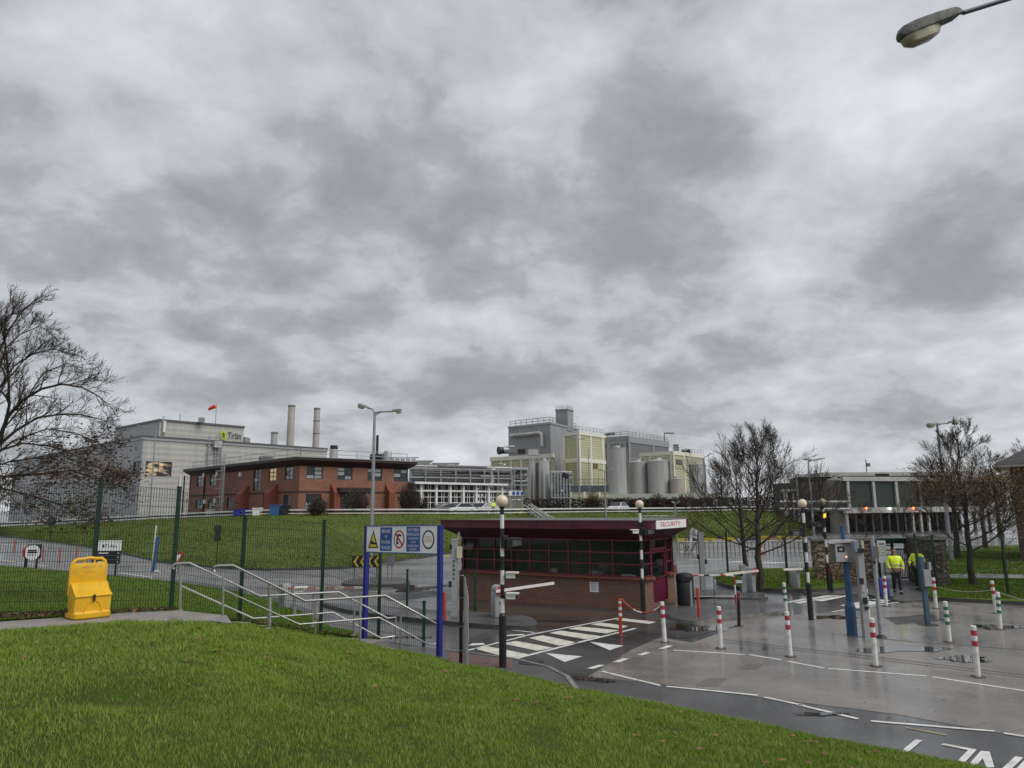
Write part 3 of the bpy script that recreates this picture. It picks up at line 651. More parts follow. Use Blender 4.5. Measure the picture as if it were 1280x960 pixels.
mr_ = ns_.new('ShaderNodeMapRange'); mr_.inputs[1].default_value = .46; mr_.inputs[2].default_value = .68; mr_.inputs[4].default_value = .5; lk_(nz_.outputs[0], mr_.inputs[0]); b_.inputs['Emission Color'].default_value = (1, .74, .45, 1); lk_(mr_.outputs[0], b_.inputs['Emission Strength'])
FRAME_D = pm('dark_frame', (.035, .04, .045), .45)
WHITE = pm('white_paint', (.74, .74, .71), .5, var=.06, scale=2, dirt=(.4, .39, .34), dscale=1.5, damt=.3)
BLACK = pm('black_paint', (.012, .012, .013), .45, var=.3)
BLACKM = pm('black_plastic', (.016, .016, .017), .6, var=.3)
STEEL = pm('galvanised_steel', (.34, .36, .375), .45, .35, var=.18, scale=5, dirt=(.2, .2, .19), dscale=3, damt=.4)
STAINL = pm('stainless_steel', (.55, .54, .52), .28, .85, var=.08, scale=7)
STEELD = pm('pipework_steel', (.17, .165, .165), .5, .3, var=.4, scale=.8)
STEELL = pm('pale_pipework', (.42, .42, .41), .45, .3, var=.25, scale=.7)
CL_GREY = clad_mat('pale_grey_cladding', (.42, .415, .385), pitch=1.0, vertical=False, depth=.4, var=.09, streak=.14)
CL_GREY2 = clad_mat('side_grey_cladding', (.33, .34, .345), pitch=.5, depth=.3)
CL_CREAM = clad_mat('cream_cladding', (.46, .445, .285), pitch=.5, vertical=False, depth=.35, var=.10, streak=.22)
CL_SILV = clad_mat('silver_cladding', (.30, .305, .31), pitch=.45, depth=.3, var=.1, streak=.25)
CL_DARK = clad_mat('dark_grey_cladding', (.155, .16, .165), pitch=.5, depth=.35, var=.1, streak=.15)
CL_GREEN = clad_mat('dark_green_cladding', (.022, .036, .03), pitch=.4, vertical=True, depth=.5)
CL_BROWN = clad_mat('dark_brown_cladding', (.04, .034, .028), pitch=.4, depth=.5)
SILO = pm('silo_metal', (.40, .405, .39), .5, .25, var=.10, scale=.5, dirt=(.2, .2, .18), dscale=.7, damt=.5, stretch=(1, 1, .12))
SILO_T = pm('tan_tank', (.34, .31, .28), .5, .1, var=.1, scale=.5, stretch=(1, 1, .15))
TRIM = pm('cream_trim', (.72, .70, .60), .5, var=.08)
SLATE = pm('roof_slate', (.045, .04, .038), .55, var=.35, scale=6, bump=.6, bscale=9)
ROOFG = pm('roof_felt', (.12, .12, .12), .8, var=.2, scale=.6)
def XY(p, z=0): return Vector((p[0], p[1], z))
def offset_poly(poly, d):
    n = len(poly); out = []
    if area2(poly) < 0: d = -d
    for i in range(n):
        p0, p1, p2 = (Vector(poly[i-1][:2]), Vector(poly[i][:2]), Vector(poly[(i+1) % n][:2]))
        a = (p1-p0).normalized(); b = (p2-p1).normalized(); na = Vector((a.y, -a.x)); nb = Vector((b.y, -b.x))
        k = (na+nb); k = k/max(.3, (1+na.dot(nb))); q = p1+k*d; out.append((q.x, q.y))
    return out
def onwall(A, B, px, py):
    s = on_line(px, A, B, py); p = XY(A).lerp(XY(B), s); return s*(XY(B)-XY(A)).length, P(px, py, p.y).z
def rect(A, B, x0, y0, x1, y1):
    s0, _ = onwall(A, B, x0, y1); s1, _ = onwall(A, B, x1, y0); _, za = onwall(A, B, (x0+x1)/2, y1); _, zb = onwall(A, B, (x0+x1)/2, y0); return (s0, s1, za, zb)
def wallax(A, B):
    d = (XY(B)-XY(A)).normalized(); return XY(A), d, Vector((-d.y, d.x, 0))
def window(parent, A, B, rc, nx, ny, fm, pane, rev=.12, bar=.06, name='window', label=None, sill=None):
    o, d, inn = wallax(A, B); s0, s1, z0, z1 = rc; m = MB(); base = o+inn*(rev-.03)
    pt = lambda s, z, k=0: base+d*s+Vector((0, 0, z))+inn*k
    for i in range(nx+1):
        s = s0+(s1-s0)*i/nx; s = min(max(s, s0+bar/2), s1-bar/2); m.beam(pt(s, z0), pt(s, z1), bar, .05, fm, inn)
    for j in range(ny+1):
        z = z0+(z1-z0)*j/ny; z = min(max(z, z0+bar/2), z1-bar/2); m.beam(pt(s0, z, .002), pt(s1, z, .002), .05, bar, fm)
    if sill: m.beam(pt(s0-.05, z0-.03, -rev), pt(s1+.05, z0-.03, -rev), .16, .06, sill)
    w = m.build(name, None, parent)
    if label: w['label'] = label
    g_ = MB(); mats = pane if isinstance(pane, (list, tuple)) else [pane]
    for i in range(nx):
        for j in range(ny):
            a, b = s0+(s1-s0)*i/nx, s0+(s1-s0)*(i+1)/nx; c, e = z0+(z1-z0)*j/ny, z0+(z1-z0)*(j+1)/ny
            mt = mats[rnd.randrange(len(mats))] if len(mats) > 1 else mats[0]
            g_.sheet([pt(a, c, .02), pt(b, c, .02), pt(b, e, .02), pt(a, e, .02)], mt)
    g_.build('pane', None, w); return w
# ------------------------------------------------------------------ the security hut
hA, hB, hC = G(577, 748), G(806, 764), G(844, 753)
_, hd, hin = wallax(hA, hB)
hE = hA+hin*4.3; hD = XY(hC)*(1+3.4/XY(hC).length)
foot = [hA, hB, hC, hD, hE]; FP = [(p.x, p.y) for p in foot]
hut = thing('security_hut', 'low maroon security hut with red brick base and long dark window band', 'hut', ((hA+hC)/2).to_tuple())
ZS, ZH, ZF0, ZF1 = 1.05, 2.42, 2.84, 3.12
m = MB()
doorr = rect(hB, hC, 817.5, 700, 833.5, 757); dr_ = (doorr[0], doorr[1], .1, 2.38)
m.wall(hA, hB, 0, ZS, [], BRICK_H); m.wall(hB, hC, 0, ZS, [(dr_[0], dr_[1], .1, ZS)], BRICK_H, .2)
m.wall(hC, hD, 0, ZS, [], BRICK_H); m.wall(hC, hD, ZS+.07, ZH+.05, [(.12, (hD-hC).length-.1, ZS+.12, ZH-.05)], MAROON_F, .08); m.wall(hD, hE, 0, 2.9, [], BRICK_H); m.wall(hE, hA, 0, 2.9, [], BRICK_H)
off = offset_poly(FP, .05); pl = [Vector((x, y, 0)) for x, y in off]
for i in range(3): m.wall(pl[i], pl[i+1], 0, .20, [], BRICK_H)
inner = [Vector((x, y, 0)) for x, y in FP]
for i in range(3): m.add([XY(pl[i], .2), XY(pl[i+1], .2), XY(inner[i+1], .2), XY(inner[i], .2)], [(0, 1, 2, 3)], BRICK_H, [[(0, 0), (1, 0), (1, .05), (0, .05)]])
m.build('brick_base', None, hut)
m = MB(); SILLB = pm('sill_brick', (.17, .055, .035), .75, var=.25, scale=10)
o1 = offset_poly(FP, .04)
for i in range(3):
    a, b = Vector((*o1[i], ZS+.035)), Vector((*o1[i+1], ZS+.035))
    if i == 1:
        o_, d_, _ = wallax(hB, hC); m.beam(a, o_+d_*dr_[0]+Vector((0, 0, ZS+.035)), .2, .07, SILLB); m.beam(o_+d_*dr_[1]+Vector((0, 0, ZS+.035)), b, .2, .07, SILLB)
    else: m.beam(a, b, .2, .07, SILLB)
m.build('sill', None, hut)
ro = offset_poly(FP, .62); kk_ = on_line(860.5, ro[1], ro[2], 656); shf = XY(ro[1]).lerp(XY(ro[2]), kk_)-XY(ro[2]); ro[2] = (ro[2][0]+shf.x, ro[2][1]+shf.y); q_ = 1+4.4/math.hypot(*ro[2]); ro[3] = (ro[2][0]*q_, ro[2][1]*q_)
m = MB(); k = len(ro)
for i in range(k):
    a, b = ro[i], ro[(i+1) % k]; c, e = FP[i], FP[(i+1) % k]
    m.add([(*a, ZF0), (*b, ZF0), (*b, ZF1), (*a, ZF1)], [(0, 1, 2, 3)], MAROON)
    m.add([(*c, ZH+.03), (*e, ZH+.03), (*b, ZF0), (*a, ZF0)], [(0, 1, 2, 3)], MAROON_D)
m.sheet([(*p, ZF1) for p in ro], ROOFG)
for i in range(2):
    a, b = Vector((*ro[i], ZF1+.01)), Vector((*ro[i+1], ZF1+.01)); m.beam(a, b, .07, .05, MAROON)
    nb_ = 6
    for q in range(1, nb_):
        if i == 0:
            p = a.lerp(b, q/nb_); m.beam(p-Vector((0, .012, .03)), p-Vector((0, .012, .28)), .025, .02, MAROON_D)
m.build('roof', None, hut)
# window band: mullions, transoms, panes per bay
def zh(v): return 540+v/3.556
bays = [577.3]+[zh(v) for v in (200, 275, 352, 433, 518, 604, 701, 802)]+[805.6]
m = MB(); o_, d_, in_ = wallax(hA, hB); LA = (hB-hA).length
S = [max(.04, min(LA-.04, onwall(hA, hB, x, 700)[0])) for x in bays]; S[-1] = LA-.04
rows_ = [ZS+.10, ZS+.10+(ZH-ZS-.13)*.34, ZS+.10+(ZH-ZS-.13)*.67, ZH]
inset = in_*.07
for s in S: m.beam(o_+d_*s+inset+Vector((0, 0, ZS+.07)), o_+d_*s+inset+Vector((0, 0, ZH+.03)), .055, .07, MAROON_F, in_)
for z in rows_: m.beam(o_+inset+Vector((0, 0, z)), o_+d_*LA+inset+Vector((0, 0, z)), .06, .045, MAROON_F)
wf = m.build('window_frame', None, hut)
for i in range(len(S)-1):
    if S[i+1]-S[i] < .15: continue
    p = MB()
    for j in range(3):
        if i == 0 and j == 2: continue
        a, b = S[i]+.02, S[i+1]-.02; z0, z1 = rows_[j]+.02, rows_[j+1]-.02
        q = [o_+d_*a+in_*.075+Vector((0, 0, z0)), o_+d_*b+in_*.075+Vector((0, 0, z0)), o_+d_*b+in_*.075+Vector((0, 0, z1)), o_+d_*a+in_*.075+Vector((0, 0, z1))]
        p.sheet(q, GLASS)
    p.build('pane', None, wf)
p = MB(); a, b = S[0]+.02, S[1]-.1; z0, z1 = rows_[2], rows_[3]-.02      # top light hinged open at the left end
hq = [o_+d_*a+Vector((0, 0, z0))-in_*.22, o_+d_*b+Vector((0, 0, z0))-in_*.22, o_+d_*b+Vector((0, 0, z1)), o_+d_*a+Vector((0, 0, z1))]
p.sheet(hq, GLASS)
for i in range(4): p.beam(hq[i], hq[(i+1) % 4], .035, .035, MAROON_F)
p.build('opening_light', None, hut)
m = MB(); o_, d_, in_ = wallax(hB, hC); LB = (hC-hB).length; ins = in_*.07
for s in (.04, dr_[0]-.03, dr_[1]+.03, LB-.04): m.beam(o_+d_*s+ins+Vector((0, 0, ZS+.07 if s in (.04, LB-.04) else .1)), o_+d_*s+ins+Vector((0, 0, ZH+.03)), .06, .07, MAROON_F, in_)
for z in rows_:
    for a, b in ((0, dr_[0]-.03), (dr_[1]+.03, LB)): m.beam(o_+d_*a+ins+Vector((0, 0, z)), o_+d_*b+ins+Vector((0, 0, z)), .06, .045, MAROON_F)
for z in (2.08, ZH): m.beam(o_+d_*dr_[0]+ins+Vector((0, 0, z)), o_+d_*dr_[1]+ins+Vector((0, 0, z)), .06, .06, MAROON_F)
wf2 = m.build('window_frame', None, hut)
for a, b, z0 in ((.06, dr_[0]-.05, rows_[0]), (dr_[1]+.05, LB-.06, rows_[0]), (dr_[0], dr_[1], 2.11)):
    p = MB(); p.sheet([o_+d_*a+in_*.075+Vector((0, 0, z0)), o_+d_*b+in_*.075+Vector((0, 0, z0)), o_+d_*b+in_*.075+Vector((0, 0, ZH)), o_+d_*a+in_*.075+Vector((0, 0, ZH))], GLASS); p.build('pane', None, wf2)
m = MB(); s0, s1 = dr_[0]+.01, dr_[1]-.01; P0 = lambda s, z, k=.06: o_+d_*s+in_*k+Vector((0, 0, z))
st = .11
for a, b, c, e in ((s0, s0+st, .1, 2.05), (s1-st, s1, .1, 2.05), (s0+st, s1-st, .1, 1.05), (s0+st, s1-st, 1.93, 2.05)):
    m.extr([(a, c), (b, c), (b, e), (a, e)], o_+in_*.06, d_, Vector((0, 0, 1)), in_, .045, MAROON_B)
dd = m.build('door', None, hut)
p = MB(); p.sheet([P0(s0+st, 1.05, .08), P0(s1-st, 1.05, .08), P0(s1-st, 1.93, .08), P0(s0+st, 1.93, .08)], GLASS); p.build('pane', None, dd)
p = MB(); p.tube([P0(s0+.06, 1.0, .05), P0(s0+.06, 1.0, .0), P0(s0+.17, 1.0, .0)], .012, 6, STEEL); p.build('handle', None, dd)
m = MB(); m.prism([(p[0], p[1]) for p in offset_poly(FP, -.08)], .02, .12, pm('hut_floor', (.06, .055, .05), .7)); m.build('floor', None, hut)
m = MB(); INW = pm('hut_inner_wall', (.34, .36, .31), .8); ip = offset_poly(FP, -.14)
for i in (2, 3, 4): m.add([(*ip[i], .1), (*ip[(i+1) % 5], .1), (*ip[(i+1) % 5], 2.85), (*ip[i], 2.85)], [(0, 1, 2, 3)], INW)
m.sheet([(*p, 2.6) for p in offset_poly(FP, -.02)], INW); 
m.build('inner_wall', None, hut)
# SECURITY sign board on the corner fascia
rB, rC = Vector((*ro[1], 0)), Vector((*ro[2], 0)); o_, d_, in_ = wallax(rB, rC); Lr = (rC-rB).length
m = MB(); a, b = on_line(819, ro[1], ro[2], 656)*Lr, on_line(856.5, ro[1], ro[2], 656)*Lr; a = max(a, .02); m.extr([(a, ZF0+.0), (b, ZF0+.0), (b, ZF1+.02), (a, ZF1+.02)], o_-in_*.01, d_, Vector((0, 0, 1)), -in_, .03, pm('sign_white', (.80, .80, .78), .4, var=.04))
sb = m.build('sign_board', None, hut)
m = MB(); text(m, 'SECURITY', o_-in_*.04+d_*((a+b)*.47)+Vector((0, 0, ZF0+.075)), d_, Vector((0, 0, 1)), ((b-a)*.150, .235), pm('sign_red', (.55, .02, .03), .4), depth=.003)
text(m, 'SECURITY', o_-in_*.0405+d_*((a+b)*.47+.006)+Vector((0, 0, ZF0+.077)), d_, Vector((0, 0, 1)), ((b-a)*.150, .235), MATS['sign_red'], depth=.002)
m.build('lettering', None, sb)
o_, d_, in_ = wallax(hA, hB)
r_ = rect(hA, hB, 737.5, 727.5, 748, 740); m = MB(); PAPER = pm('paper_notice', (.72, .72, .72), .7, var=.05)
m.extr([(r_[0], r_[2]), (r_[1], r_[2]), (r_[1], r_[3]), (r_[0], r_[3])], o_-in_*.002, d_, Vector((0, 0, 1)), -in_, .012, PAPER)
nb = m.build('notice', None, hut); m = MB(); GREYT = pm('printed_text', (.25, .25, .27), .7)
for q in range(5):
    z = r_[3]-.06-q*.055; m.extr([(r_[0]+.05, z), (r_[1]-.05-.04*(q % 2), z), (r_[1]-.05-.04*(q % 2), z+.02), (r_[0]+.05, z+.02)], o_-in_*.0155, d_, Vector((0, 0, 1)), -in_, .001, GREYT)
m.build('printing', None, nb)
m = MB(); c = o_+d_*.05-in_*.28+Vector((0, 0, 2.40)); m.ball(c, .07, WHITE, 10, 8); m.lathe(c+Vector((0, 0, .05)), [(.05, 0), (.05, .22)], 8, WHITE); m.build('camera', None, hut)
window(hut, hC, hD, (.12, (hD-hC).length-.1, ZS+.12, ZH-.05), 3, 3, MAROON_F, PANE, .08, .05)
# things standing inside the hut
DESK = pm('desk_top', (.25, .22, .18), .5)
m = MB(); a0, b0 = o_+d_*1.9+in_*.5, o_+d_*(LA-.5)+in_*.5
m.beam(a0+Vector((0, 0, .86)), b0+Vector((0, 0, .86)), .7, .04, DESK)
for q in range(5): p = a0.lerp(b0, q/4); m.beam(p+Vector((0, 0, .12)), p+Vector((0, 0, .84)), .05, .6, DESK, in_)
tag(m.build('desk'), 'long pale desk behind the window band inside the hut', 'desk')
MON = pm('beige_casing', (.62, .60, .54), .5); 
def monitor(px, w, h, lab, mat):
    s, _ = onwall(hA, hB, px, 705); c = o_+d_*s+in_*.42+Vector((0, 0, .88)); m = MB(); ang = math.atan2(d_.y, d_.x)
    m.box(c+Vector((0, 0, .13+h/2)), (w, .05, h), mat, ang); m.box(c+Vector((0, 0, .07)), (.06, .05, .14), mat, ang); m.box(c+Vector((0, 0, .008)), (w*.5, .2, .016), mat, ang)
    tag(m.build('monitor'), lab, 'monitor', 'monitors on the desk in the hut')
monitor(685, .36, .30, 'pale monitor back at the far left end of the hut desk', MON)
monitor(736, .34, .27, 'pale monitor back nearest the middle of the hut window band', MON)
monitor(743, .3, .24, 'small grey monitor back close beside another on the hut desk', STEEL)
monitor(780, .5, .18, 'wide low white screen at the right end of the hut desk', WHITE)
# ------------------------------------------------------------------ blocks seen corner-on
def corner(zt, l, c, r): 
    Lp, Cp, Rp = G(*l, zt), G(*c, zt), G(*r, zt); return Lp, Cp, Rp, Lp+Rp-Cp
def block(parent, zb, zt, pts, mats, name='wall', roof=ROOFG, holes=((), ()), trim=None, th=.35):
    Lp, Cp, Rp, Bp = pts; m = MB(); k = [Lp, Cp, Rp, Bp]; ml = mats if isinstance(mats, (list, tuple)) else [mats, mats]
    m.wall(Lp, Cp, zb, zt, holes[0], ml[0], .25); m.wall(Cp, Rp, zb, zt, holes[1], ml[1], .25); m.wall(Rp, Bp, zb, zt, [], ml[0]); m.wall(Bp, Lp, zb, zt, [], ml[1])
    m.sheet([XY(p, zt) for p in k], roof); o = m.build(name, None, parent)
    if trim:
        m = MB(); of = offset_poly([(p.x, p.y) for p in k], .06)
        for i in range(4): m.beam(Vector((*of[i], zt-th/2+.05)), Vector((*of[(i+1) % 4], zt-th/2+.05)), .2, th, trim)
        m.build('parapet_trim', None, parent)
    return o
def vtrims(parent, A, B, pxs, zb, zt, mat, w=.45, name='trim'):
    o, d, inn = wallax(A, B); Lw = (XY(B)-XY(A)).length
    m = MB()
    for px in pxs:
        s = min(max(onwall(A, B, px, 600)[0], 0), Lw); m.beam(o+d*s-inn*.05+Vector((0, 0, zb)), o+d*s-inn*.05+Vector((0, 0, zt)), w, .12, mat, inn)
    return m.build(name, None, parent)
def railing(parent, pts, h, mat, n=None, step=2.0, name='railing', r=.045, rails=2):
    m = MB(); pts = [Vector(p) for p in pts]
    for a, b in zip(pts, pts[1:]):
        k = max(1, int((b-a).length/step))
        for j in range(1, rails+1): m.tube([a+Vector((0, 0, h*j/rails)), b+Vector((0, 0, h*j/rails))], r, 5, mat)
        for i in range(k+1): p = a.lerp(b, i/k); m.tube([p, p+Vector((0, 0, h))], r, 5, mat)
    return m.build(name, None, parent)
# --- grey processing hall on the left
ZG = 15.8
gl = corner(ZG, (18, 578), (178.5, 546), (409, 562))
fac = thing('grey_factory_hall', 'big pale grey clad factory hall with a green emblem on its upper storey', 'factory', XY(gl[1], 1.5).to_tuple())
wl = rect(gl[0], gl[1], 165, 577, 177, 595); wr = rect(gl[1], gl[2], 181, 577, 215.5, 595.5)
block(fac, 1.0, ZG, gl, [CL_GREY2, CL_GREY], holes=([wl], [wr]), trim=CL_GREY2, th=.5)
DTRIM = pm('grey_flashing', (.10, .10, .10), .5)
m = MB(); m.beam(XY(gl[0], ZG+.15), XY(gl[1], ZG+.15), .5, .3, DTRIM); m.beam(XY(gl[1], ZG+.15), XY(gl[2], ZG+.15), .5, .3, DTRIM); m.build('flashing', None, fac)
window(fac, gl[0], gl[1], wl, 2, 1, FRAME_D, PANE, .25, .15); window(fac, gl[1], gl[2], wr, 2, 1, FRAME_D, ROOMLIT, .25, .12, label='long dark window with warm lights on inside')
ws_ = []
for x0, x1 in ((62, 80), (84, 100), (104, 120), (126, 142)): window(fac, gl[0], gl[1], rect(gl[0], gl[1], x0, 596, x1, 604), 2, 1, FRAME_D, PANE, -.05, .12)
ZG2 = 19.8
g2 = corner(ZG2, (145, 535), (200, 524), (305, 533)); block(fac, ZG-1, ZG2, g2, [CL_GREY2, CL_GREY], name='upper_storey', trim=DTRIM, th=.4)
g3p = [P(303, 538, 149), P(307, 538, 148), P(313.5, 538, 151), P(310, 538, 155)]; block(fac, ZG-1, 18.3, g3p, [CL_GREY, CL_SILV], name='stair_head')
o_, d_, in_ = wallax(g2[1], g2[2]); m = MB(); r1 = rect(g2[1], g2[2], 201, 525.5, 207, 543)
for a, b, c, e, mt in ((r1[0], r1[1], r1[2], r1[3], CL_SILV), (r1[0]+.15, r1[1]-.15, r1[3]-2.2, r1[3]-.2, WHITE)): m.extr([(a, c), (b, c), (b, e), (a, e)], o_-in_*(.0 if mt is CL_SILV else .3), d_, Vector((0, 0, 1)), -in_, .3, mt) if mt is WHITE else m.extr([(a, c), (b, c), (b, e), (a, e)], o_, d_, Vector((0, 0, 1)), -in_, .25, STEEL)
m.build('louvre', None, fac)
r1 = rect(g2[1], g2[2], 274.5, 538.5, 282.5, 550); m = MB(); GRN = pm('emblem_green', (.42, .55, .03), .5, var=.1); cx0, cz0 = (r1[0]+r1[1])/2, (r1[2]+r1[3])/2; w0, h0 = (r1[1]-r1[0])/2, (r1[3]-r1[2])/2
pts = [(cx0+w0*math.copysign(abs(math.cos(t))**.55, math.cos(t)), cz0+h0*math.copysign(abs(math.sin(t))**.55, math.sin(t))) for t in [2*math.pi*i/24 for i in range(24)]]
m.extr(pts, o_-in_*.08, d_, Vector((0, 0, 1)), -in_, .1, GRN)
for q in range(8):
    t = q*math.pi/4; dx, dz = math.cos(t), math.sin(t); m.beam(o_+d_*(cx0+dx*w0*.18)-in_*.2+Vector((0, 0, cz0+dz*h0*.18)), o_+d_*(cx0+dx*w0*.6)-in_*.2+Vector((0, 0, cz0+dz*h0*.6)), .06, .22, BLACK, in_)
m.build('emblem', None, fac)
r2 = rect(g2[1], g2[2], 284, 540, 301.5, 548.5); m = MB()
SLOGO = pm('letter_dark', (.03, .03, .03), .5)
text(m, 'Tirlán', o_-in_*.1+d_*((r2[0]+r2[1])/2)+Vector((0, 0, r2[2])), d_, Vector((0, 0, 1)), ((r2[1]-r2[0])/2.35, (r2[3]-r2[2])/.74), SLOGO, depth=.05); m.build('lettering', None, fac)
# pipes, ladders and catwalk on the hall front
o_, d_, in_ = wallax(gl[1], gl[2]); m = MB()
for px in (259, 268, 271, 275): 
    s, _ = onwall(gl[1], gl[2], px, 570); m.beam(o_+d_*s-in_*.3+Vector((0, 0, 6)), o_+d_*s-in_*.3+Vector((0, 0, ZG+1.3)), .14, .14, STEEL, in_)
for z in (12.6, 13.8, 15.4, 16.6): 
    s, _ = onwall(gl[1], gl[2], 256, 570); s2, _ = onwall(gl[1], gl[2], 277, 570); m.beam(o_+d_*s-in_*.4+Vector((0, 0, z)), o_+d_*s2-in_*.4+Vector((0, 0, z)), .12, .12, STEEL)
s, _ = onwall(gl[1], gl[2], 269, 560); m.box(o_+d_*s-in_*.6+Vector((0, 0, 15.3)), (1.4, .8, 1.2), STEELL, math.atan2(d_.y, d_.x)); m.build('pipework', None, fac)
for px, z1, z0, r in ((36 + 180/1, 16, 15, .1),): pass
m = MB(); s, _ = onwall(gl[1], gl[2], 224.5, 600); m.tube([o_+d_*s-in_*.2+Vector((0, 0, 2)), o_+d_*s-in_*.2+Vector((0, 0, 9.5))], .16, 6, WHITE); s, _ = onwall(gl[1], gl[2], 186, 600); m.build('downpipe', None, fac)
railing(fac, [XY(g2[1].lerp(g2[2], .03), ZG2), XY(g2[1].lerp(g2[2], .05), ZG2)], .6, STEEL, name='roof_vent')
def roofbox(parent, px, py, z, w, d, h, mat, name='roof_vent'):
    p = G(px, py, z); m = MB(); m.box(p+Vector((0, 1.5, h/2-.05)), (w, d, h), mat); return m.build(name, None, parent)
roofbox(fac, 247.5, 526.5, ZG2, .9, .9, .9, STEEL); roofbox(fac, 220, 525.5, ZG2, .12, .12, 1.5, STEEL, 'mast')
# windsock on the roof
p = G(266.5, 530.5, ZG2)+Vector((0, 1, 0)); ws = thing('windsock', 'small red windsock blowing left from a thin mast on the grey roof', 'windsock', p.to_tuple())
m = MB(); m.tube([p, p+Vector((0, 0, 4.2))], .07, 6, STEEL); m.build('mast', None, ws)
m = MB(); t = p+Vector((-.25, 0, 3.7)); m.tube([t, t+Vector((-.7, 0, -.25)), t+Vector((-1.3, 0, -.65))], [.42, .36, .22], 10, pm('windsock_red', (.75, .05, .03), .6)); m.build('sock', None, ws)
# chimneys behind
def stack(x0, x1, ytop, d, lab, bands, mat, tp=.93):
    p = P((x0+x1)/2, 600, d); r = (x1-x0)/2*d/F; zt = P((x0+x1)/2, ytop, d).z; s = thing('chimney_stack', lab, 'chimney', (p.x, p.y, 2), group='chimney stacks behind the grey hall')
    m = MB(); m.lathe((p.x, p.y, 2), [(r*1.06, 0), (r*1.03, (zt-2)*.6), (r*tp, zt-2), (r*tp*.8, zt-2), (r*tp*.8, zt-4)], 20, mat); m.build('shaft', None, s, smooth='auto')
    for b in bands: z = 2+(zt-2)*b; m = MB(); m.lathe((p.x, p.y, z), [(r*1.05, 0), (r*1.05, .25)], 20, STEELD); m.build('band', None, s)
CHIM = pm('chimney_concrete', (.42, .40, .365), .8, var=.15, scale=.4, dirt=(.2, .17, .12), dscale=.3, damt=.5, stretch=(1, 1, .4))
CHIM2 = pm('pale_flue', (.40, .40, .38), .5, var=.1, scale=.4)
stack(356, 365, 506.3, 168, 'tallest plain grey chimney stack rising behind the grey hall', [.985], CHIM)
stack(389, 397, 510, 168, 'banded yellowish chimney stack right of the plain tall one', [.985, .87, .75, .55], CHIM)
stack(336, 344.5, 540, 160, 'short pale flue standing left of the two tall chimneys', [.98], CHIM2)
# --- red brick office
ZE = 9.64
ob = corner(ZE, (229, 587), (371, 571), (522, 577.5))
off_ = thing('brick_office', 'two storey red brick office with dark overhanging eaves on the bank', 'office building', XY(ob[1], 2.7).to_tuple())
oi = [Vector((x, y, 0)) for x, y in offset_poly([(p.x, p.y) for p in ob], -.9)]; oL, oK, oR, oBk = oi
ZW = 8.75
def z3(*r): return (180+r[0]/5.333, 480+r[1]/5.333, 180+r[2]/5.333, 480+r[3]/5.333)
def zb_(*r): return (220+r[0]/8, 560+r[1]/8, 220+r[2]/8, 560+r[3]/8)
def z4(*r): return (380+r[0]/4.923, 480+r[1]/4.923, 380+r[2]/4.923, 480+r[3]/4.923)
LW = [(zb_(130, 285, 155, 430), 1, 3, PANE_BLIND), (zb_(205, 270, 275, 385), 2, 3, [PANE, PANE_BLIND]), (zb_(333, 262, 402, 378), 2, 3, [PANE, PANE_BLIND]), (zb_(765, 208, 850, 430), 2, 5, [PANE, PANE, PANE_BLIND]), (zb_(925, 200, 1005, 330), 2, 3, [PANE_LIT]), (zb_(1085, 188, 1170, 315), 2, 3, [PANE, PANE_BLIND]),
      (zb_(190, 520, 268, 612), 2, 2, [PANE, PANE_BLIND]), (zb_(320, 512, 388, 615), 2, 3, [PANE, PANE_BLIND]), (zb_(505, 490, 570, 605), 2, 3, PANE), (zb_(905, 475, 998, 610), 2, 3, [PANE, PANE_BLIND]), (zb_(1070, 468, 1142, 575), 2, 3, PANE)]
RW = [(z4(15, 508, 118, 584), 2, 3, [PANE_BLIND, PANE_BLIND, PANE]), (z4(205, 512, 300, 590), 2, 3, [PANE_BLIND, PANE]), (z4(390, 518, 480, 595), 2, 3, [PANE_BLIND, PANE_BLIND, PANE]), (z4(553, 523, 640, 600), 2, 3, [PANE_BLIND, PANE]), (z4(8, 678, 108, 770), 2, 4, [PANE_BLIND, PANE]), (z4(200, 676, 280, 772), 3, 1, PANE), (z4(312, 678, 352, 772), 1, 1, PANE)]
hl = [rect(oL, oK, *w[0]) for w in LW]; hr = [rect(oK, oR, *w[0]) for w in RW]
m = MB(); m.wall(oL, oK, 1.0, ZW, hl, BRICK_O, .16); m.wall(oK, oR, 1.0, ZW, hr, BRICK_O, .16); m.wall(oR, oBk, 1.0, ZW, [], BRICK_O); m.wall(oBk, oL, 1.0, ZW, [], BRICK_O)
BAND = pm('string_course', (.07, .028, .022), .8)
for A, B in ((oL, oK), (oK, oR)):
    o_, d_, in_ = wallax(A, B); z = 5.55; m.beam(o_-in_*.02+Vector((0, 0, z)), XY(B)-in_*.02+Vector((0, 0, z)), .08, .22, BAND)
m.build('wall', None, off_)
for w, h in zip(LW, hl): window(off_, oL, oK, h, w[1], w[2], FRAME_D, w[3], .16, .10, label='window with warm light on inside' if w[3] == [PANE_LIT] else None)
for w, h in zip(RW, hr): window(off_, oK, oR, h, w[1], w[2], FRAME_D, w[3], .16, .10)
m = MB(); oo = [(p.x, p.y) for p in ob]; iw = [(p.x, p.y) for p in oi]
for i in range(4):
    a, b, c, e = oo[i], oo[(i+1) % 4], iw[i], iw[(i+1) % 4]
    m.add([(*a, ZE-.32), (*b, ZE-.32), (*b, ZE), (*a, ZE)], [(0, 1, 2, 3)], EAVE); m.add([(*c, ZW-.1), (*e, ZW-.1), (*b, ZE-.32), (*a, ZE-.32)], [(0, 1, 2, 3)], EAVE)
    m.beam(Vector((*a, ZE+.03)), Vector((*b, ZE+.03)), .15, .08, STEEL)
m.sheet([(*p, ZE) for p in oo], ROOFG); rf = m.build('roof', None, off_)
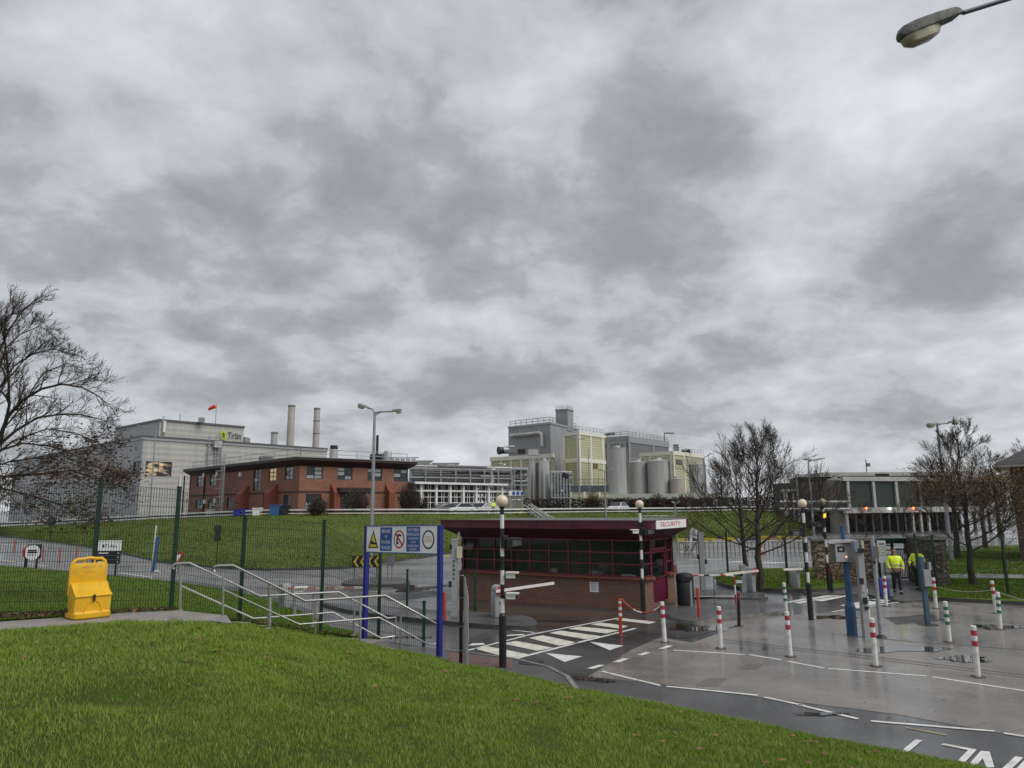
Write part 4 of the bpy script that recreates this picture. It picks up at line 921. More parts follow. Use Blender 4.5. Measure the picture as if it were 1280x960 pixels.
ir = offset_poly(oo, -1.0); railing(rf, [(*ir[0], ZE), (*ir[1], ZE), (*ir[2], ZE)], 1.1, STEEL, step=3.2, r=.04)
for px0, px1, side in ((412.5, 420, 1), (481, 488, 1), (340, 347, 0), (305, 311, 0)):
    A, B = (oK, oR) if side else (oL, oK); o_, d_, in_ = wallax(A, B); s0, _ = onwall(A, B, px0, 620); s1, _ = onwall(A, B, px1, 620)
    zt = 6.6; pr = [(0, 1), (-1.1, 1), (-1.1, zt-1.1), (-.1, zt), (0, zt)]
    m = MB(); m.extr(pr, o_+d_*s0, in_, Vector((0, 0, 1)), d_, s1-s0, pm('buttress_brick', (.20, .058, .035), .85, var=.15, scale=6)); m.build('buttress', None, off_)
o_, d_, in_ = wallax(oK, oR); m = MB(); r1 = rect(oK, oR, *z4(182, 640, 380, 668)); m.extr([(r1[0], r1[2]), (r1[1], r1[2]), (r1[1], r1[3]), (r1[0], r1[3])], o_, d_, Vector((0, 0, 1)), -in_, 1.6, EAVE); m.build('canopy', None, off_)
# drainpipes and little wall lamps on the long side
o_, d_, in_ = wallax(oL, oK)
for px in (256, 230.8): s, _ = onwall(oL, oK, px, 610); m = MB(); m.tube([o_+d_*s-in_*.12+Vector((0, 0, 1.5)), o_+d_*s-in_*.12+Vector((0, 0, ZW))], .11, 6, BLACK); m.build('drainpipe', None, off_)
for px in (331, 305): s, _ = onwall(oL, oK, px, 610); m = MB(); m.tube([o_+d_*s-in_*.12+Vector((0, 0, 1.5)), o_+d_*s-in_*.12+Vector((0, 0, 5.5))], .09, 6, BLACK); m.build('drainpipe', None, off_)
for px, py in ((273, 592), (256.5, 594), (257, 627), (270, 626), (279, 626), (302, 593), (234, 626)):
    s, z = onwall(oL, oK, px, py); m = MB(); m.box(o_+d_*s-in_*.15+Vector((0, 0, z)), (.5, .3, .6), WHITE, math.atan2(d_.y, d_.x)); m.build('wall_unit', None, off_)
# caged ladder
m = MB(); sa, _ = onwall(oL, oK, 284, 610); sb_, _ = onwall(oL, oK, 287.5, 610)
for s in (sa, sb_): m.tube([o_+d_*s-in_*1.0+Vector((0, 0, 2.6)), o_+d_*s-in_*1.0+Vector((0, 0, ZE+1.5))], .06, 5, STEEL)
sc_, sd_ = onwall(oL, oK, 290.5, 610)[0], onwall(oL, oK, 293, 610)[0]
for s in (sc_, sd_): m.tube([o_+d_*s-in_*1.5+Vector((0, 0, 2.6)), o_+d_*s-in_*1.5+Vector((0, 0, ZE+1.5))], .05, 5, STEEL)
for i in range(16): z = 2.9+i*.48; m.tube([o_+d_*sa-in_*1.0+Vector((0, 0, z)), o_+d_*sb_-in_*1.0+Vector((0, 0, z))], .035, 4, STEEL)
for i in range(6): z = 4+i*1.2; m.tube([o_+d_*sa-in_*1.0+Vector((0, 0, z)), o_+d_*(sa-.1)-in_*1.7+Vector((0, 0, z)), o_+d_*sd_-in_*1.6+Vector((0, 0, z)), o_+d_*sb_-in_*1.0+Vector((0, 0, z))], .04, 4, STEEL)
m.build('ladder', None, off_)
# plant on the office roof
def roofthing(name, px, py, lab, cat, prof, mat, z=ZE, n=14, back=4):
    p = G(px, py, z); p = p+Vector((p.x, p.y, 0)).normalized()*back*0; m = MB(); m.lathe((p.x, p.y, z), prof, n, mat); return tag(m.build(name, smooth='auto'), lab, cat)
q = P(416, 600, 93); m = MB(); m.lathe((q.x, q.y, ZE), [(.55, 0), (.55, 1.3), (.5, 1.5)], 14, STEELL); m.lathe((q.x, q.y, ZE+1.5), [(.5, 0), (.5, .5), (.35, .5)], 14, BLACK); tag(m.build('roof_cowl', smooth='auto'), 'pale roof cowl with a black cap above the brick office', 'roof cowl')
q = P(484, 600, 100); m = MB(); m.lathe((q.x, q.y, ZE), [(.6, 0), (.6, 1.6), (.5, 1.75), (.3, 1.8)], 14, STEELL); tag(m.build('roof_tank', smooth='auto'), 'stout pale cylinder standing on the right end of the brick roof', 'tank')
q = P(470.5, 600, 98); rfl = thing('roof_flue', 'thin black flue with a bulging base on the brick roof', 'flue', (q.x, q.y, ZE)); m = MB(); m.tube([(q.x, q.y, ZE+.2), (q.x, q.y, P(470.5, 544, 98).z)], .18, 8, BLACK); m.build('pipe', None, rfl); m = MB(); m.tube([(q.x-.9, q.y, ZE+.75), (q.x+.9, q.y, ZE+.75)], .5, 12, BLACKM); m.build('drum', None, rfl)
q = P(331, 600, 100); m = MB(); m.box((q.x, q.y, ZE+.55), (1.6, 1.2, 1.1), STEELD); m.box((q.x+.1, q.y, ZE+1.15), (1.2, 1, .15), STEEL); tag(m.build('air_handler'), 'grey air handling box on the long side of the brick roof', 'air conditioner')
q = P(503, 600, 99); m = MB()
for i in range(5): m.box((q.x+i*.75-1.5, q.y, ZE+.3), (.5, .7, .6), STEELL)
m.tube([(q.x-2, q.y, ZE+.75), (q.x+2.2, q.y, ZE+.75)], .09, 6, STEELL); tag(m.build('roof_plant'), 'row of small pale units on the right of the brick roof', 'roof plant')
# --- skip bins and boxes along the foot of the office
def bin_box(px0, px1, y0, y1, d, mat, lab, name='waste_bin', cat='bin'):
    a, b = P(px0, y1, d), P(px1, y1, d); zt = P(px0, y0, d).z; zb = min(a.z, 2.75); m = MB(); w = b.x-a.x
    o = Vector(((a.x+b.x)/2, d, zb)); t = thing(name, lab, cat, o.to_tuple())
    m.extr([(-w*.42, 0), (w*.42, 0), (w*.5, zt-zb-.08), (-w*.5, zt-zb-.08)], o+Vector((0, -.5, 0)), (1, 0, 0), (0, 0, 1), (0, 1, 0), 1.0, mat); m.build('body', None, t)
    m = MB(); m.extr([(-w*.52, 0), (w*.52, 0), (w*.48, .1), (-w*.48, .1)], o+Vector((0, -.55, zt-zb-.078)), (1, 0, 0), (0, 0, 1), (0, 1, 0), 1.1, mat); m.build('lid', None, t)
BLUE_B = pm('blue_plastic', (.02, .035, .30), .5, var=.15); BLUE_C = pm('mid_blue_plastic', (.03, .10, .25), .5, var=.15)
bin_box(293, 302, 636.5, 642, 86, BLUE_B, 'low ultramarine bin at the foot of the ladder'); bin_box(304, 310.5, 636.8, 642, 86, BLUE_B, 'smaller ultramarine bin right of the other blue one')
bin_box(338, 351, 631, 642, 84, BLUE_C, 'large mid blue bin by the office wall'); bin_box(352.5, 362, 632, 642, 84, BLACKM, 'black bin beside the large blue bin')
bin_box(317, 326.5, 635, 642, 85, WHITE, 'white box standing by the office wall'); bin_box(258.5, 267, 637, 644, 92, STEELL, 'pale grey box near the far end of the office')
# --- white framed glazed hall with the pipe bridges over it
DG = 106
wA, wB = P(514, 640, 99), P(631, 640, 112); wA.z = wB.z = 0; zt = P(514, 603.5, 99).z
gh = thing('glazed_hall', 'low white framed hall glazed to the ground behind the parked cars', 'hall', (wA.x, wA.y, 2.8))
o_, d_, in_ = wallax(wA, wB); Lw = (wB-wA).length
m = MB(); m.beam(o_+Vector((0, 0, zt)), XY(wB)+Vector((0, 0, zt)), 1.4, .3, WHITE); zb2 = 2.4
for px in (526, 545, 562.5, 579, 595, 610.5, 627): s, _ = onwall(wA, wB, px, 620); m.beam(o_+d_*s+Vector((0, 0, 2.4)), o_+d_*s+Vector((0, 0, zt-.15)), .34, .34, WHITE, in_)
zm = P(545, 613.5, 102).z
m.beam(o_+Vector((0, 0, zm)), XY(wB)+Vector((0, 0, zm)), .2, .25, WHITE); m.build('frame', None, gh)
m = MB(); m.sheet([o_+in_*.25+Vector((0, 0, 2.4)), XY(wB)+in_*.25+Vector((0, 0, 2.4)), XY(wB)+in_*.25+Vector((0, 0, zt-.2)), o_+in_*.25+Vector((0, 0, zt-.2))], GLASS); m.build('pane', None, gh)
m = MB()
for i in range(44): s = Lw*(i+.5)/44; m.beam(o_+d_*s+in_*.2+Vector((0, 0, 2.4)), o_+d_*s+in_*.2+Vector((0, 0, zt-.2)), .08, .06, WHITE if i % 3 else FRAME_D, in_)
for z in (3.4, 4.2, 5.0): m.beam(o_+in_*.2+Vector((0, 0, z)), XY(wB)+in_*.2+Vector((0, 0, z)), .06, .08, WHITE)
m.build('glazing_bar', None, gh)
m = MB(); INT = pm('hall_interior', (.10, .095, .08), .8, var=.5, scale=.8); bk_ = in_*7
m.sheet([o_+bk_+Vector((0, 0, 2.4)), XY(wB)+bk_+Vector((0, 0, 2.4)), XY(wB)+bk_+Vector((0, 0, zt)), o_+bk_+Vector((0, 0, zt))], INT); m.prism([(q.x, q.y) for q in (o_+in_*.4, XY(wB)+in_*.4, XY(wB)+bk_, o_+bk_)], zt-.14, zt+.1, ROOFG)
m.build('inner_wall', None, gh)
def pipe_rack(x0, x1, d0, d1, ys, lab, npipe, seed, cols_=(), zb=2.7):
    r_ = random.Random(seed); a, b = P(x0, 620, d0), P(x1, 620, d1); t = thing('pipe_bridge', lab, 'pipe bridge', ((a.x+b.x)/2, (a.y+b.y)/2, zb)); m = MB()
    ztop = P(x0, ys[0], d0).z; zbot = P(x0, ys[1], d0).z; n = 7; inn = Vector((0, 1, 0))
    for i in range(n+1):
        p = a.lerp(b, i/n)
        for k in (0, 2.6): m.beam(XY(p+inn*k, zb), XY(p+inn*k, ztop), .22, .22, STEEL, inn)
        for j in range(4): z = zbot+(ztop-zbot)*j/3; m.beam(XY(p, z), XY(p+inn*2.6, z), .18, .2, STEEL)
        if i < n: q = a.lerp(b, (i+1)/n); m.beam(XY(p, ztop), XY(q, ztop), .14, .16, STEEL); m.beam(XY(p, zbot), XY(q, zbot), .14, .16, STEEL)
    m.build('frame', None, t)
    for i in range(npipe):
        m = MB(); z = zbot+(ztop-zbot)*(r_.random()*1.05); k = inn*r_.uniform(0, 2.5); s0, s1 = sorted((r_.random(), r_.random()));
        if r_.random() < .6: s0, s1 = 0, 1
        rr = r_.choice((.06, .09, .12, .16, .26)); z += r_.choice((0, 0, 0, .8, -1.6, -2.6)); p, q = XY(a.lerp(b, s0)+k, z), XY(a.lerp(b, s1)+k, z); pts = [p, q]
        if r_.random() < .55: pts = [p-Vector((0, 0, r_.uniform(.6, 4.5)))]+pts
        if r_.random() < .4: pts = pts+[q-Vector((0, 0, r_.uniform(.6, 2.5)))]
        m.tube(pts, rr, 6, [STEELL, STEELD, STEELD, STEEL, STAINL][r_.randrange(5)]); m.build('pipe', None, t)
    return t
pipe_rack(512, 640, 108, 118, (585, 604), 'long pipe bridge running above the white glazed hall', 60, 1)
pipe_rack(600, 660, 122, 125, (586, 606), 'dense pipe bridge in front of the low cream block', 60, 2)
pipe_rack(690, 716, 121, 124, (591, 622), 'tall stack of pipework right of the stainless tanks', 34, 8)
pipe_rack(514, 560, 124, 126, (590, 603), 'further pipe bridge beyond the end of the brick office', 12, 5)
for x0, x1, y0, y1, d, lab in ((517, 536, 579.5, 605, 140, 'olive shed end showing past the brick office roof'), (538, 571, 582, 600, 165, 'pale roofed shed far behind the pipe bridge')):
    a, b = P(x0, 620, d), P(x1, 620, d); zt_ = P(x0, y0, d).z; t = thing('far_shed', lab, 'shed', ((a.x+b.x)/2, d, 2)); m = MB(); mt = CL_CREAM if d == 140 else CL_SILV
    m.wall(a, b, 2, zt_, [], mt); m.wall(b, b+Vector((0, 12, 0)), 2, zt_, [], mt); m.build('wall', None, t); m = MB(); mid = (zt_+1.0)
    m.add([XY(a-Vector((.3, .3, 0)), zt_), XY(b+Vector((.3, -.3, 0)), zt_), XY(b+Vector((.3, 6, 0)), mid), XY(a+Vector((-.3, 6, 0)), mid)], [(0, 1, 2, 3)], ROOFG); m.build('roof', None, t)
# --- the cream and grey dryer plant
low = corner(P(614, 572, 140).z, (613.5, 572), (690, 568), (705, 570))
zl = low[0].z
lowA, lowB = P(613.5, 600, 148), P(692, 600, 138); zl = P(613.5, 572, 148).z
pl_ = thing('cream_plant_block', 'low cream clad plant block with white ribs behind the pipe bridge', 'factory', ((lowA.x+lowB.x)/2, 143, 2.8))
lo4 = [XY(lowA), XY(lowB), XY(lowB)+Vector((1, 14, 0)), XY(lowA)+Vector((1, 14, 0))]
block(pl_, 2, zl, lo4, CL_CREAM, trim=TRIM, th=.8); vtrims(pl_, lowA, lowB, (614.5, 627, 639, 652, 667, 681), 2, zl, TRIM, .35)
ZM = P(688, 527.6, 150).z
gm = corner(ZM, (635.5, 533.5), (688, 527.8), (722, 536)); gm = [gm[0], gm[1], gm[2], gm[3]]
mk_ = thing('grey_dryer_tower', 'tall silver grey dryer block topped by a square tower', 'factory', XY(gm[1], 2.8).to_tuple())
block(mk_, 2, ZM, gm, CL_SILV, trim=STEEL, th=.4); of = offset_poly([(p.x, p.y) for p in gm], -.3)
railing(mk_, [(*of[0], ZM), (*of[1], ZM), (*of[2], ZM)], 1.2, STEELD, step=1.6, r=.06)
tw = corner(P(709, 510.5, 158).z, (694.5, 512), (709.5, 510.8), (716.5, 513)); ZTW = tw[1].z
block(mk_, ZM-1, ZTW, tw, [CL_SILV, CL_SILV], name='tower_head', trim=STEEL, th=.3); ot = offset_poly([(p.x, p.y) for p in tw], -.1); railing(mk_, [(*ot[0], ZTW), (*ot[1], ZTW), (*ot[2], ZTW)], .7, STEELD, step=1, r=.04)
o_, d_, in_ = wallax(gm[0], gm[1]); m = MB()
pts = [onwall(gm[0], gm[1], x, y) for x, y in ((640, 545), (676, 541.5), (679, 543), (679.5, 558))]; m.tube([o_+d_*s-in_*.6+Vector((0, 0, z)) for s, z in pts], .42, 8, STEELL); m.build('duct', None, mk_)
q = P(637, 562, 134); fd = thing('fan_duct', 'large steel fan housing with a flared dark mouth on the cream roof', 'fan', (q.x, q.y, zl)); m = MB(); zc = q.z
m.tube([(q.x-1.3, q.y-.9, zc-.2), (q.x-.6, q.y-.4, zc-.05), (q.x, q.y, zc), (q.x+1.0, q.y, zc)], [.6, .6, .8, .8], 14, STEEL); m.box((q.x, q.y, zl+.4), (2.6, 1.6, 1.2), STEELD); m.build('housing', None, fd, smooth='auto')
m = MB(); m.tube([(q.x-2.1, q.y-1.3, zc-.3), (q.x-1.25, q.y-.9, zc-.2)], [.78, .6], 14, BLACK); m.build('mouth', None, fd)
q2 = P(652, 563, 134); m = MB(); m.box((q2.x, q2.y, q2.z-.2), (1.7, 1.4, 1.0), STEELD); m.box((q2.x, q2.y-.75, q2.z-.2), (1.3, .1, .7), BLACK); m.box((q2.x+2.2, q2.y, q2.z-.4), (1.9, 1.4, 1.1), STEELL); tag(m.build('cooling_unit'), 'dark louvred cooling unit beside the fan housing', 'cooling unit')
ct = corner(P(724, 539, 140).z, (705, 541.5), (724, 539.2), (756, 544)); ZC = ct[1].z
cr_ = thing('cream_tower_block', 'tall cream clad tower block framed in white between grey blocks', 'factory', XY(ct[1], 2.8).to_tuple())
block(cr_, 2, ZC, ct, CL_CREAM, trim=TRIM, th=.7)
m = MB(); zbnd = P(724, 575, ct[1].y).z
for A, B in ((ct[0], ct[1]), (ct[1], ct[2])): o_, d_, in_ = wallax(A, B); m.beam(o_-in_*.06+Vector((0, 0, zbnd)), XY(B)-in_*.06+Vector((0, 0, zbnd)), .14, .8, TRIM)
m.build('band', None, cr_); vtrims(cr_, ct[0], ct[1], (706, 723.5), 2, ZC, TRIM, .55); vtrims(cr_, ct[1], ct[2], (725, 739.5, 754.5), 2, ZC, TRIM, .55)
oc = offset_poly([(p.x, p.y) for p in ct], -.2); railing(cr_, [(*oc[0], ZC), (*oc[1], ZC), (*oc[2], ZC)], 1.1, STEELL, step=1.4, r=.05)
o_, d_, in_ = wallax(ct[1], ct[2]); r1 = rect(ct[1], ct[2], 741.5, 580, 746.5, 585.5); m = MB(); m.extr([(r1[0], r1[2]), (r1[1], r1[2]), (r1[1], r1[3]), (r1[0], r1[3])], o_, d_, Vector((0, 0, 1)), -in_, .15, pm('louvre_brown', (.14, .12, .06), .6)); m.build('louvre', None, cr_)
dk = corner(P(785, 545, 170).z, (755.5, 547), (786, 545), (835.5, 552)); ZD = dk[1].z
dkb = thing('dark_grey_block', 'dark grey clad block with pale parapet behind the silos', 'factory', XY(dk[1], 2.8).to_tuple())
block(dkb, 2, ZD, dk, CL_DARK, trim=CL_SILV, th=1.6); vtrims(dkb, dk[0], dk[1], (763, 777), 2, ZD, CL_SILV, .7); vtrims(dkb, dk[1], dk[2], (787, 818), 2, ZD, CL_SILV, .7)
od = offset_poly([(p.x, p.y) for p in dk], -.2); railing(dkb, [(*od[0], ZD), (*od[1], ZD), (*od[2], ZD)], 1.1, STEELD, step=1.8, r=.05)
m = MB(); p = XY(dk[2], ZD); m.tube([p+Vector((-1, 0, 0)), p+Vector((-1, 0, 2.4))], .12, 6, STEELD); m.beam(p+Vector((-1, 0, 2.2)), p+Vector((1.6, 0, 2.2)), .3, .3, STEELD); p2 = XY(dk[0], ZD); m.beam(p2+Vector((0, 0, .6)), p2+Vector((2.6, 0, 1.0)), .5, .6, STEELD); m.build('davit', None, dkb)
cp = corner(P(841, 564, 150).z, (800, 566.5), (841.5, 563.8), (880.5, 569)); ZP = cp[1].z
cpb = thing('cream_end_block', 'cream clad block with white corner posts right of the silos', 'factory', XY(cp[1], 2.8).to_tuple())
block(cpb, 2, ZP, cp, CL_CREAM, trim=TRIM, th=.8); vtrims(cpb, cp[0], cp[1], (802, 814, 840.5), 2, ZP, TRIM, .5); vtrims(cpb, cp[1], cp[2], (842.5, 856, 868.5, 880), 2, ZP, TRIM, .5)
o_, d_, in_ = wallax(cp[1], cp[2]); r1 = rect(cp[1], cp[2], 845, 574.5, 852.5, 580.5); m = MB(); m.extr([(r1[0], r1[2]), (r1[1], r1[2]), (r1[1], r1[3]), (r1[0], r1[3])], o_, d_, Vector((0, 0, 1)), -in_, .12, pm('vent_grille', (.12, .11, .09), .6)); m.build('louvre', None, cpb)
op = offset_poly([(p.x, p.y) for p in cp], -.2); railing(cpb, [(*op[1], ZP), (*op[2], ZP)], 1.0, STEELL, step=1.6, r=.05)
m = MB(); p = XY(cp[1].lerp(cp[2], .12), ZP); m.box(p+Vector((0, 1, .8)), (.9, .9, 1.6), STEELD); p = XY(cp[1].lerp(cp[2], .42), ZP); m.box(p+Vector((0, 1, .4)), (1.8, .9, .8), BLACK); m.build('roof_vent', None, cpb)
fl = [P(713, 620, 124), P(760, 620, 124)]; ffb = thing('cream_annex', 'low cream annex with a dark railed walkway along its roof', 'annex', (fl[0].x, 124, 2.8)); zf = P(720, 607.5, 124).z
block(ffb, 2, zf, [XY(fl[0]), XY(fl[1]), XY(fl[1])+Vector((0, 8, 0)), XY(fl[0])+Vector((0, 8, 0))], CL_CREAM, trim=pm('blue_grey_fascia', (.07, .08, .10), .5), th=1.0); vtrims(ffb, fl[0], fl[1], (714, 730, 749), 2, zf, TRIM, .35)
railing(ffb, [XY(fl[0], zf), XY(fl[1], zf)], 1.15, STEELD, step=.8, r=.05)
# silos on their deck
zdk = P(772, 618, 137).z
pa, pb = P(744, 620, 129), P(900, 620, 133); dkk = thing('silo_deck', 'pale green concrete deck on columns carrying the silos', 'deck', ((pa.x+pb.x)/2, 135, 2.8))
m = MB(); PALEG = pm('pale_green_concrete', (.34, .36, .31), .7, var=.12, scale=.5); dpoly = [(pa.x, pa.y), (pb.x, pb.y), (pb.x, pb.y+14), (pa.x, pa.y+14)]; m.prism(dpoly, zdk-1.0, zdk, PALEG); m.build('slab', None, dkk)
m = MB()
for i in range(9): p = XY(pa).lerp(XY(pb), i/8); m.beam(p+Vector((0, .5, 2.5)), p+Vector((0, .5, zdk-1)), .5, .5, PALEG, (0, 1, 0))
m.sheet([XY(pa+Vector((0, 5, 0)), 2.5), XY(pb+Vector((0, 5, 0)), 2.5), XY(pb+Vector((0, 5, 0)), zdk-1.02), XY(pa+Vector((0, 5, 0)), zdk-1.02)], BLACKM); m.build('column', None, dkk)  # black sheet behind the columns stands in for the shade under the deck
def silo(x0, x1, yt, yb, d, lab, mat, cone=.06, group='silos beside the cream plant', hand=True):
    xc = (x0+x1)/2; p = P(xc, 600, d); r = (x1-x0)/2*d/F; zt = P(xc, yt, d).z; zb = P(xc, yb, d).z; t = thing('silo', lab, 'silo', (p.x, p.y, zb), group=group); h = zt-zb
    m = MB(); pr = [(r, 0)]
    m.lathe((p.x, p.y, zb), pr+[(r, h*.985)], 28, mat); m.build('shell', None, t, smooth='auto')
    m = MB(); m.lathe((p.x, p.y, zb+h*.985), [(r*1.02, 0), (r*1.02, .12), (r*.35, r*cone*4), (r*.3, r*cone*4+.3), (.1, r*cone*4+.35)], 28, mat); m.build('roof', None, t)
    if hand:
        m = MB()
        for i in range(14):
            th = 2*math.pi*i/14; q = Vector((p.x+r*.9*math.cos(th), p.y+r*.9*math.sin(th), zt)); m.tube([q, q+Vector((0, 0, 1))], .04, 4, STEELL)
            th2 = 2*math.pi*(i+1)/14; q2 = Vector((p.x+r*.9*math.cos(th2), p.y+r*.9*math.sin(th2), zt)); m.tube([q+Vector((0, 0, 1)), q2+Vector((0, 0, 1))], .04, 4, STEELL)
        m.build('railing', None, t)
        m = MB(); q = Vector((p.x+r*.85, p.y-r*.62, zb)); m.beam(q, q+Vector((0, 0, h)), .5, .08, STEELD, (0, 1, 0)); m.build('ladder', None, t)
silo(759.5, 785, 560, 618.5, 137, 'tallest and nearest left grey silo', SILO, .03)
silo(786, 809.5, 578.5, 617.5, 140, 'middle one of the three big grey silos, shorter and level topped', SILO)
silo(810, 837, 577, 617.5, 138, 'widest grey silo just left of the small tan tank', SILO)
silo(862, 881, 581, 617.5, 142, 'grey silo at the right partly behind the bare tree', SILO)
silo(837.5, 854, 599.5, 617, 136, 'small squat tan tank between the grey silos', SILO_T, hand=False)
silo(673, 689, 576, 634, 130, 'tall stainless tank in front of the cream block', STAINL, group='stainless process tanks')
silo(661.5, 672, 579, 634, 131, 'narrower stainless tank left of the tall one', STAINL, group='stainless process tanks')
silo(696, 704, 592, 634, 128, 'slim stainless vessel right of the tall tank', STAINL, group='stainless process tanks', hand=False)
# ------------------------------------------------------------------ fences
FGREEN = pm('fence_green', (.008, .042, .026), .4, var=.2, scale=3)
FWIRE = pm('fence_wire', (.006, .026, .018), .5)
GALV = STEEL
def fence_run(name, label, posts, tops, cat='fence', wire=.055, wr=.0034, pw=.075, panels=None, hstep=.2, mat_p=FGREEN):
    """posts: ground points; tops: top heights; panels of vertical wires between neighbours"""
    t = thing(name, label, cat, posts[0].to_tuple())
    for p, z in zip(posts, tops):
        m = MB(); m.box(((p.x), p.y, (p.z-.3+z)/2), (pw, pw, z-p.z+.3), mat_p); m.box((p.x, p.y, z+.012), (pw+.012, pw+.012, .03), FWIRE); m.build('post', None, t)
    for i in range(len(posts)-1):
        if panels and not panels[i]: continue
        a, b = posts[i], posts[i+1]; L2 = math.hypot(b.x-a.x, b.y-a.y); n = int(L2/wire); m = MB(); off = Vector((0, -.05, 0))
        zt0, zt1 = (tops[i], tops[i+1]) if not panels or panels[i] is True else panels[i]
        for k in range(1, n):
            u = k/n; p = a.lerp(b, u)+off; zt = zt0+(zt1-zt0)*u-.04; m.beam(p, Vector((p.x, p.y, zt)), wr*2, wr*2, FWIRE, (0, 1, 0))
        H = min(zt0-a.z, zt1-b.z); q = max(2, int(H/hstep))
        for k in range(q+1):
            u = k/q*.97+.01; m.beam(a+off+Vector((0, -.006, (zt0-a.z)*u)), b+off+Vector((0, -.006, (zt1-b.z)*u)), wr*2.2, wr*2.2, FWIRE)
        m.build('mesh_panel', None, t)
    return t
FPX = [(-190, 781, 1.5, None), (-40, 777, 1.5, None), (112, 765, 1.5, 601), (213.5, 763.0, 1.45, 609.5), (299.5, 776, 1.0, 645), (400.5, 791, .6, 651), (473, 799.5, .22, 689)]
fps = [G(a, b, z) for a, b, z, _ in FPX]; fts = [HT(*( (x+4, yt) ), p) if yt else 4.22 for (x, _, _, yt), p in zip(FPX, fps)]
fps[0] = Vector((fps[2].x*2.6, fps[2].y*1.0, 1.5)); fps[1] = Vector((fps[2].x*1.7, fps[2].y, 1.5))
pl6 = G(529.5, 811, .05); p6t = HT(530, 752, pl6)
fence_run('mesh_fence', 'tall dark green weld mesh fence stepping down beside the handrails', fps+[pl6], fts+[p6t], panels=[True, True, True, (fts[3]-.02, fts[4]+.35), True, (fts[5]-.05, fts[6]), (1.35, p6t)])
q5 = G(508.5, 759, 0); q7 = G(594, 768, 0); q8 = G(655, 775, 0)
fence_run('mesh_fence', 'low green mesh fence on the lane side in front of the hut', [q5, q7], [HT(508, 712, q5), HT(594, 713, q7)], wr=.0022)
r0, r1_, r2_, r3_ = G(1150, 738, .1), G(1171.5, 736, .1), G(1261, 745, .1), G(1420, 760, .1)
fence_run('mesh_fence', 'green mesh fence in front of the lawn at the right edge', [r0, r1_, r2_, r3_], [HT(1144, 668, r0), HT(1167, 669, r1_), HT(1254, 671, r2_), 2.25], wire=.06, wr=.0035)
ga, gb, gc, gd = G(910, 717, .1), G(985, 733, .1), G(1009, 731, .1), G(1035, 720, .1)
fence_run('mesh_fence', 'thin posts of a see-through fence round the island trees', [ga, gb, gc], [HT(907, 665, ga), HT(979, 672, gb), HT(1004, 671, gc)], wire=.3, wr=.003, pw=.09, mat_p=BLACK)
# ------------------------------------------------------------------ steps and handrails
CONC = pm('step_concrete', (.24, .225, .20), .75, var=.2, scale=2, bump=.3, dirt=(.12, .11, .09), damt=.5)
sA, sB = G(284, 773, 1.5), G(398, 795, .62)
st = thing('concrete_steps', 'pale concrete steps and landing going down between the handrails', 'steps', (sB.x, sB.y, 0))
dv = XY(sB)-XY(sA); dl = dv.length; dv.normalize(); nv = Vector((-dv.y, dv.x, 0)); NS = 6
for i in range(NS):
    a = XY(sA)+dv*(dl*i/NS); b = XY(sA)+dv*(dl*(i+1)/NS); z = 1.5-(1.5-.62)*(i+1)/(NS); m = MB(); m.prism([(q.x, q.y) for q in (a-nv*.15, b-nv*.15, b+nv*1.35, a+nv*1.35)], 0, z, CONC); m.build('tread', None, st)
l0, l1, l2, l3 = G(392, 796, .6), G(452, 806, .6), G(486, 800, .6), G(430, 790, .6)
m = MB(); m.prism([(q.x, q.y) for q in (XY(sB)-nv*.2, l1, l2, XY(sB)+nv*1.4)], 0, .6, CONC); m.build('landing', None, st)
e0 = (XY(l1)+XY(l2))/2; ed = (XY(l2)-XY(l1)); en = Vector((ed.y, -ed.x, 0)).normalized()
for i in range(3):
    m = MB(); a, b = XY(l1)+en*.28*i, XY(l2)+en*.28*i; m.prism([(q.x, q.y) for q in (a, a+en*.28, b+en*.28, b)], 0, .6-.16*(i+1), CONC); m.build('tread', None, st)
def handrail(label, tops, mids, posts, r=.024):
    t = thing('handrail', label, 'handrail', tops[0].to_tuple(), group='stainless handrails of the steps')
    m = MB(); m.tube(tops, r, 10, STAINL); m.build('top_rail', None, t, smooth='auto')
    m = MB(); m.tube(mids, r*.72, 8, STAINL); m.build('mid_rail', None, t, smooth='auto')
    for a, b in posts:
        m = MB(); m.tube([a, b], r*.95, 8, STAINL); m.lathe((a.x, a.y, a.z), [(.06, 0), (.06, .012)], 10, STAINL); m.build('post', None, t, smooth='auto')
D = lambda px, py, d: P(px, py, d)
tops = [D(268.5, 715, 14.3), D(266.5, 712, 14.3), D(267.5, 709, 14.25), D(271, 707.5, 14.2), D(291, 706.5, 14.2), D(381, 751.2, 15.3), D(481.5, 744.3, 16.3), D(546, 780, 17), D(550, 780, 17)]
mids = [D(280.5, 738, 14.1), D(374, 780.5, 15.25), D(474, 772, 16.2), D(536, 806, 16.9), D(550, 804.5, 17)]
handrail('nearer stainless handrail beside the lawn, running down to the blue posts', tops, mids,
         [(D(278.5, 771.5, 14.15), D(279, 715, 14.15)), (D(335, 786, 14.8), D(336.5, 729, 14.75)), (D(394, 797, 15.5), D(394, 750.5, 15.5)), (D(450, 806, 15.95), D(450.5, 747, 16.0)), (D(500.5, 815, 16.5), D(501, 755.5, 16.5))])
tops = [D(218.5, 711.5, 14.9), D(215.5, 709.5, 14.9), D(216, 706.5, 14.85), D(220, 704.5, 14.8), D(237, 703.8, 14.8), D(325, 745.2, 16), D(423, 740, 17), D(484.5, 773, 17.7), D(494.5, 771.5, 17.8), D(494.5, 805, 17.8)]
mids = [D(227, 732.5, 14.9), D(317, 773, 16), D(416.5, 765.5, 16.95), D(476, 797.5, 17.65), D(494.5, 795, 17.8)]
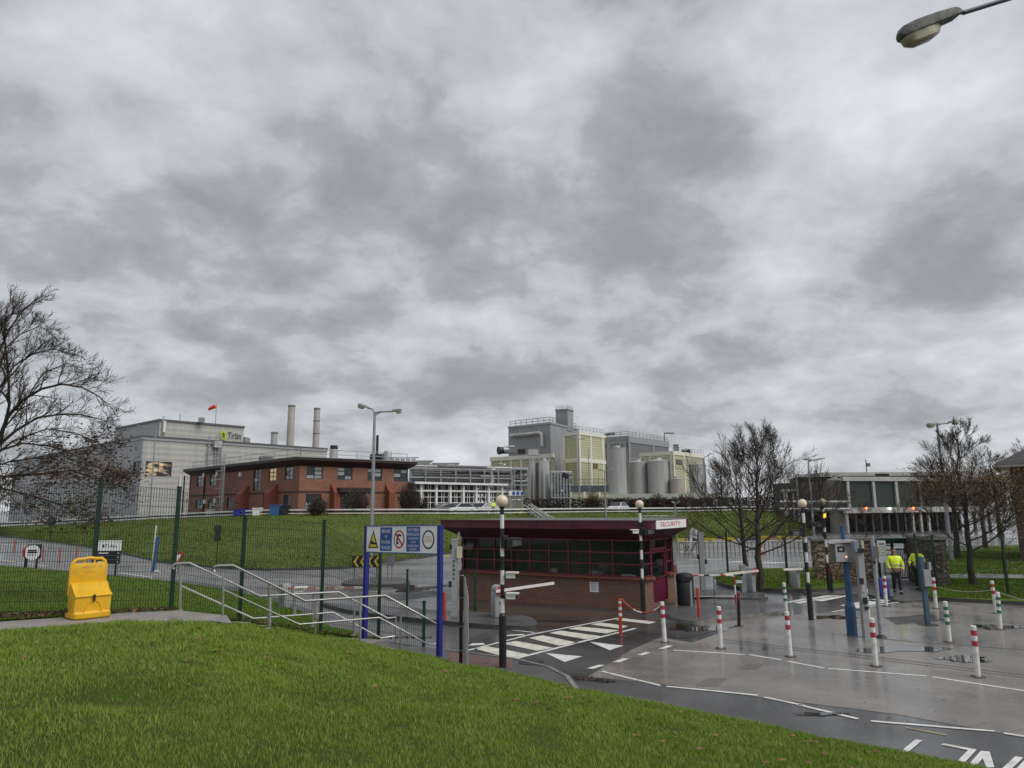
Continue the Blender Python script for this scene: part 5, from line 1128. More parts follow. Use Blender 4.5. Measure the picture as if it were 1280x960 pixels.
handrail('further stainless handrail of the steps, close along the mesh fence', tops, mids,
         [(D(225.5, 763, 14.9), D(226, 710.5, 14.9)), (D(337.5, 785, 16.1), D(338.5, 744.5, 16.15)), (D(391, 783, 16.7), D(391.5, 741.7, 16.7)), (D(442.5, 794, 17.2), D(443, 750.5, 17.2))])
# ------------------------------------------------------------------ yellow grit bin
YEL = pm('yellow_plastic', (.74, .42, .010), .45, var=.08, scale=2, dirt=(.36, .22, .04), dscale=3.5, damt=.45)
bp_ = G(109.5, 771.5, 1.5)
gb_ = thing('grit_bin', 'bright yellow plastic grit bin on wheels with a tall handled back', 'grit bin', bp_.to_tuple())
def local(o, M): o.matrix_parent_inverse = Matrix.Identity(4); return o
def addbev(o, w=.02, seg=3):
    b = o.modifiers.new('bevel', 'BEVEL'); b.width = w; b.segments = seg; b.limit_method = 'ANGLE'; b.angle_limit = R(35)
    for p in o.data.polygons: p.use_smooth = True
    return o
X, Y, Z = Vector((1, 0, 0)), Vector((0, 1, 0)), Vector((0, 0, 1))
O = bp_
m = MB(); prof = [(-.20, .03), (.22, .03), (.28, .06), (.28, .10), (.25, .14), (.275, .44), (.24, .455), (.14, .49), (.04, .565), (-.05, .66), (-.10, .68), (-.20, .68)]      # (towards viewer, up)
m.extr(prof, O+X*-.335, -Y, Z, X, .67, YEL); body = addbev(m.build('body', None, gb_), .035, 3)
m = MB(); lidp = [(.295, .43), (.295, .465), (.25, .485), (.15, .515), (.05, .59), (-.04, .685), (-.09, .705), (-.12, .68), (-.05, .655), (.04, .56), (.14, .485), (.24, .45)]
m.extr(lidp, O+X*-.345, -Y, Z, X, .69, YEL); addbev(m.build('lid', None, gb_), .02, 3)
m = MB(); w = .325; pts = [O+Y*.20+X*(-w+.02)+Z*.33]
arc = [(-w, .45), (-w, 1.02), (-w+.03, 1.11), (-w+.09, 1.16), (-.08, 1.165), (-.05, 1.18), (.05, 1.18), (.08, 1.165), (w-.09, 1.16), (w-.03, 1.11), (w, 1.02), (w, .45)]
m.tube([O+Y*.20+X*a+Z*b for a, b in arc], .036, 10, YEL)
for a in (-.10, .10): m.tube([O+Y*.20+X*a+Z*1.06, O+Y*.20+X*a+Z*1.165], .022, 8, YEL)
m.build('back_frame', None, gb_, smooth='auto')
m = MB(); m.extr([(-w, .4), (w, .4), (w, 1.02), (w-.04, 1.08), (-w+.04, 1.08), (-w, 1.02)], O+Y*.22, X, Z, -Y, .05, YEL)
for z, hw in ((1.0, .13), (.90, .11), (.62, .2)): m.extr([(-hw, z), (hw, z), (hw, z+.012), (-hw, z+.012)], O+Y*.17, X, Z, -Y, .008, YEL)
addbev(m.build('back_panel', None, gb_), .012, 2)
m = MB(); fl_ = [(-.37, -.20), (-.37, .17), (-.33, .30), (-.22, .34), (.22, .34), (.33, .30), (.37, .17), (.37, -.20)]
m.prism([(O.x+a, O.y-b) for a, b in fl_], O.z+.01, O.z+.115, YEL); addbev(m.build('base', None, gb_), .03, 3)
m = MB(); ar = [(.165*math.cos(t), .10+.26*math.sin(t)) for t in [math.pi*i/14 for i in range(15)]]
m.tube([O-Y*.272+X*a+Z*b for a, b in ar], .007, 5, YEL); m.build('moulded_rib', None, gb_)
m = MB(); m.box(O-Y*.302+Z*.41, (.045, .03, .13), pm('brown_strap', (.05, .018, .01), .5)); m.build('latch', None, gb_)
for sx in (-1, 1): m = MB(); m.lathe(O+Y*.22+X*(sx*.33)+Z*.10, [(.1, -.03), (.1, .03)], 16, BLACKM, Matrix.Rotation(R(90), 3, 'Y')); m.build('wheel', None, gb_)
gb_.rotation_euler = (0, 0, R(47))
# ------------------------------------------------------------------ blue-posted safety sign
BLUEP = pm('blue_post_paint', (.012, .022, .20), .4, var=.15, scale=2)
SGW = pm('sign_face_white', (.84, .85, .86), .35, var=.04); SBLUE = pm('sign_blue', (.035, .10, .34), .4); SRED = pm('sign_ring_red', (.45, .02, .03), .4); SYEL = pm('sign_yellow', (.68, .58, .03), .4); SBLK = pm('sign_black', (.01, .01, .012), .4); SNAVY = pm('sign_navy', (.012, .03, .09), .4); SORG = pm('sign_orange', (.62, .28, .03), .4)
pl_, pr_ = P(455.5, 795, 18.2), P(549, 828, 16.4)
sg = thing('safety_sign', 'wide white safety sign with warning symbols between two tall blue posts', 'sign', ((pl_+pr_)/2).to_tuple())
zt_l, zt_r = P(455, 657.5, 18.2).z, P(549, 656.5, 16.4).z
for p, zt in ((pl_, zt_l), (pr_, zt_r)):
    m = MB(); m.box((p.x, p.y, (p.z+zt)/2-.05), (.10, .10, zt-p.z+.1), BLUEP, R(-40)); m.build('post', None, sg)
A_, B_ = pl_.copy(), pr_.copy(); dz = (zt_r-zt_l); o0 = Vector((A_.x, A_.y, zt_l-.01)); Xs = (Vector((B_.x, B_.y, zt_r-.01))-o0); Ls = Xs.length; Xs.normalize(); nrm = Vector((Xs.y, -Xs.x, 0)).normalized(); Ys = nrm.cross(Xs)*1; Ys = Vector((0, 0, 1)) if Ys.z < 0 else Ys
# board coordinates: u 0..1 along, v 0..1 up
u0, u1 = .055, Ls-.06; HB = .63; bo = o0-Z*HB+nrm*.02
m = MB(); m.extr([(u0, 0), (u1, 0), (u1, HB), (u0, HB)], bo, Xs, Z, nrm, .03, SGW); bd = m.build('board', None, sg)
m = MB(); 
for v in (-.012, HB+.0): m.extr([(u0-.02, v), (u1+.02, v), (u1+.02, v+.03), (u0-.02, v+.03)], bo-nrm*.004, Xs, Z, nrm, .045, pm('board_edge', (.10, .13, .25), .4))
m.build('frame', None, sg)
fo = bo+nrm*.030
def U(x): return u0+(u1-u0)*(x-180)/(1125-180)
def Vv(y, x): 
    t = (x-180)/945; yt = 200-t*8; yb = 515+t*25; return HB*(1-(y-yt)/(yb-yt))
def face(m, pts, mat, k=1): m.extr([(U(x), Vv(y, x)) for x, y in pts], fo, Xs, Z, nrm, .002*k, mat)
m = MB(); face(m, [(203, 465), (352, 465), (278, 245)], SBLK); face(m, [(222, 452), (333, 452), (278, 285)], SYEL, 2); face(m, [(246, 380), (280, 378), (282, 395), (322, 395), (322, 418), (300, 420), (246, 418)], SBLK, 3); m.build('warning_triangle', None, bd)
m = MB(); face(m, [(377, 212), (543, 212), (543, 500), (377, 500)], SBLUE); pb1 = m.build('blue_panel', None, bd)
m = MB(); face(m, [(738, 204), (916, 204), (916, 508), (738, 508)], SBLUE); pb2 = m.build('blue_panel', None, bd)
def el_(cx, cy, rx, ry, n=28): return [(cx+rx*math.cos(2*math.pi*i/n), cy+ry*math.sin(2*math.pi*i/n)) for i in range(n)]
m = MB(); face(m, el_(640, 358, 73, 113), SRED); face(m, el_(640, 358, 58, 92), SGW, 2); face(m, [(612, 300), (640, 290), (668, 300), (676, 320), (655, 325), (640, 312), (622, 380), (634, 395), (634, 420), (610, 420), (604, 395)], SBLK, 3); face(m, [(590, 300), (602, 285), (692, 420), (680, 435)], SRED, 4); m.build('phone_symbol', None, bd)
m = MB(); face(m, el_(1020, 362, 76, 118), SNAVY); face(m, el_(1020, 362, 60, 96), SGW, 2); m.build('ring_symbol', None, bd)
def lines(par, mat, rows, xc):
    m = MB()
    for s, y, h, wpx in rows:
        dv_ = TXT.get(s); text(m, s, fo+Xs*U(xc)+Z*Vv(y+h*.5, xc)+nrm*.0025, Xs, Z, (1, 1), mat); 
        V_ = TXT[s][0]; x0 = min(v[0] for v in V_); x1 = max(v[0] for v in V_); n0 = len(m.v)-len(V_)
        sx = (u1-u0)*wpx/945/(x1-x0); sy = HB*h/325/.72; base = fo+Xs*U(xc)+Z*Vv(y+h*.5, xc)+nrm*.0045
        for i, v in enumerate(V_): q = base+Xs*((v[0]-(x0+x1)/2)*sx)+Z*(v[1]*sy); m.v[n0+i] = tuple(q)
    m.build('lettering', None, par)
lines(pb1, SGW, [('BEWARE', 258, 44, 118), ('OF', 322, 34, 36), ('MOVING', 390, 40, 116), ('VEHICLES', 458, 40, 130)], 460)
lines(pb2, SGW, [('NO MOBILE', 240, 36, 140), ('PHONE USAGE', 298, 34, 160), ('WHILE DRIVING', 348, 24, 130), ('A CAR', 393, 24, 66), ('OR PEDESTRIAN', 438, 26, 140), ('CROSSING', 480, 26, 96)], 827)
lines(bd, SORG, [('ZERO', 335, 36, 88), ('HARM', 378, 40, 92)], 1020)
# ------------------------------------------------------------------ edge-on banner on a brown post
RUST = pm('rusty_brown_steel', (.030, .014, .010), .6, var=.4, scale=6, bump=.2)
BAN = pm('banner_vinyl', (.58, .57, .56), .5, var=.12, scale=4)
b0 = G(576, 834, .11); bn = thing('banner', 'white printed banner strapped edge-on to a dark brown post', 'banner', b0.to_tuple()); zt = HT(577, 715, b0)
m = MB(); m.box((b0.x, b0.y, (b0.z+zt)/2), (.075, .075, zt-b0.z), RUST); 
for f in (.17, .42, .72, .96): m.lathe((b0.x, b0.y, b0.z+(zt-b0.z)*f), [(.056, 0), (.056, .02)], 10, STEEL)
m.build('post', None, bn)
m = MB(); e1 = P(584, 838, b0.y-.55); e1.z = b0.z-.02; a1 = Vector((b0.x+.055, b0.y, b0.z)); nseg = 14; prev = None
for i in range(nseg+1):
    u = i/nseg; bul = math.sin(u*math.pi)*.02+.008*math.sin(u*19)
    a = Vector((a1.x+.01, a1.y, a1.z+.0+(zt-.1-a1.z)*u)); b = Vector((e1.x+bul-.05*max(0, u-.82)/.18, e1.y, e1.z+(zt-.02-a1.z)*u-.12*max(0, u-.85)))
    if prev: m.add([prev[0], prev[1], b, a], [(0, 1, 2, 3)], BAN)
    prev = (a, b)
bs = m.build('sheet', None, bn); sm_ = bs.modifiers.new('thick', 'SOLIDIFY'); sm_.thickness = .006
m = MB(); PRN = pm('banner_print', (.10, .11, .12), .6)
for i in range(9):
    u = .12+i*.085; a = a1.lerp(e1, .25); b = a1.lerp(e1, .8); z = a1.z+(zt-a1.z)*u; nb_ = Vector((.012, 0, 0)); m.add([Vector((a.x, a.y, z))+nb_*1.5, Vector((b.x, b.y, z+.10))+nb_*2.2, Vector((b.x, b.y, z+.16))+nb_*2.2, Vector((a.x, a.y, z+.05))+nb_*1.5], [(0, 1, 2, 3)], PRN)
m.build('printing', None, bn)
m = MB(); t0 = Vector((b0.x+.03, b0.y, zt)); m.tube([t0, t0+Vector((.05, -.1, .03)), t0+Vector((.13, -.3, .12))], .008, 5, BLACK); m.build('strap', None, bn)
# ------------------------------------------------------------------ belisha beacons
GLOBE = pm('globe_plastic', (.72, .60, .45), .35, var=.05, scale=3); POLW = pm('pole_white', (.68, .68, .66), .45, var=.08, dirt=(.3, .3, .28), damt=.3); LENS = pm('lamp_lens', (.10, .105, .11), .15, var=.2)
def beacon(base, label, flood=0, lit=False, cams=False, seed=0, fz=2.72, lean=0):
    t = thing('belisha_beacon', label, 'beacon', (0, 0, 0), group='striped crossing beacons'); H = 3.82
    m = MB(); m.tube([(0, 0, 0), (0, 0, 1.12)], .085, 14, BLACK); m.lathe((0, 0, 1.12), [(.085, 0), (.06, .05), (.05, .06)], 14, BLACK); m.build('sleeve', None, t, smooth='auto')
    m = MB(); zs = [1.18+i*.315 for i in range(8)]+[H-.27]
    for i in range(8): m.tube([(0, 0, zs[i]), (0, 0, zs[i+1])], .048, 12, POLW if i % 2 == 0 and i < 7 else BLACK)
    m.build('pole', None, t, smooth='auto')
    m = MB(); m.lathe((0, 0, H-.29), [(.05, 0), (.075, .03), (.075, .06)], 12, BLACK); m.ball((0, 0, H-.125), .145, GLOBE, 24, 16); m.build('globe', None, t, smooth='auto')
    if flood:
        s = flood; m = MB(); m.beam((0, 0, fz+.10), (s*.14, -.05, fz), .06, .07, BLACK); m.lathe((s*.05, 0, fz-.10), [(.1, 0), (.1, .28)], 8, BLACK)
        m.extr([(0, -.10), (.36, -.04), (.36, .12), (.12, .14), (0, .10)], Vector((s*.10, .10, fz)), (s, 0, 0), (0, 0, 1), (0, -1, 0), .24, BLACK); fl = m.build('floodlight', None, t)
        m = MB(); m.extr([(.14, -.06), (.34, -.03), (.34, .08), (.14, .09)], Vector((s*.10, -.141, fz)), (s, 0, 0), (0, 0, 1), (0, -1, 0), .012, LENS); m.build('lens', None, fl)
    if cams:
        for z in ((1.98, 1.52) if cams == 1 else (2.72,)):
            m = MB(); s = 1 if cams == 1 else -1; m.tube([(0, 0, z), (s*.16, -.05, z)], .02, 6, BLACK); m.box((s*.2, -.08, z+.03), (.22, .12, .11), WHITE, s*R(-15)); m.box((s*.23, -.10, z+.10), (.28, .17, .03), WHITE, s*R(-15)); m.box((s*.315, -.11, z+.02), (.01, .09, .08), BLACK, s*R(-15)); m.build('camera', None, t)
    if lit:
        m = MB(); m.box((-.02, -.09, 3.12), (.18, .12, .30), BLACK); m.box((-.02, -.155, 3.12), (.12, .02, .20), pm('amber_light', (.8, .5, .02), .4, emit=(1, .62, .03), es=.7)); m.build('amber_lamp', None, t)
    t.location = base; return t
beacon(G(628.5, 834, .11), 'striped beacon nearest the lawn, with two white cameras low on its pole', 1, cams=1)
beacon(G(804.5, 767, .02), 'striped beacon standing in front of the hut door corner', 1, cams=2)
beacon(G(1014, 775, 0), 'striped beacon right of the twin bare trees, its floodlight pointing left', -1)
beacon(G(1037, 739, .06), 'furthest striped beacon by the stone wall with an amber lamp', -1, lit=True)
# ------------------------------------------------------------------ bollards
BRED = pm('bollard_red', (.38, .018, .032), .5, var=.25, scale=5, dirt=(.3, .14, .13), dscale=6, damt=.5); BGRN = pm('bollard_green', (.01, .17, .11), .45, var=.15, scale=5); BWHT = pm('bollard_white', (.70, .70, .67), .5, var=.08, scale=6, dirt=(.26, .23, .18), dscale=5, damt=.65); BORG = pm('bollard_orange', (.42, .05, .022), .5, var=.25, scale=4)
RUSTY = pm('rusty_plate', (.07, .045, .035), .8, var=.4, scale=9)
def bollard_proto(kind):
    t = thing('bollard', '', 'bollard', (0, 0, 0)); H = 1.05; m = MB()
    if kind == 'red': bands = [(0, .64, BWHT), (.64, .75, BRED), (.75, .86, BWHT), (.86, .97, BRED), (.97, 1.05, BWHT)]
    elif kind == 'green': bands = [(0, .46, BWHT), (.46, .55, BGRN), (.55, .65, BWHT), (.65, .74, BGRN), (.74, .84, BWHT), (.84, .93, BGRN), (.93, 1.05, BWHT)]
    elif kind == 'orange': bands = [(0, .55, BORG), (.55, .63, BWHT), (.63, .72, BORG), (.72, .80, BWHT), (.80, .90, BORG), (.90, .96, BWHT), (.96, 1.02, BORG)]
    elif kind == 'plain': bands = [(0, 1.0, BORG)]
    else: bands = [(0, .82, BLACK), (.82, 1.0, pm('faded_red_top', (.16, .03, .03), .6))]
    r = .058 if kind in ('red', 'green') else .05
    for a, b, mt in bands: m.tube([(0, 0, a), (0, 0, b)], r, 14, mt, caps=False)
    m.lathe((0, 0, bands[-1][1]), [(r, 0), (r*.85, .012), (.005, .018)], 14, bands[-1][2]); m.build('post', None, t, smooth='auto')
    m = MB(); m.lathe((0, 0, .002), [(.15, 0), (.14, .014), (.08, .02)], 16, RUSTY); m.build('base_plate', None, t)
    return t
PROTO = {}
def bollard(kind, px, py, label, group, tilt=0, z=0):
    g_ = G(px, py, z)
    if kind not in PROTO: PROTO[kind] = bollard_proto(kind); o = PROTO[kind]; o.location = g_
    else: o = dup(PROTO[kind], g_)
    o['label'] = label; o['group'] = group; o.rotation_euler = (0, R(tilt), rnd.uniform(0, 6)); o.rotation_euler = (R(rnd.uniform(-2, 2)), R(tilt+rnd.uniform(-2, 2)), 0)
    return o
gr_ = 'red and white bollards'; gg_ = 'green and white bollards'
bollard('red', 831, 803, 'red and white bollard with a chain, in front of the hut corner', gr_)
bollard('red', 901, 811, 'red and white bollard midway along the near white line, second from the hut', gr_)
bollard('red', 988, 821, 'red and white bollard in front of the striped beacon with left floodlight', gr_, 0)
bollard('red', 1095, 833, 'red and white bollard in front of the grey column and grey pole', gr_)
bollard('red', 1222.5, 846.5, 'nearest red and white bollard, at the lower right of the wet yard', gr_)
bollard('red', 1108, 758, 'red and white bollard in front of the blue board', gr_)
bollard('red', 1170.5, 761, 'red and white bollard right of the blue post by the stone wall', gr_)
bollard('red', 1245.5, 767, 'red and white bollard beside the green banded one at the right edge', gr_)
bollard('green', 983, 769, 'green banded bollard left of the striped beacon', gg_)
bollard('green', 1086.5, 780, 'green banded bollard between the grey column and grey pole', gg_)
bollard('green', 1187, 803, 'green banded bollard in the wet yard between puddles', gg_)
bollard('green', 1250.5, 787, 'green banded bollard nearest the right edge of the yard', gg_)
bollard('orange', 776, 795, 'orange post with white bands beside the zebra crossing', 'orange posts')
bollard('plain', 874, 775, 'plain faded orange post right of the black litter bin', 'orange posts')
bollard('plain', 556, 781, 'plain orange post beside the grey column left of the hut', 'orange posts')
bollard('black', 924, 783, 'thin black post with a faded red top right of the litter bin', 'orange posts')
tag(dup(PROTO['black'], G(1040, 741, .06)), 'short black post in front of the stone wall', 'bollard')
for i, (px, y1, lab) in enumerate(((17.5, 689, 'far red lane post at the left edge of the picture'), (53.5, 700.5, 'far red lane post just right of the round sign'), (74, 703.5, 'far red lane post above the grit bin, left of two'), (95, 700.5, 'far red lane post above the grit bin, right of two'))):
    bollard('plain', px, y1, lab, 'red posts on the far road')
def chain(name, p, q, sag, mat, label, r=.014, n=14):
    m = MB(); pts = [p.lerp(q, i/n)-Z*(sag*4*(i/n)*(1-i/n)) for i in range(n+1)]
    for i in range(n): m.tube([pts[i], pts[i+1]], r, 6, mat[i*len(mat)*2//n % len(mat)] , caps=True)
    tag(m.build(name), label, 'chain')
chain('rope', P(777.5, 749, G(776, 795).y), P(828, 755, G(831, 803).y), .30, [BORG, BWHT], 'red and white plastic chain sagging between two posts by the hut', .02)
pA, pB = P(1243, 738, G(1245, 767).y), Vector((G(1400, 790).x, G(1400, 790).y, .9)); chain('rope', pA, pB, .3, [STEELL], 'thin pale rope running right from the last red bollard')
pA, pB = P(1169.5, 733, G(1170, 761).y), P(1241, 737, G(1245, 767).y); chain('rope', pA, pB, .12, [STEELL], 'thin pale rope between two red bollards in front of the lawn', .008)
# ------------------------------------------------------------------ barrier machines
CAB = pm('barrier_grey', (.30, .31, .315), .45, var=.1, scale=3, dirt=(.18, .17, .15), damt=.4)
BOOM = pm('boom_pink_white', (.72, .66, .63), .4, var=.06)
def barrier(base, h, tip, label, seg=0, back=.35, face_px=1, disc=True, w=.34):
    t = thing('lane_barrier', label, 'barrier', base.to_tuple(), group='lane barrier machines'); 
    piv = base+Z*(h-.13); tip = Vector(tip); dirv = (tip-piv); dh = XY(dirv).normalized(); side = Vector((dh.y, -dh.x, 0))
    if side.y > 0: side = -side
    ang = math.atan2(dh.y, dh.x)
    m = MB(); m.box(base+Z*((h-.2)/2), (w, w*.9, h-.2), CAB, ang); addbev(m.build('cabinet', None, t), .02, 2)
    m = MB(); c = base+Z*(h-.15); m.tube([c-side*(w*.42), c+side*(w*.62)], .165, 18, CAB); m.build('drive_head', None, t, smooth='auto')
    if disc: m = MB(); m.tube([c+side*(w*.62+.001), c+side*(w*.62+.03)], .14, 18, pm('disc_red', (.55, .03, .035), .4)); m.build('disc', None, t, smooth='auto')
    m = MB(); s0 = c+side*(w*.62+.06); e = tip+side*(w*.62+.06)
    if seg:
        for i in range(seg): m.beam(s0.lerp(e, i/seg), s0.lerp(e, (i+1)/seg), .045, .085, BOOM if i % 2 == 0 else pm('boom_red', (.55, .24, .22), .4))
    else: m.beam(s0-(e-s0).normalized()*.2, e, .045, .085, BOOM)
    m.build('boom', None, t)
    m = MB(); m.box(base+side*(w*.46)+Z*(h*.45), (.03, .02, .09), BLACK, ang); m.box(base+side*(w*.46)+Z*(h*.62), (w*.7, .006, h*.5), CAB, ang); m.build('access_panel', None, t)
    return t
tp1 = P(687, 728, 25.0); barrier(G(622, 771, .14), 1.0, tp1, 'grey lane barrier with red disc and white boom in front of the hut')
b2 = G(355, 765, .02); tp2 = P(462, 733.5, 24.6); barrier(b2, .98, tp2, 'grey lane barrier behind the mesh fence with a pink striped boom', 9, disc=False)
m = MB(); c = P(373, 738, 23.6); m.box(c, (.30, .2, .16), WHITE, .3); m.box(c+Vector((.1, -.02, .1)), (.4, .26, .04), WHITE, .3); m.tube([c+Vector((-.1, 0, -.1)), c+Vector((-.1, 0, -1.0))], .05, 8, STEEL); tag(m.build('camera_post'), 'white camera on a grey stub post behind the handrail', 'camera')
barrier(G(939, 740, .14), 1.0, P(896, 717.5, 27.6), 'grey lane barrier with red disc in front of the twin bare trees', 0)
barrier(G(995, 735, .14), .95, P(971, 711.5, 29.5), 'grey lane barrier with a black keypad on the far side of the island', 0, disc=False)
# ------------------------------------------------------------------ grey columns, intercoms, posts
def column(base, ztop, w, label, extras=(), cat='post', name='access_column', mat=CAB):
    t = thing(name, label, cat, base.to_tuple()); m = MB(); m.box((base.x, base.y, (base.z+ztop)/2), (w, w, ztop-base.z), mat); m.build('column', None, t)
    m = MB(); m.box((base.x, base.y, ztop+.015), (w+.02, w+.02, .03), STEELL); m.build('cap', None, t)
    for nm, c, s, mt in extras: m = MB(); m.box(base+Vector(c), s, mt); m.build(nm, None, t)
    return t
c1 = G(568, 770, .14); zt = HT(568.5, 675, c1)
column(c1, zt, .2, 'grey column with small cameras and a cream box left of the hut', [('camera', (-.13, -.05, 2.22), (.09, .12, .16), BLACK), ('camera', (-.14, -.05, 1.02), (.1, .12, .18), BLACK), ('cream_box', (.16, -.08, 2.05), (.18, .14, .36), pm('cream_box', (.5, .47, .36), .5)), ('floodlight', (-.30, -.1, 1.93), (.34, .06, .05), pm('yellow_arm', (.45, .4, .15), .5)), ('floodlight', (-.48, -.1, 1.92), (.06, .12, .14), BLACK)]+[('key_slot', (-.02, -.105, 1.2+.14*i), (.05, .01, .06), BLACK) for i in range(5)])
m = MB(); q = c1+Vector((.22, -.02, 0)); m.tube([q+Z*2.0, q+Vector((.04, 0, 1.6)), q+Vector((-.05, 0, 1.1)), q+Vector((.06, 0, .7)), q+Vector((0, 0, .02))], .025, 6, BLACK); tag(m.build('cable'), 'black cables hanging down beside the grey column by the hut', 'cable')
c2 = G(879, 737, .14); column(c2, HT(876, 667, c2), .21, 'plain grey column with two black boxes right of the hut', [('reader', (-.15, -.05, 1.35), (.08, .12, .2), BLACK), ('reader', (.16, -.05, 1.15), (.08, .12, .2), BLACK)])
c2b = G(930, 740, .14); column(c2b, HT(929, 707, c2b), .2, 'short grey column beside the red disc barrier', [('camera', (-.14, -.1, .72), (.16, .2, .14), BLACK), ('camera', (-.22, -.1, .42), (.26, .12, .1), WHITE)])
BLUI = pm('intercom_blue', (.025, .075, .16), .45, var=.2, scale=3)
k0 = G(1065.5, 794, 0); it = thing('intercom_post', 'blue post carrying a roofed stainless intercom box, in the wet yard', 'intercom', k0.to_tuple())
Zt = lambda y, px=1060: HT(px, y, k0)
m = MB(); m.lathe(k0, [(.15, 0), (.15, Zt(757)-.02), (.10, Zt(752)), (.095, Zt(703))], 8, BLUI); m.tube([(k0.x+.02, k0.y+.12, Zt(703)), (k0.x+.02, k0.y+.12, Zt(657, 1057))], .06, 10, BLUI); m.build('post', None, it)
m = MB(); bx0 = P(1041, 700, k0.y).x; bx1 = P(1066, 700, k0.y).x; zb, z1 = Zt(702, 1050), Zt(679, 1050)
m.box(((bx0+bx1)/2, k0.y-.02, (zb+z1)/2), (bx1-bx0, .36, z1-zb), STEELD); ib = m.build('box', None, it)
m = MB(); fx = bx0+.19; m.box((bx0+.17, k0.y-.206, (zb+z1)/2), (.33, .012, z1-zb-.03), STAINL); m.box((bx0+.16, k0.y-.216, z1-.16), (.2, .012, .16), BLACK); m.box((bx0+.16, k0.y-.224, z1-.16), (.09, .006, .07), STEELL); m.build('front_plate', None, ib)
m = MB(); m.box((bx0+.30, k0.y-.216, zb+.15), (.045, .012, .05), pm('red_button', (.6, .25, .2), .3, emit=(1, .35, .25), es=1.2)); m.build('button', None, ib)
m = MB(); m.extr([(-.10, 0), (bx1-bx0+.08, .05), (bx1-bx0+.04, .10), (.06, .09)], Vector((bx0, k0.y+.26, z1)), X, Z, -Y, .55, STEELL); m.build('roof', None, it)
m = MB(); m.box((bx1-.04, k0.y-.22, z1-.06), (.11, .02, .12), pm('cream_label', (.5, .5, .3), .5)); m.build('label_plate', None, it)
k1 = G(1083.5, 798, 0); zt1 = HT(1077, 690, k1)
cx1 = column(k1, zt1, .17, 'square grey column with card readers next to the blue intercom post', [('reader', (-.05, -.1, 1.55), (.09, .06, .15), BLACK), ('reader', (-.0, -.1, 1.02), (.10, .06, .17), BLACK), ('reader', (.02, -.1, .82), (.09, .04, .09), BLACK), ('plate', (-.02, -.095, 1.35), (.08, .02, .2), STEELL), ('camera_housing', (-.12, -.05, zt1+.16), (.13, .2, .3), pm('glassy_grey', (.20, .24, .27), .2)), ('speaker', (-.02, -.12, zt1+.05), (.16, .1, .12), BLACK), ('cream_box', (.06, -.08, zt1+.2), (.06, .1, .22), pm('cream_box', (.5, .47, .36), .5))])
k2 = G(1101.5, 797, 0); gp = thing('grey_pole', 'round grey pole with a dark box at its top in the wet yard', 'pole', k2.to_tuple())
m = MB(); m.tube([k2, Vector((k2.x, k2.y, HT(1094, 670, k2)))], .058, 12, STEEL); m.build('pole', None, gp, smooth='auto'); m = MB(); m.lathe(k2, [(.16, 0), (.14, .03), (.06, .08)], 10, BLACK); m.build('foot', None, gp)
m = MB(); zc = HT(1093, 690, k2); m.box((k2.x-.01, k2.y-.07, zc), (.2, .1, .34), pm('slate_grey_box', (.11, .125, .14), .35)); m.box((k2.x-.03, k2.y-.07, zc-.28), (.07, .04, .07), BLACK); m.build('box', None, gp)
k3 = G(1160, 781, 0); bp3 = thing('reader_post', 'slim blue post with a grey reader box near the right bollards', 'post', k3.to_tuple())
m = MB(); m.box((k3.x, k3.y, HT(1157, 696, k3)/2), (.12, .12, HT(1157, 696, k3)), pm('faded_blue', (.05, .10, .15), .5, var=.25, scale=3)); m.build('post', None, bp3)
m = MB(); zc = HT(1158, 722, k3); m.box((k3.x+.06, k3.y-.1, zc), (.2, .12, .5), CAB); m.box((k3.x+.17, k3.y-.1, zc+.35), (.07, .1, .24), STEELL); m.build('reader', None, bp3); m = MB(); m.lathe(k3, [(.3, 0), (.3, .015)], 10, DRAIN); m.build('foot', None, bp3)
# ------------------------------------------------------------------ litter bin, guard rail, blue board
kb = G(857, 756, .1); lbn = thing('litter_bin', 'black litter bin with domed hood at the hut end', 'bin', kb.to_tuple()); hb = HT(857, 716, kb)-kb.z
m = MB(); prf = [(.27, 0), (.285, .05), (.30, hb*.70), (.29, hb*.72)]; m.lathe(kb, prf, 20, BLACKM); m.build('body', None, lbn, smooth='auto')
m = MB(); m.lathe(kb, [(.30, hb*.72), (.31, hb*.74), (.31, hb*.9), (.27, hb*.97), (.12, hb), (.01, hb+.003)], 20, BLACKM); m.extr([(-.17, hb*.77), (.17, hb*.77), (.17, hb*.88), (-.17, hb*.88)], kb-Y*.30, X, Z, -Y, .02, SBLK); m.build('hood', None, lbn, smooth='auto')
kc = G(864, 757, .1); m = MB(); m.tube([kc, Vector((kc.x, kc.y, HT(863, 725, kc)))], .055, 12, STEEL); tag(m.build('bollard', smooth='auto'), 'short plain galvanised bollard in front of the black litter bin', 'bollard')
ra, rb2 = G(868, 757, .05), G(920, 757, .05); gr2 = thing('guard_rail', 'red and white tubular guard rail beside the black bin', 'guard rail', ra.to_tuple())
zr = HT(905, 719, ra); RB = pm('rail_red', (.42, .03, .03), .4)
m = MB(); n = 7
for i in range(n): m.tube([Vector((ra.x, ra.y, zr)).lerp(Vector((rb2.x-.12, rb2.y, zr)), i/n), Vector((ra.x, ra.y, zr)).lerp(Vector((rb2.x-.12, rb2.y, zr)), (i+1)/n)], .03, 8, RB if i in (0, 5) else (BLACK if i == 2 else BWHT))
m.build('top_rail', None, gr2)
m = MB(); pts = [Vector((rb2.x-.12, rb2.y, zr)), Vector((rb2.x-.03, rb2.y, zr-.04)), Vector((rb2.x, rb2.y, zr-.13)), Vector((rb2.x, rb2.y, zr*.7)), Vector((rb2.x, rb2.y, zr*.4)), rb2]
for i in range(5): m.tube([pts[i], pts[i+1]], .03, 8, RB if i in (1, 2, 4) else BWHT)
m.build('end_post', None, gr2)
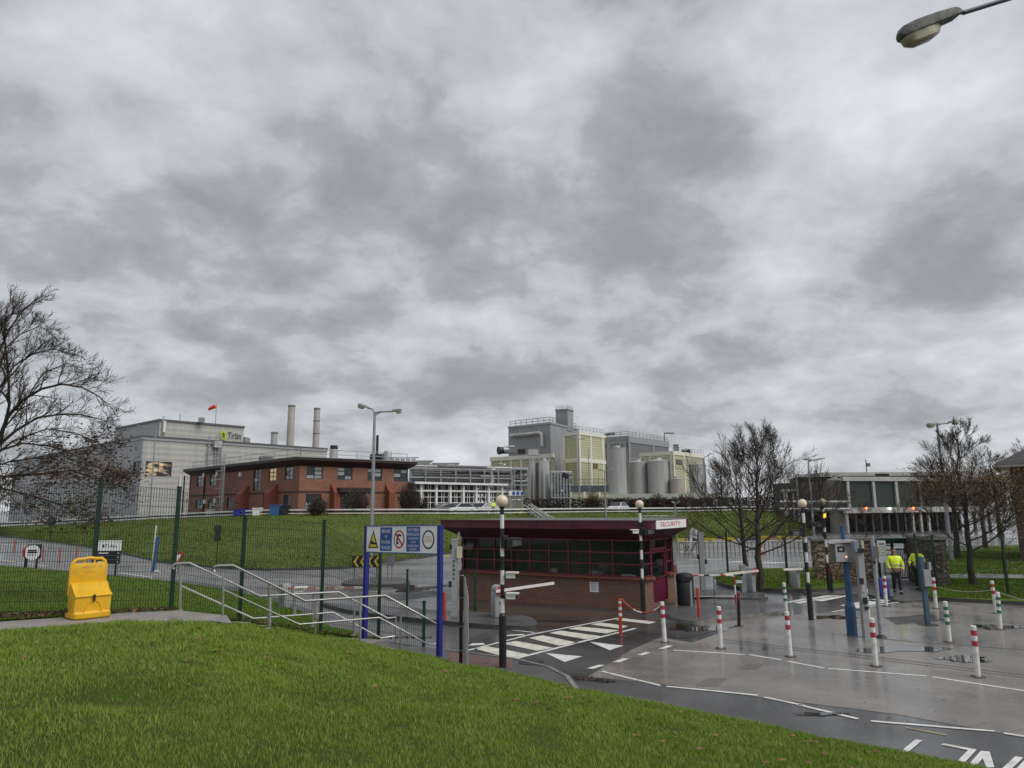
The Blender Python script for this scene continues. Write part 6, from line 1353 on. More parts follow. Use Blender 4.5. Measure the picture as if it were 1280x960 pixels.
for f in (.0, .5): p = ra.lerp(rb2, f); m = MB(); m.tube([p, Vector((p.x, p.y, zr))], .022, 8, STEELD); m.build('post', None, gr2)
m = MB(); m.tube([ra+Z*.32, rb2+Z*.32], .018, 6, STEELL); m.build('lower_rail', None, gr2)
kd = G(1105, 747, .06); m = MB(); w = .30; hz = HT(1105, 722, kd)-kd.z; ab = thing('blue_board', 'blue plastic barrier board standing by the gate path', 'barrier board', kd.to_tuple())
m.extr([(-w/1.5, 0), (w/1.5, 0), (w/1.6, hz), (-w/1.6, hz)], kd, X, Z, -Y, .12, pm('violet_blue_plastic', (.025, .03, .22), .45, var=.1)); addbev(m.build('panel', None, ab), .03, 2)
m = MB(); m.box(kd+Vector((0, -.06, .03)), (.5, .3, .06), BLACKM); m.build('foot', None, ab)
# ------------------------------------------------------------------ stone gate walls and the turnstile gate
def stone_mat(name, c1, c2, c3, mortar):
    m = bpy.data.materials.new(name); t, ns, lk, b = nodes(m); tcn = ns.new('ShaderNodeTexCoord'); mp = ns.new('ShaderNodeMapping'); mp.inputs['Scale'].default_value = (3.2, 3.2, 6.5); lk(tcn.outputs['Object'], mp.inputs[0])
    v = ns.new('ShaderNodeTexVoronoi'); v.inputs['Scale'].default_value = 1; lk(mp.outputs[0], v.inputs['Vector']); e = ns.new('ShaderNodeTexVoronoi'); e.feature = 'DISTANCE_TO_EDGE'; e.inputs['Scale'].default_value = 1; lk(mp.outputs[0], e.inputs['Vector'])
    sp = ns.new('ShaderNodeSeparateColor'); lk(v.outputs['Color'], sp.inputs[0]); r = ns.new('ShaderNodeValToRGB'); lk(sp.outputs[0], r.inputs[0]); el = r.color_ramp.elements; el[0].color = (*c1, 1); el[1].color = (*c3, 1); k = el.new(.5); k.color = (*c2, 1)
    mr = ns.new('ShaderNodeMapRange'); mr.inputs[1].default_value = .03; mr.inputs[2].default_value = .10; lk(e.outputs['Distance'], mr.inputs[0]); mxn = ns.new('ShaderNodeMixRGB'); lk(mr.outputs[0], mxn.inputs[0]); mxn.inputs[1].default_value = (*mortar, 1); lk(r.outputs[0], mxn.inputs[2])
    lk(mxn.outputs[0], b.inputs['Base Color']); b.inputs['Roughness'].default_value = .85; bp = ns.new('ShaderNodeBump'); bp.inputs['Distance'].default_value = .05; lk(mr.outputs[0], bp.inputs['Height']); lk(bp.outputs[0], b.inputs['Normal']); MATS[name] = m; return m
STONE = stone_mat('rubble_stone', (.32, .22, .14), (.16, .095, .055), (.42, .34, .26), (.055, .045, .035)); STONE2 = stone_mat('dark_rubble_stone', (.16, .125, .085), (.08, .06, .04), (.22, .19, .145), (.04, .035, .03))
def stonewall(label, pts, zt, mat, th=.45):
    t = thing('stone_wall', label, 'wall', XY(pts[0]).to_tuple())
    a = [Vector((p.x, p.y, 0)) for p in pts]
    for i in range(len(a)-1):
        d = (a[i+1]-a[i]).normalized(); inn = Vector((-d.y, d.x, 0)); m = MB(); m.prism([(q.x, q.y) for q in (a[i], a[i+1], a[i+1]+inn*th, a[i]+inn*th)], 0, zt, mat); m.build('masonry', None, t)
        m = MB(); m.prism([(q.x, q.y) for q in (a[i]-d*.08-inn*.06, a[i+1]+d*.08-inn*.06, a[i+1]+inn*(th+.06)+d*.08, a[i]+inn*(th+.06)-d*.08)], zt+.002, zt+.13, KERB); m.build('coping', None, t)
w0, w1 = G(1021, 729, 0), G(1097, 729, 0); stonewall('warm brown rubble stone wall behind the intercom post, left of the gate', [w0, w1], HT(1060, 676, w0), STONE)
v0, v1, v2 = G(1138, 728, 0), G(1168, 737, 0), G(1189, 736, 0); stonewall('darker rubble stone wall right of the turnstile gate', [v0, v1, v2], HT(1160, 675, v1), STONE2)
gz = w1.y+.6; gt = thing('turnstile_gate', 'dark green canopied turnstile gate between the stone walls', 'gate', (w1.x+.6, gz, .06))
cA, cB = P(1097, 676, gz), P(1137, 676, gz); zc0, zc1 = P(1115, 679, gz).z, P(1115, 672.5, gz).z
m = MB(); m.box(((cA.x+cB.x)/2, gz+.5, (zc0+zc1)/2), (cB.x-cA.x+.1, 1.4, zc1-zc0), FGREEN); m.build('canopy', None, gt)
for px in (1098.5, 1116.5, 1135.5): p = P(px, 700, gz); m = MB(); m.beam((p.x, gz, .06), (p.x, gz, zc0), .09, .09, BLACK, (0, 1, 0)); m.build('post', None, gt)
m = MB()
for i in range(9): x = P(1118+i*2.1, 700, gz).x; m.beam((x, gz, .12), (x, gz, zc0-.25), .03, .03, BLACK, (0, 1, 0))
for z in (.18, 1.0, zc0-.28): m.beam((P(1118, 700, gz).x, gz, z), (P(1135, 700, gz).x, gz, z), .05, .05, BLACK)
m.build('bar_gate', None, gt)
m = MB(); rx = P(1108, 700, gz).x
for i in range(8): m.tube([(rx, gz+.25, .35+i*.22), (rx+.55, gz+.15, .35+i*.22)], .025, 6, STEELL)
m.tube([(rx, gz+.25, .06), (rx, gz+.25, 2.1)], .05, 8, STEELL); m.build('turnstile_arms', None, gt)
nbp = w1.y-.35; nA, nB = P(1098.5, 703, nbp), P(1109, 703, nbp); zt_ = P(1103, 675.5, nbp).z; nbd = thing('notice_board', 'white notice board with yellow symbols beside the turnstile gate', 'notice', (nA.x, nbp, .06))
m = MB(); m.box(((nA.x+nB.x)/2, nbp, (nA.z+zt_)/2), (nB.x-nA.x, .03, zt_-nA.z), SGW); bdd = m.build('board', None, nbd); m = MB(); m.beam((nA.x+.05, nbp+.06, .05), (nA.x+.05, nbp+.06, zt_), .06, .06, FGREEN, (0, 1, 0)); m.build('post', None, nbd)
m = MB(); Hn = zt_-nA.z; Wn = nB.x-nA.x
for i in range(4): m.box((nA.x+.06, nbp-.018, nA.z+Hn*(.32+.12*i)), (.07, .006, .08), SYEL)
m.box((nB.x-.04, nbp-.018, nA.z+Hn*.5), (.03, .006, Hn*.5), SYEL); m.build('symbol', None, bdd)
m = MB()
for i in range(4): m.box((nA.x+.21, nbp-.018, nA.z+Hn*(.34+.12*i)), (.16, .006, .025), GREYT)
m.box((nA.x+Wn/2, nbp-.018, nA.z+Hn*.84), (Wn*.7, .006, .05), SBLK); m.build('printing', None, bdd)
# ------------------------------------------------------------------ chevrons and small road signs
ch = G(457, 722, .14); cb = thing('chevron_board', 'black board of yellow chevrons pointing left on the splitter island', 'sign', ch.to_tuple())
a, b = P(439.5, 709.5, ch.y), P(474.5, 709.5, ch.y); zt_ = P(457, 694.5, ch.y).z; Wc, Hc = b.x-a.x, zt_-a.z
for k in range(2):
    x0 = a.x+Wc*.5*k+.02; m = MB(); m.box((x0+Wc*.235, ch.y, a.z+Hc/2), (Wc*.47, .03, Hc), SBLK); bd2 = m.build('panel', None, cb); m = MB(); CHY = pm('chevron_yellow', (.50, .33, .03), .4)
    for j in range(2):
        cx_ = x0+.06+j*Wc*.24; wv = Wc*.13; m.extr([(0, Hc/2), (wv, Hc*.97), (wv+.13, Hc*.97), (.13, Hc/2), (wv+.13, Hc*.03), (wv, Hc*.03)], Vector((cx_, ch.y-.016, a.z)), X, Z, -Y, .004, CHY)
    m.build('chevron', None, bd2)
for f in (.1, .9): m = MB(); m.tube([(a.x+Wc*f, ch.y+.04, .1), (a.x+Wc*f, ch.y+.04, zt_)], .035, 8, STEELD); m.build('post', None, cb)
s0 = G(488, 722, .14); ts = thing('small_sign', 'small grey sign seen from behind on two thin legs', 'sign', s0.to_tuple()); a, b = P(483.5, 707.5, s0.y), P(493, 707.5, s0.y); zt_ = P(488, 695, s0.y).z
for x in (a.x+.05, b.x-.12): m = MB(); m.tube([(x, s0.y, .14), (x, s0.y, zt_-.05)], .025, 6, STEELD); m.build('leg', None, ts)
m = MB(); m.box(((a.x+b.x)/2, s0.y-.03, (a.z+zt_)/2), (b.x-a.x, .03, zt_-a.z), pm('sign_back_grey', (.13, .135, .15), .5)); m.build('plate', None, ts)
# round sign at far left
s0 = G(38, 711, .02); rs = thing('round_sign', 'round white sign with a red rim on two black posts', 'sign', s0.to_tuple()); dpt = s0.y
for px in (31, 44.5): p = P(px, 711, dpt); m = MB(); m.box((p.x, dpt+.04, .62), (.16 if px < 40 else .1, .1, 1.2), BLACK); m.build('post', None, rs)
c = P(41, 690.5, dpt); m = MB(); m.box(c+Vector((.05, .05, .05)), (.9, .04, .88), BLACK); m.build('backing', None, rs)
m = MB(); m.lathe(c+Vector((-.22, .02, 0)), [(.44, 0), (.44, .02)], 24, SRED, Matrix.Rotation(R(90), 3, 'X')); m.build('red_disc', None, rs)
m = MB(); pts = [(.46*math.copysign(abs(math.cos(t))**.8, math.cos(t)), .44*math.copysign(abs(math.sin(t))**.8, math.sin(t))) for t in [2*math.pi*i/28 for i in range(28)]]; m.extr(pts, c-Y*.03, X, Z, -Y, .02, SGW); fc = m.build('face', None, rs)
m = MB(); 
for dz, w, h in ((.12, .55, .09), (.0, .6, .10), (-.16, .5, .05)): m.box(c+Vector((0, -.055, dz)), (w, .006, h), SBLK if dz > -.1 else GREYT)
m.build('printing', None, fc)
# site name board
s0 = G(136, 722, .02); nsb = thing('site_board', 'white topped black site name board standing on the verge', 'sign', s0.to_tuple()); dpt = s0.y; a, b = P(121, 705, dpt), P(149.5, 705, dpt); z1, z2 = P(135, 688.5, dpt).z, P(135, 675.5, dpt).z
m = MB(); m.box(((a.x+b.x)/2, dpt, (a.z+z1)/2), (b.x-a.x, .06, z1-a.z), SBLK); nb1 = m.build('lower_panel', None, nsb); m = MB(); m.box(((a.x+b.x)/2, dpt, (z1+z2)/2), (b.x-a.x, .06, z2-z1-.004), SGW); nb2 = m.build('name_panel', None, nsb)
for px in (124, 143.5): p = P(px, 712, dpt); m = MB(); m.box((p.x, dpt+.06, (a.z)/2+.1), (.09, .06, a.z+.3), BLACK); m.build('post', None, nsb)
m = MB(); text(m, 'Tirlán', Vector(((a.x+b.x)/2+.08, dpt-.032, z1+.17)), X, Z, .27, SLOGO); m.box(((a.x+b.x)/2-.33, dpt-.034, z1+.26), (.12, .006, .16), SLOGO); m.build('lettering', None, nb2)
m = MB()
for i, w in enumerate((.55, .3, .35)): m.box((a.x+.06+w/2, dpt-.034, z1-.12-.23*i), (w, .006, .06), SGW); m.box((b.x-.1, dpt-.034, z1-.12-.23*i), (.06, .006, .06), SGW); m.box(((a.x+b.x)/2, dpt-.033, z1-.24-.23*i), (b.x-a.x-.04, .005, .012), GREYT)
m.build('lettering', None, nb1)
# blue and white pole, give way sign, dark signs on the bank
s0 = G(188.5, 725, .02); bw = thing('marker_pole', 'blue sleeved white pole on the road edge behind the fence', 'pole', s0.to_tuple())
m = MB(); m.tube([s0, Vector((s0.x+.08, s0.y, HT(192, 657, s0)))], .05, 8, POLW); m.build('pole', None, bw); m = MB(); m.tube([s0+Vector((.14, -.1, .45)), Vector((s0.x+.28, s0.y-.1, HT(193, 671, s0)))], .09, 10, pm('sleeve_blue', (.03, .09, .22), .5)); m.build('sleeve', None, bw); m = MB(); m.tube([s0+Vector((.1, -.1, .42)), s0+Vector((.45, -.1, .42))], .07, 8, POLW); m.build('arm', None, bw)
s0 = G(223, 716, .02); gw = thing('give_way_sign', 'red and white triangular give way sign half behind a fence post', 'sign', s0.to_tuple()); c = P(222.5, 697, s0.y)
m = MB(); m.tube([s0, Vector((s0.x, s0.y, c.z+.2))], .035, 8, STEELD); m.build('post', None, gw)
m = MB(); m.extr([(0, -.36), (.38, .28), (-.38, .28)], c-Y*.05, X, Z, -Y, .015, SRED); pt_ = m.build('plate', None, gw); m = MB(); m.extr([(0, -.20), (.22, .19), (-.22, .19)], c-Y*.066, X, Z, -Y, .006, SGW); m.build('white_field', None, pt_)
for px, yb, y0, y1, d, lab in ((63, 672, 645, 658, 78, 'small dark sign on a thin post at the left of the bank'), (270.5, 703, 655, 678, 47, 'tall dark oval sign seen from behind at the foot of the bank')):
    b_0 = P(px, yb, d); t = thing('dark_sign', lab, 'sign', b_0.to_tuple()); m = MB(); m.tube([b_0-Z*.3, Vector((b_0.x, d, P(px, y0+3, d).z))], .04, 6, BLACK); m.build('post', None, t)
    zc0, zc1 = P(px, y1, d).z, P(px, y0, d).z; m = MB()
    if d == 47: m.lathe((b_0.x, d-.06, (zc1-.32)), [(.27, 0), (.27, .03)], 16, pm('sign_back_brown', (.03, .022, .016), .7), Matrix.Rotation(R(90), 3, 'X')); m.lathe((b_0.x-.02, d-.06, (zc0+.30)), [(.24, 0), (.24, .03)], 16, MATS['sign_back_brown'], Matrix.Rotation(R(90), 3, 'X')); m.box((b_0.x, d-.06, (zc0+zc1)/2), (.34, .03, zc1-zc0-.5), MATS['sign_back_brown'])
    else: m.lathe((b_0.x, d-.06, (zc0+zc1)/2), [(.5, 0), (.5, .03)], 16, BLACKM, Matrix.Rotation(R(90), 3, 'X'))
    m.build('plate', None, t)
# ------------------------------------------------------------------ street lamps
LHEAD = pm('lamp_head_grey', (.16, .165, .16), .5, var=.25, scale=4); BOWL = pm('lamp_bowl', (.34, .31, .19), .25, var=.15, scale=3); LPOLE = pm('lamp_pole_grey', (.27, .28, .29), .5, .2, var=.15, scale=2)
def lamp_head(par, root, tip, mat=LHEAD, w=.26, bowl=True, name='lamp_head'):
    root, tip = Vector(root), Vector(tip); d = (tip-root); l = d.length; d.normalize(); sx = d.cross(Z).normalized(); u = sx.cross(d); m = MB()
    secs = [(0, .07, .06), (.05, .10, .10), (.35, w*.44, .125), (.7, w*.5, .135), (.92, w*.44, .12), (1.0, w*.26, .06)]; vs = []
    for s, hw, hh in secs:
        for a, b in ((-1, -.25), (-.9, .45), (-.45, .95), (.45, .95), (.9, .45), (1, -.25)): vs.append(root+d*(l*s)+sx*(hw*a)+u*(hh*b))
    k = 6; fs = [(i*k+j, i*k+(j+1) % k, (i+1)*k+(j+1) % k, (i+1)*k+j) for i in range(len(secs)-1) for j in range(k)]+[tuple(range(k-1, -1, -1)), tuple(range((len(secs)-1)*k, len(secs)*k))]
    m.add(vs, fs, mat); h = m.build(name, None, par, smooth='auto')
    if bowl:
        m = MB(); vs = []; ss = [(.42, .55), (.47, .8), (.6, 1), (.85, 1), (.95, .75), (.98, .5)]
        for s, q in ss:
            for a, b in ((-1, 0), (-.92, -.8), (-.4, -1.05), (.4, -1.05), (.92, -.8), (1, 0)): vs.append(root+d*(l*s)+sx*(w*.40*q*a)+u*(-.03+.15*b*q))
        fs = [(i*k+j, (i+1)*k+j, (i+1)*k+(j+1) % k, i*k+(j+1) % k) for i in range(len(ss)-1) for j in range(k)]+[tuple(range(k)), tuple(range(len(ss)*k-1, (len(ss)-1)*k-1, -1))]
        m.add(vs, fs, BOWL); m.build('bowl', None, h, smooth='auto')
    return h
# the near lamp whose head hangs into the top right corner
d0 = 8.6; hr_ = P(1199, 17, d0); ht_ = P(1125, 47, d0-.12)
kx = P(1500, -70, d0); nl = thing('street_lamp', 'near street lamp whose grey head hangs into the upper right corner', 'street lamp', (kx.x, d0, 0), group='street lamps')
ae = P(1285, -9, d0); m = MB(); m.tube([(kx.x, d0, 0), (kx.x, d0, 1.6)], .1, 12, LPOLE); m.tube([(kx.x, d0, 1.6), (kx.x, d0, kx.z+.2), (kx.x-.15, d0, kx.z+.45), (kx.x-.5, d0, kx.z+.45)], .06, 10, LPOLE); m.build('pole', None, nl, smooth='auto')
m = MB(); aend = P(1204, 16, d0); m.tube([(kx.x-.1, d0, kx.z+.45), ae, aend], .031, 10, pm('lamp_arm_dark', (.06, .07, .085), .45)); m.tube([aend, hr_], .018, 8, BLACK); m.build('arm', None, nl, smooth='auto')
hh_ = lamp_head(nl, hr_, ht_, pm('weathered_lamp_head', (.10, .10, .09), .8, var=.5, scale=14, bump=.4, bscale=40), .27)
def lamp(px, yb, d, ytop, heads, label, zb=None, r=.075, group='street lamps', kind='arm'):
    b = P(px, yb, d); b.z = zb if zb is not None else b.z; t = thing('street_lamp', label, 'street lamp', b.to_tuple(), group=group)
    top = P(px, ytop, d); top.x = b.x; m = MB(); m.tube([b-Z*.2, b+Z*1.5, Vector((b.x, d, top.z))], [r*1.35, r*1.2, r*.75], 8, LPOLE); m.build('pole', None, t, smooth='auto')
    for (x0, y0, x1, y1) in heads:
        r0_, r1_ = P(x0, y0, d), P(x1, y1, d); m = MB(); mid = Vector((b.x*.6+r0_.x*.4, d, max(top.z, r0_.z-.05)*.5+r0_.z*.5)); m.tube([Vector((b.x, d, top.z-.05)), mid, r0_], r*.55, 6, LPOLE); m.build('arm', None, t, smooth='auto'); lamp_head(t, r0_, r1_, LHEAD, .34, d < 60)
    return t
lamp(463.5, 705, 45, 515, [(461, 510.5, 447.5, 506), (490, 514.3, 502, 513)], 'tall double armed lamp rising behind the blue posted sign', zb=.2, r=.10)
t = lamp(466, 640, 86, 522, [], 'slim single lamp with a bent top beside the double armed lamp', zb=2.8, r=.12)
b_ = P(466, 640, 86); m = MB(); tz = P(467, 522, 86).z; m.tube([Vector((b_.x, 86, tz-.2)), Vector((b_.x+.05, 86, tz+.4)), P(470.5, 518, 86), P(475, 515.5, 86)], .09, 6, LPOLE); m.build('arm', None, t)
lamp(186, 652, 98, 534.5, [(181, 533.5, 171, 532.5)], 'slim lamp in front of the grey factory corner', zb=1.8, r=.09)
lamp(725, 640, 112, 549, [(720, 547.5, 712, 546), (727, 548.5, 731, 549)], 'tall lamp in front of the cream tower block', zb=2.7, r=.12)
lamp(737.5, 640, 116, 560, [], 'plain thin mast right of the lamp before the cream tower', zb=2.7, r=.07)
lamp(757.5, 652, 92, 589, [(755, 588.5, 747.5, 587.5), (759, 588, 766, 586.5)], 'double armed lamp left of the tall grey silo', zb=2.0, r=.10)
lamp(845, 655, 84, 630, [(844, 629.5, 839, 627.5), (846, 629.5, 850, 627)], 'short double armed lamp on the bank right of the hut roof', zb=1.6, r=.06)
lamp(883, 640, 120, 572, [(884, 570.5, 889, 566.5)], 'lamp peeping over the cream end block', zb=2.6, r=.1)
lamp(1018.5, 682, 72, 576.5, [(1014, 575, 1005.5, 575), (1019, 575.5, 1031, 573)], 'double armed lamp left of the dark green building', zb=0, r=.10)
lamp(1190, 700, 45, 530, [(1174, 530, 1158.5, 531.5), (1185, 529, 1197, 526.5)], 'double armed lamp above the ochre tinged tree at the right', zb=0.1, r=.09)
b_ = P(713, 652, 96); fm = thing('floodlight_mast', 'mast with a black square floodlight head on the bank behind the hut', 'floodlight', b_.to_tuple()); m = MB(); m.tube([b_-Z*.3, Vector((b_.x, 96, P(712, 594, 96).z))], .10, 8, LPOLE); m.build('pole', None, fm); m = MB(); c = P(706.5, 594.5, 96); m.box(c, (.9, .4, .65), BLACK, 0, Matrix.Rotation(R(25), 3, 'Y')); m.beam(c, P(711.5, 595, 96), .12, .12, BLACK); m.build('floodlight', None, fm)
m = MB(); m.tube([P(716, 644, 96), P(732, 644, 96)], .08, 6, STEELL); m.tube([P(716, 648, 96), P(732, 648, 96)], .08, 6, STEELL); m.tube([P(731, 643, 96), P(731, 651, 96)], .08, 6, STEELL); m.tube([P(718, 643, 96), P(718, 652, 96)], .08, 6, STEELL); tag(m.build('goal_frame'), 'small pale pipe frame beside the floodlight mast on the bank', 'frame')
# ------------------------------------------------------------------ crash rail along the bank top, steps up the bank
top_pts = [Vector((P(px, 640, td-.6).x, td-.6, tz)) for (px, yb, td, tz) in cols if -310 <= px <= 1000]
cr2 = thing('crash_rail', 'long white crash rail along the top of the grass bank', 'rail', top_pts[0].to_tuple())
for za, h, mt in ((.10, .14, WHITE), (.28, .2, BLACK), (.50, .22, WHITE)):
    m = MB()
    for a, b in zip(top_pts, top_pts[1:]): m.beam(a+Z*(za+.05), b+Z*(za+.05), .08, h*.7, mt)
    m.build('rail', None, cr2)
for a, b in zip(top_pts, top_pts[1:]):
    n = max(1, int((b-a).length/4))
    for i in range(n): p = a.lerp(b, i/n)+Vector((0, .12, 0)); m = MB(); m.beam(p-Z*.2, p+Z*.6, .12, .1, STEELD, (0, 1, 0)); m.build('post', None, cr2)
bs_ = thing('bank_steps', 'concrete steps with white handrails climbing the bank behind the hut', 'steps', P(668, 650, 86).to_tuple())
for i in range(10):
    u = i/10; p = P(676, 650, 84).lerp(P(657, 642, 92), u); m = MB(); m.box((p.x, p.y, .6+u*2.2), (2.6, .95, .5), CONC, .3); m.build('tread', None, bs_)
for x0, y0, x1, y1 in ((655, 637, 678, 652), (660, 636, 686, 653), (664, 636, 692, 655)):
    m = MB(); a, b = P(x0, y0, 92), P(x1, y1, 82); m.tube([a+Z*.6, b+Z*.6], .07, 6, STEELL); m.tube([a+Z*.15, b+Z*.15], .05, 6, STEELL)
    for i in range(6): p = a.lerp(b, i/5); m.tube([p-Z*.5, p+Z*.6], .05, 5, STEELL)
    m.build('handrail', None, bs_)
c = P(652, 641.5, 90); t = thing('yellow_sign', 'small round yellow sign on a black stub by the bank steps', 'sign', P(652, 655, 90).to_tuple()); m = MB(); m.lathe(c, [(.24, -.03), (.24, .03)], 16, pm('bright_yellow', (.8, .6, .01), .4), Matrix.Rotation(R(90), 3, 'X')); m.build('disc', None, t); m = MB(); m.tube([P(652, 656, 90.05), P(652, 643, 90.05)], .06, 6, BLACK); m.build('post', None, t)
a, b = P(636, 619.5, 108), P(653.5, 619.5, 108); zt_ = P(645, 613.5, 108).z; t = thing('safety_board', 'wide white board of small blue panels beyond the bank steps', 'sign', (a.x, 108, 2.7)); m = MB(); m.box(((a.x+b.x)/2, 108, (a.z+zt_)/2), (b.x-a.x, .08, zt_-a.z), SGW); bb = m.build('board', None, t)
for i in range(3): m = MB(); m.box((a.x+.75+i*.62, 107.94, (a.z+zt_)/2), (.42, .03, .5), SBLUE); m.build('blue_panel', None, bb)
for px in (637, 653): p = P(px, 620, 108); m = MB(); m.beam((p.x, 108.1, 2.6), (p.x, 108.1, zt_), .12, .12, STEEL, (0, 1, 0)); m.build('post', None, t)
# ------------------------------------------------------------------ far yard: railings, blocks, cone, steps
ra, rb3 = G(850, 695, 0), G(1010, 694, 0); fr_ = thing('pedestrian_railing', 'long grey pedestrian railing across the far road behind the trees', 'railing', ra.to_tuple()); n = 30
m = MB(); m.tube([ra+Z*1.0, rb3+Z*1.0], .04, 6, STEEL); m.build('top_rail', None, fr_); m = MB(); m.tube([ra+Z*.25, rb3+Z*.25], .03, 6, STEEL); m.build('lower_rail', None, fr_)
for i in range(n+1): p = ra.lerp(rb3, i/n); m = MB(); m.tube([p, p+Z*1.0], .035, 6, STEELD); m.build('post', None, fr_)
KY = pm('kerb_block_yellow', (.45, .34, .03), .6, var=.15); blk = thing('kerb_block', '', 'kerb block', (0, 0, 0)); m = MB(); m.extr([(-.6, 0), (.6, 0), (.56, .40), (-.56, .40)], Vector((0, .25, 0)), X, Z, -Y, .5, KY); m.build('body', None, blk); m = MB(); m.box((0, -.01, .1), (.4, .52, .16), BLACK); m.build('fork_slot', None, blk)
for i, (px, py, lab) in enumerate(((852, 678.5, 'yellow kerb block just right of the hut end'), (887, 677.5, 'yellow kerb block behind the plain grey column'), (911, 677, 'yellow kerb block left of the bare trees'), (958, 675, 'yellow kerb block right of the bare trees'), (978, 674.5, 'yellow kerb block left of the beacon globe post'), (998, 674, 'yellow kerb block furthest right on the bank foot'))):
    o = blk if i == 0 else dup(blk, (0, 0, 0)); o.location = G(px, py, 0); o['label'] = lab; o['group'] = 'yellow kerb blocks under the bank'
BK = pm('dark_block', (.05, .05, .052), .7)
for px, lab in ((870, 'dark low wall piece between two yellow kerb blocks by the hut'), (938, 'dark low wall piece behind the trunks of the bare trees')):
    p = G(px, 677.5); m = MB(); m.box(p+Z*.21, (1.9, .5, .42), BK); m.box(p+Z*.44, (1.8, .4, .05), BK); tag(m.build('kerb_block'), lab, 'kerb block')
p = G(952.5, 693, 0); tcn_ = thing('traffic_cone', 'orange traffic cone by the grey railing', 'traffic cone', p.to_tuple()); CO = pm('cone_orange', (.62, .06, .02), .5, var=.1); m = MB(); m.lathe(p, [(.17, .03), (.12, .28)], 14, CO); m.lathe(p, [(.12, .28), (.085, .48)], 14, POLW); m.lathe(p, [(.085, .48), (.04, .76)], 14, CO); m.build('cone', None, tcn_); m = MB(); m.box(p+Z*.016, (.42, .42, .032), CO); m.build('base', None, tcn_)
p = G(868, 692, 0); ms_ = thing('mobile_steps', 'grey wheeled access steps with white covers right of the hut', 'mobile steps', p.to_tuple()); dd_ = p.y
m = MB()
for a, b in (((856, 692), (873, 664)), ((862, 692), (879, 664)), ((857, 692), (857, 664)), ((879, 692), (871, 664))): m.tube([P(*a, dd_), P(*b, dd_)], .06, 6, STEELD)
m.build('frame', None, ms_)
for i in range(5): m = MB(); a = P(859+i*3.4, 688-i*5, dd_); m.box(a, (.5, .3, .05), STEEL); m.build('tread', None, ms_)
m = MB(); m.tube([P(863, 684, dd_-.2), P(864, 664, dd_-.2), P(866, 660, dd_-.2)], [.10, .12, .06], 8, BWHT); m.tube([P(868, 672, dd_-.2), P(869, 661, dd_-.2)], [.2, .16], 8, pm('pale_cover', (.45, .45, .5), .7)); m.build('cover', None, ms_)
p = P(847, 690, 55); m = MB(); m.tube([G(847, 691, 0), P(846, 668, G(847, 691, 0).y)], .07, 8, pm('pale_green_post', (.2, .25, .21), .6)); tag(m.build('post'), 'pale green post just right of the hut end', 'post')
# dark handrail frames on the bank right of the hut roof
pts = [P(802, 650, 84), P(802, 645, 84), P(845, 645, 84), P(845, 652, 84)]; t = thing('bank_railing', 'thin pale railing on the bank above the hut roof', 'railing', pts[0].to_tuple()); m = MB(); m.tube(pts[1:3], .05, 6, STEELL); m.build('top_rail', None, t)
for i in range(8): a = pts[1].lerp(pts[2], i/7); m = MB(); m.tube([a-Z*1.1, a], .04, 6, STEELL); m.build('post', None, t)
c = G(880, 652, 1.4); 
# ------------------------------------------------------------------ the dark panelled buildings at the right
WHITE2 = pm('weathered_white', (.40, .40, .38), .6, var=.12, scale=.5, dirt=(.25, .24, .2), dscale=.8, damt=.5)
dA, dB = P(1057, 660, 92), P(1240, 660, 99); dgb = thing('green_panel_building', 'white framed building with big dark green panels above an open ground floor', 'building', (dA.x, dA.y, 0))
o_, d_, in_ = wallax(dA, dB); Lg = (XY(dB)-XY(dA)).length; zt = P(1060, 599.5, 92).z; z1 = P(1060, 634.5, 92).z; z2 = P(1060, 641.5, 92).z
m = MB(); m.sheet([o_+Z*z1, XY(dB)+Z*z1, XY(dB)+Z*zt, o_+Z*zt], CL_GREEN); m.f; m.build('panel_wall', None, dgb)
for fi in range(1): pass
m = MB(); m.beam(o_+Z*(zt+.1)-in_*.1, XY(dB)+Z*(zt+.1)-in_*.1, .5, .55, WHITE2); m.beam(o_+Z*((z1+z2)/2)-in_*.1, XY(dB)+Z*((z1+z2)/2)-in_*.1, .6, z1-z2, WHITE2); m.build('white_band', None, dgb)
for px in (1059.5, 1091.5, 1120, 1149.5, 1179, 1208, 1236): s, _ = onwall(dA, dB, px, 620); m = MB(); m.beam(o_+d_*s-in_*.12+Z*(z1+.02), o_+d_*s-in_*.12+Z*(zt-.2), .38, .3, WHITE2, in_); m.build('mullion', None, dgb)
for i in range(19): s = .3+i*(Lg-.6)/18; m = MB(); m.beam(o_+d_*s+Z*.0, o_+d_*s+Z*z2, .30, .3, WHITE2 if i in (0, 8, 9, 10) else FRAME_D, in_); m.build('column', None, dgb)
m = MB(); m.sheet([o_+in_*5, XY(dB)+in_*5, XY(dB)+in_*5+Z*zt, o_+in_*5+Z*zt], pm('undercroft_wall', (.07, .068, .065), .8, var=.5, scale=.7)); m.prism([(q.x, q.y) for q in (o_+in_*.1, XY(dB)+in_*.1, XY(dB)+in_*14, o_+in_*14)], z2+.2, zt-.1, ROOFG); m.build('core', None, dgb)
m = MB(); r0_ = P(1077, 590, 104); zr0, zr1 = P(1077, 599, 104).z, P(1077, 590.5, 104).z; r1_ = P(1185, 590, 106)
m.prism([(r0_.x, r0_.y), (r1_.x, r1_.y), (r1_.x, r1_.y+8), (r0_.x, r0_.y+8)], zt-.2, zr1-.5, pm('upper_storey_grey', (.28, .28, .27), .6)); m.prism([(r0_.x-6, r0_.y-1), (r1_.x+1, r1_.y-1), (r1_.x+1, r1_.y+9), (r0_.x-6, r0_.y+9)], zr1-.5, zr1, WHITE2); m.build('upper_storey', None, dgb)
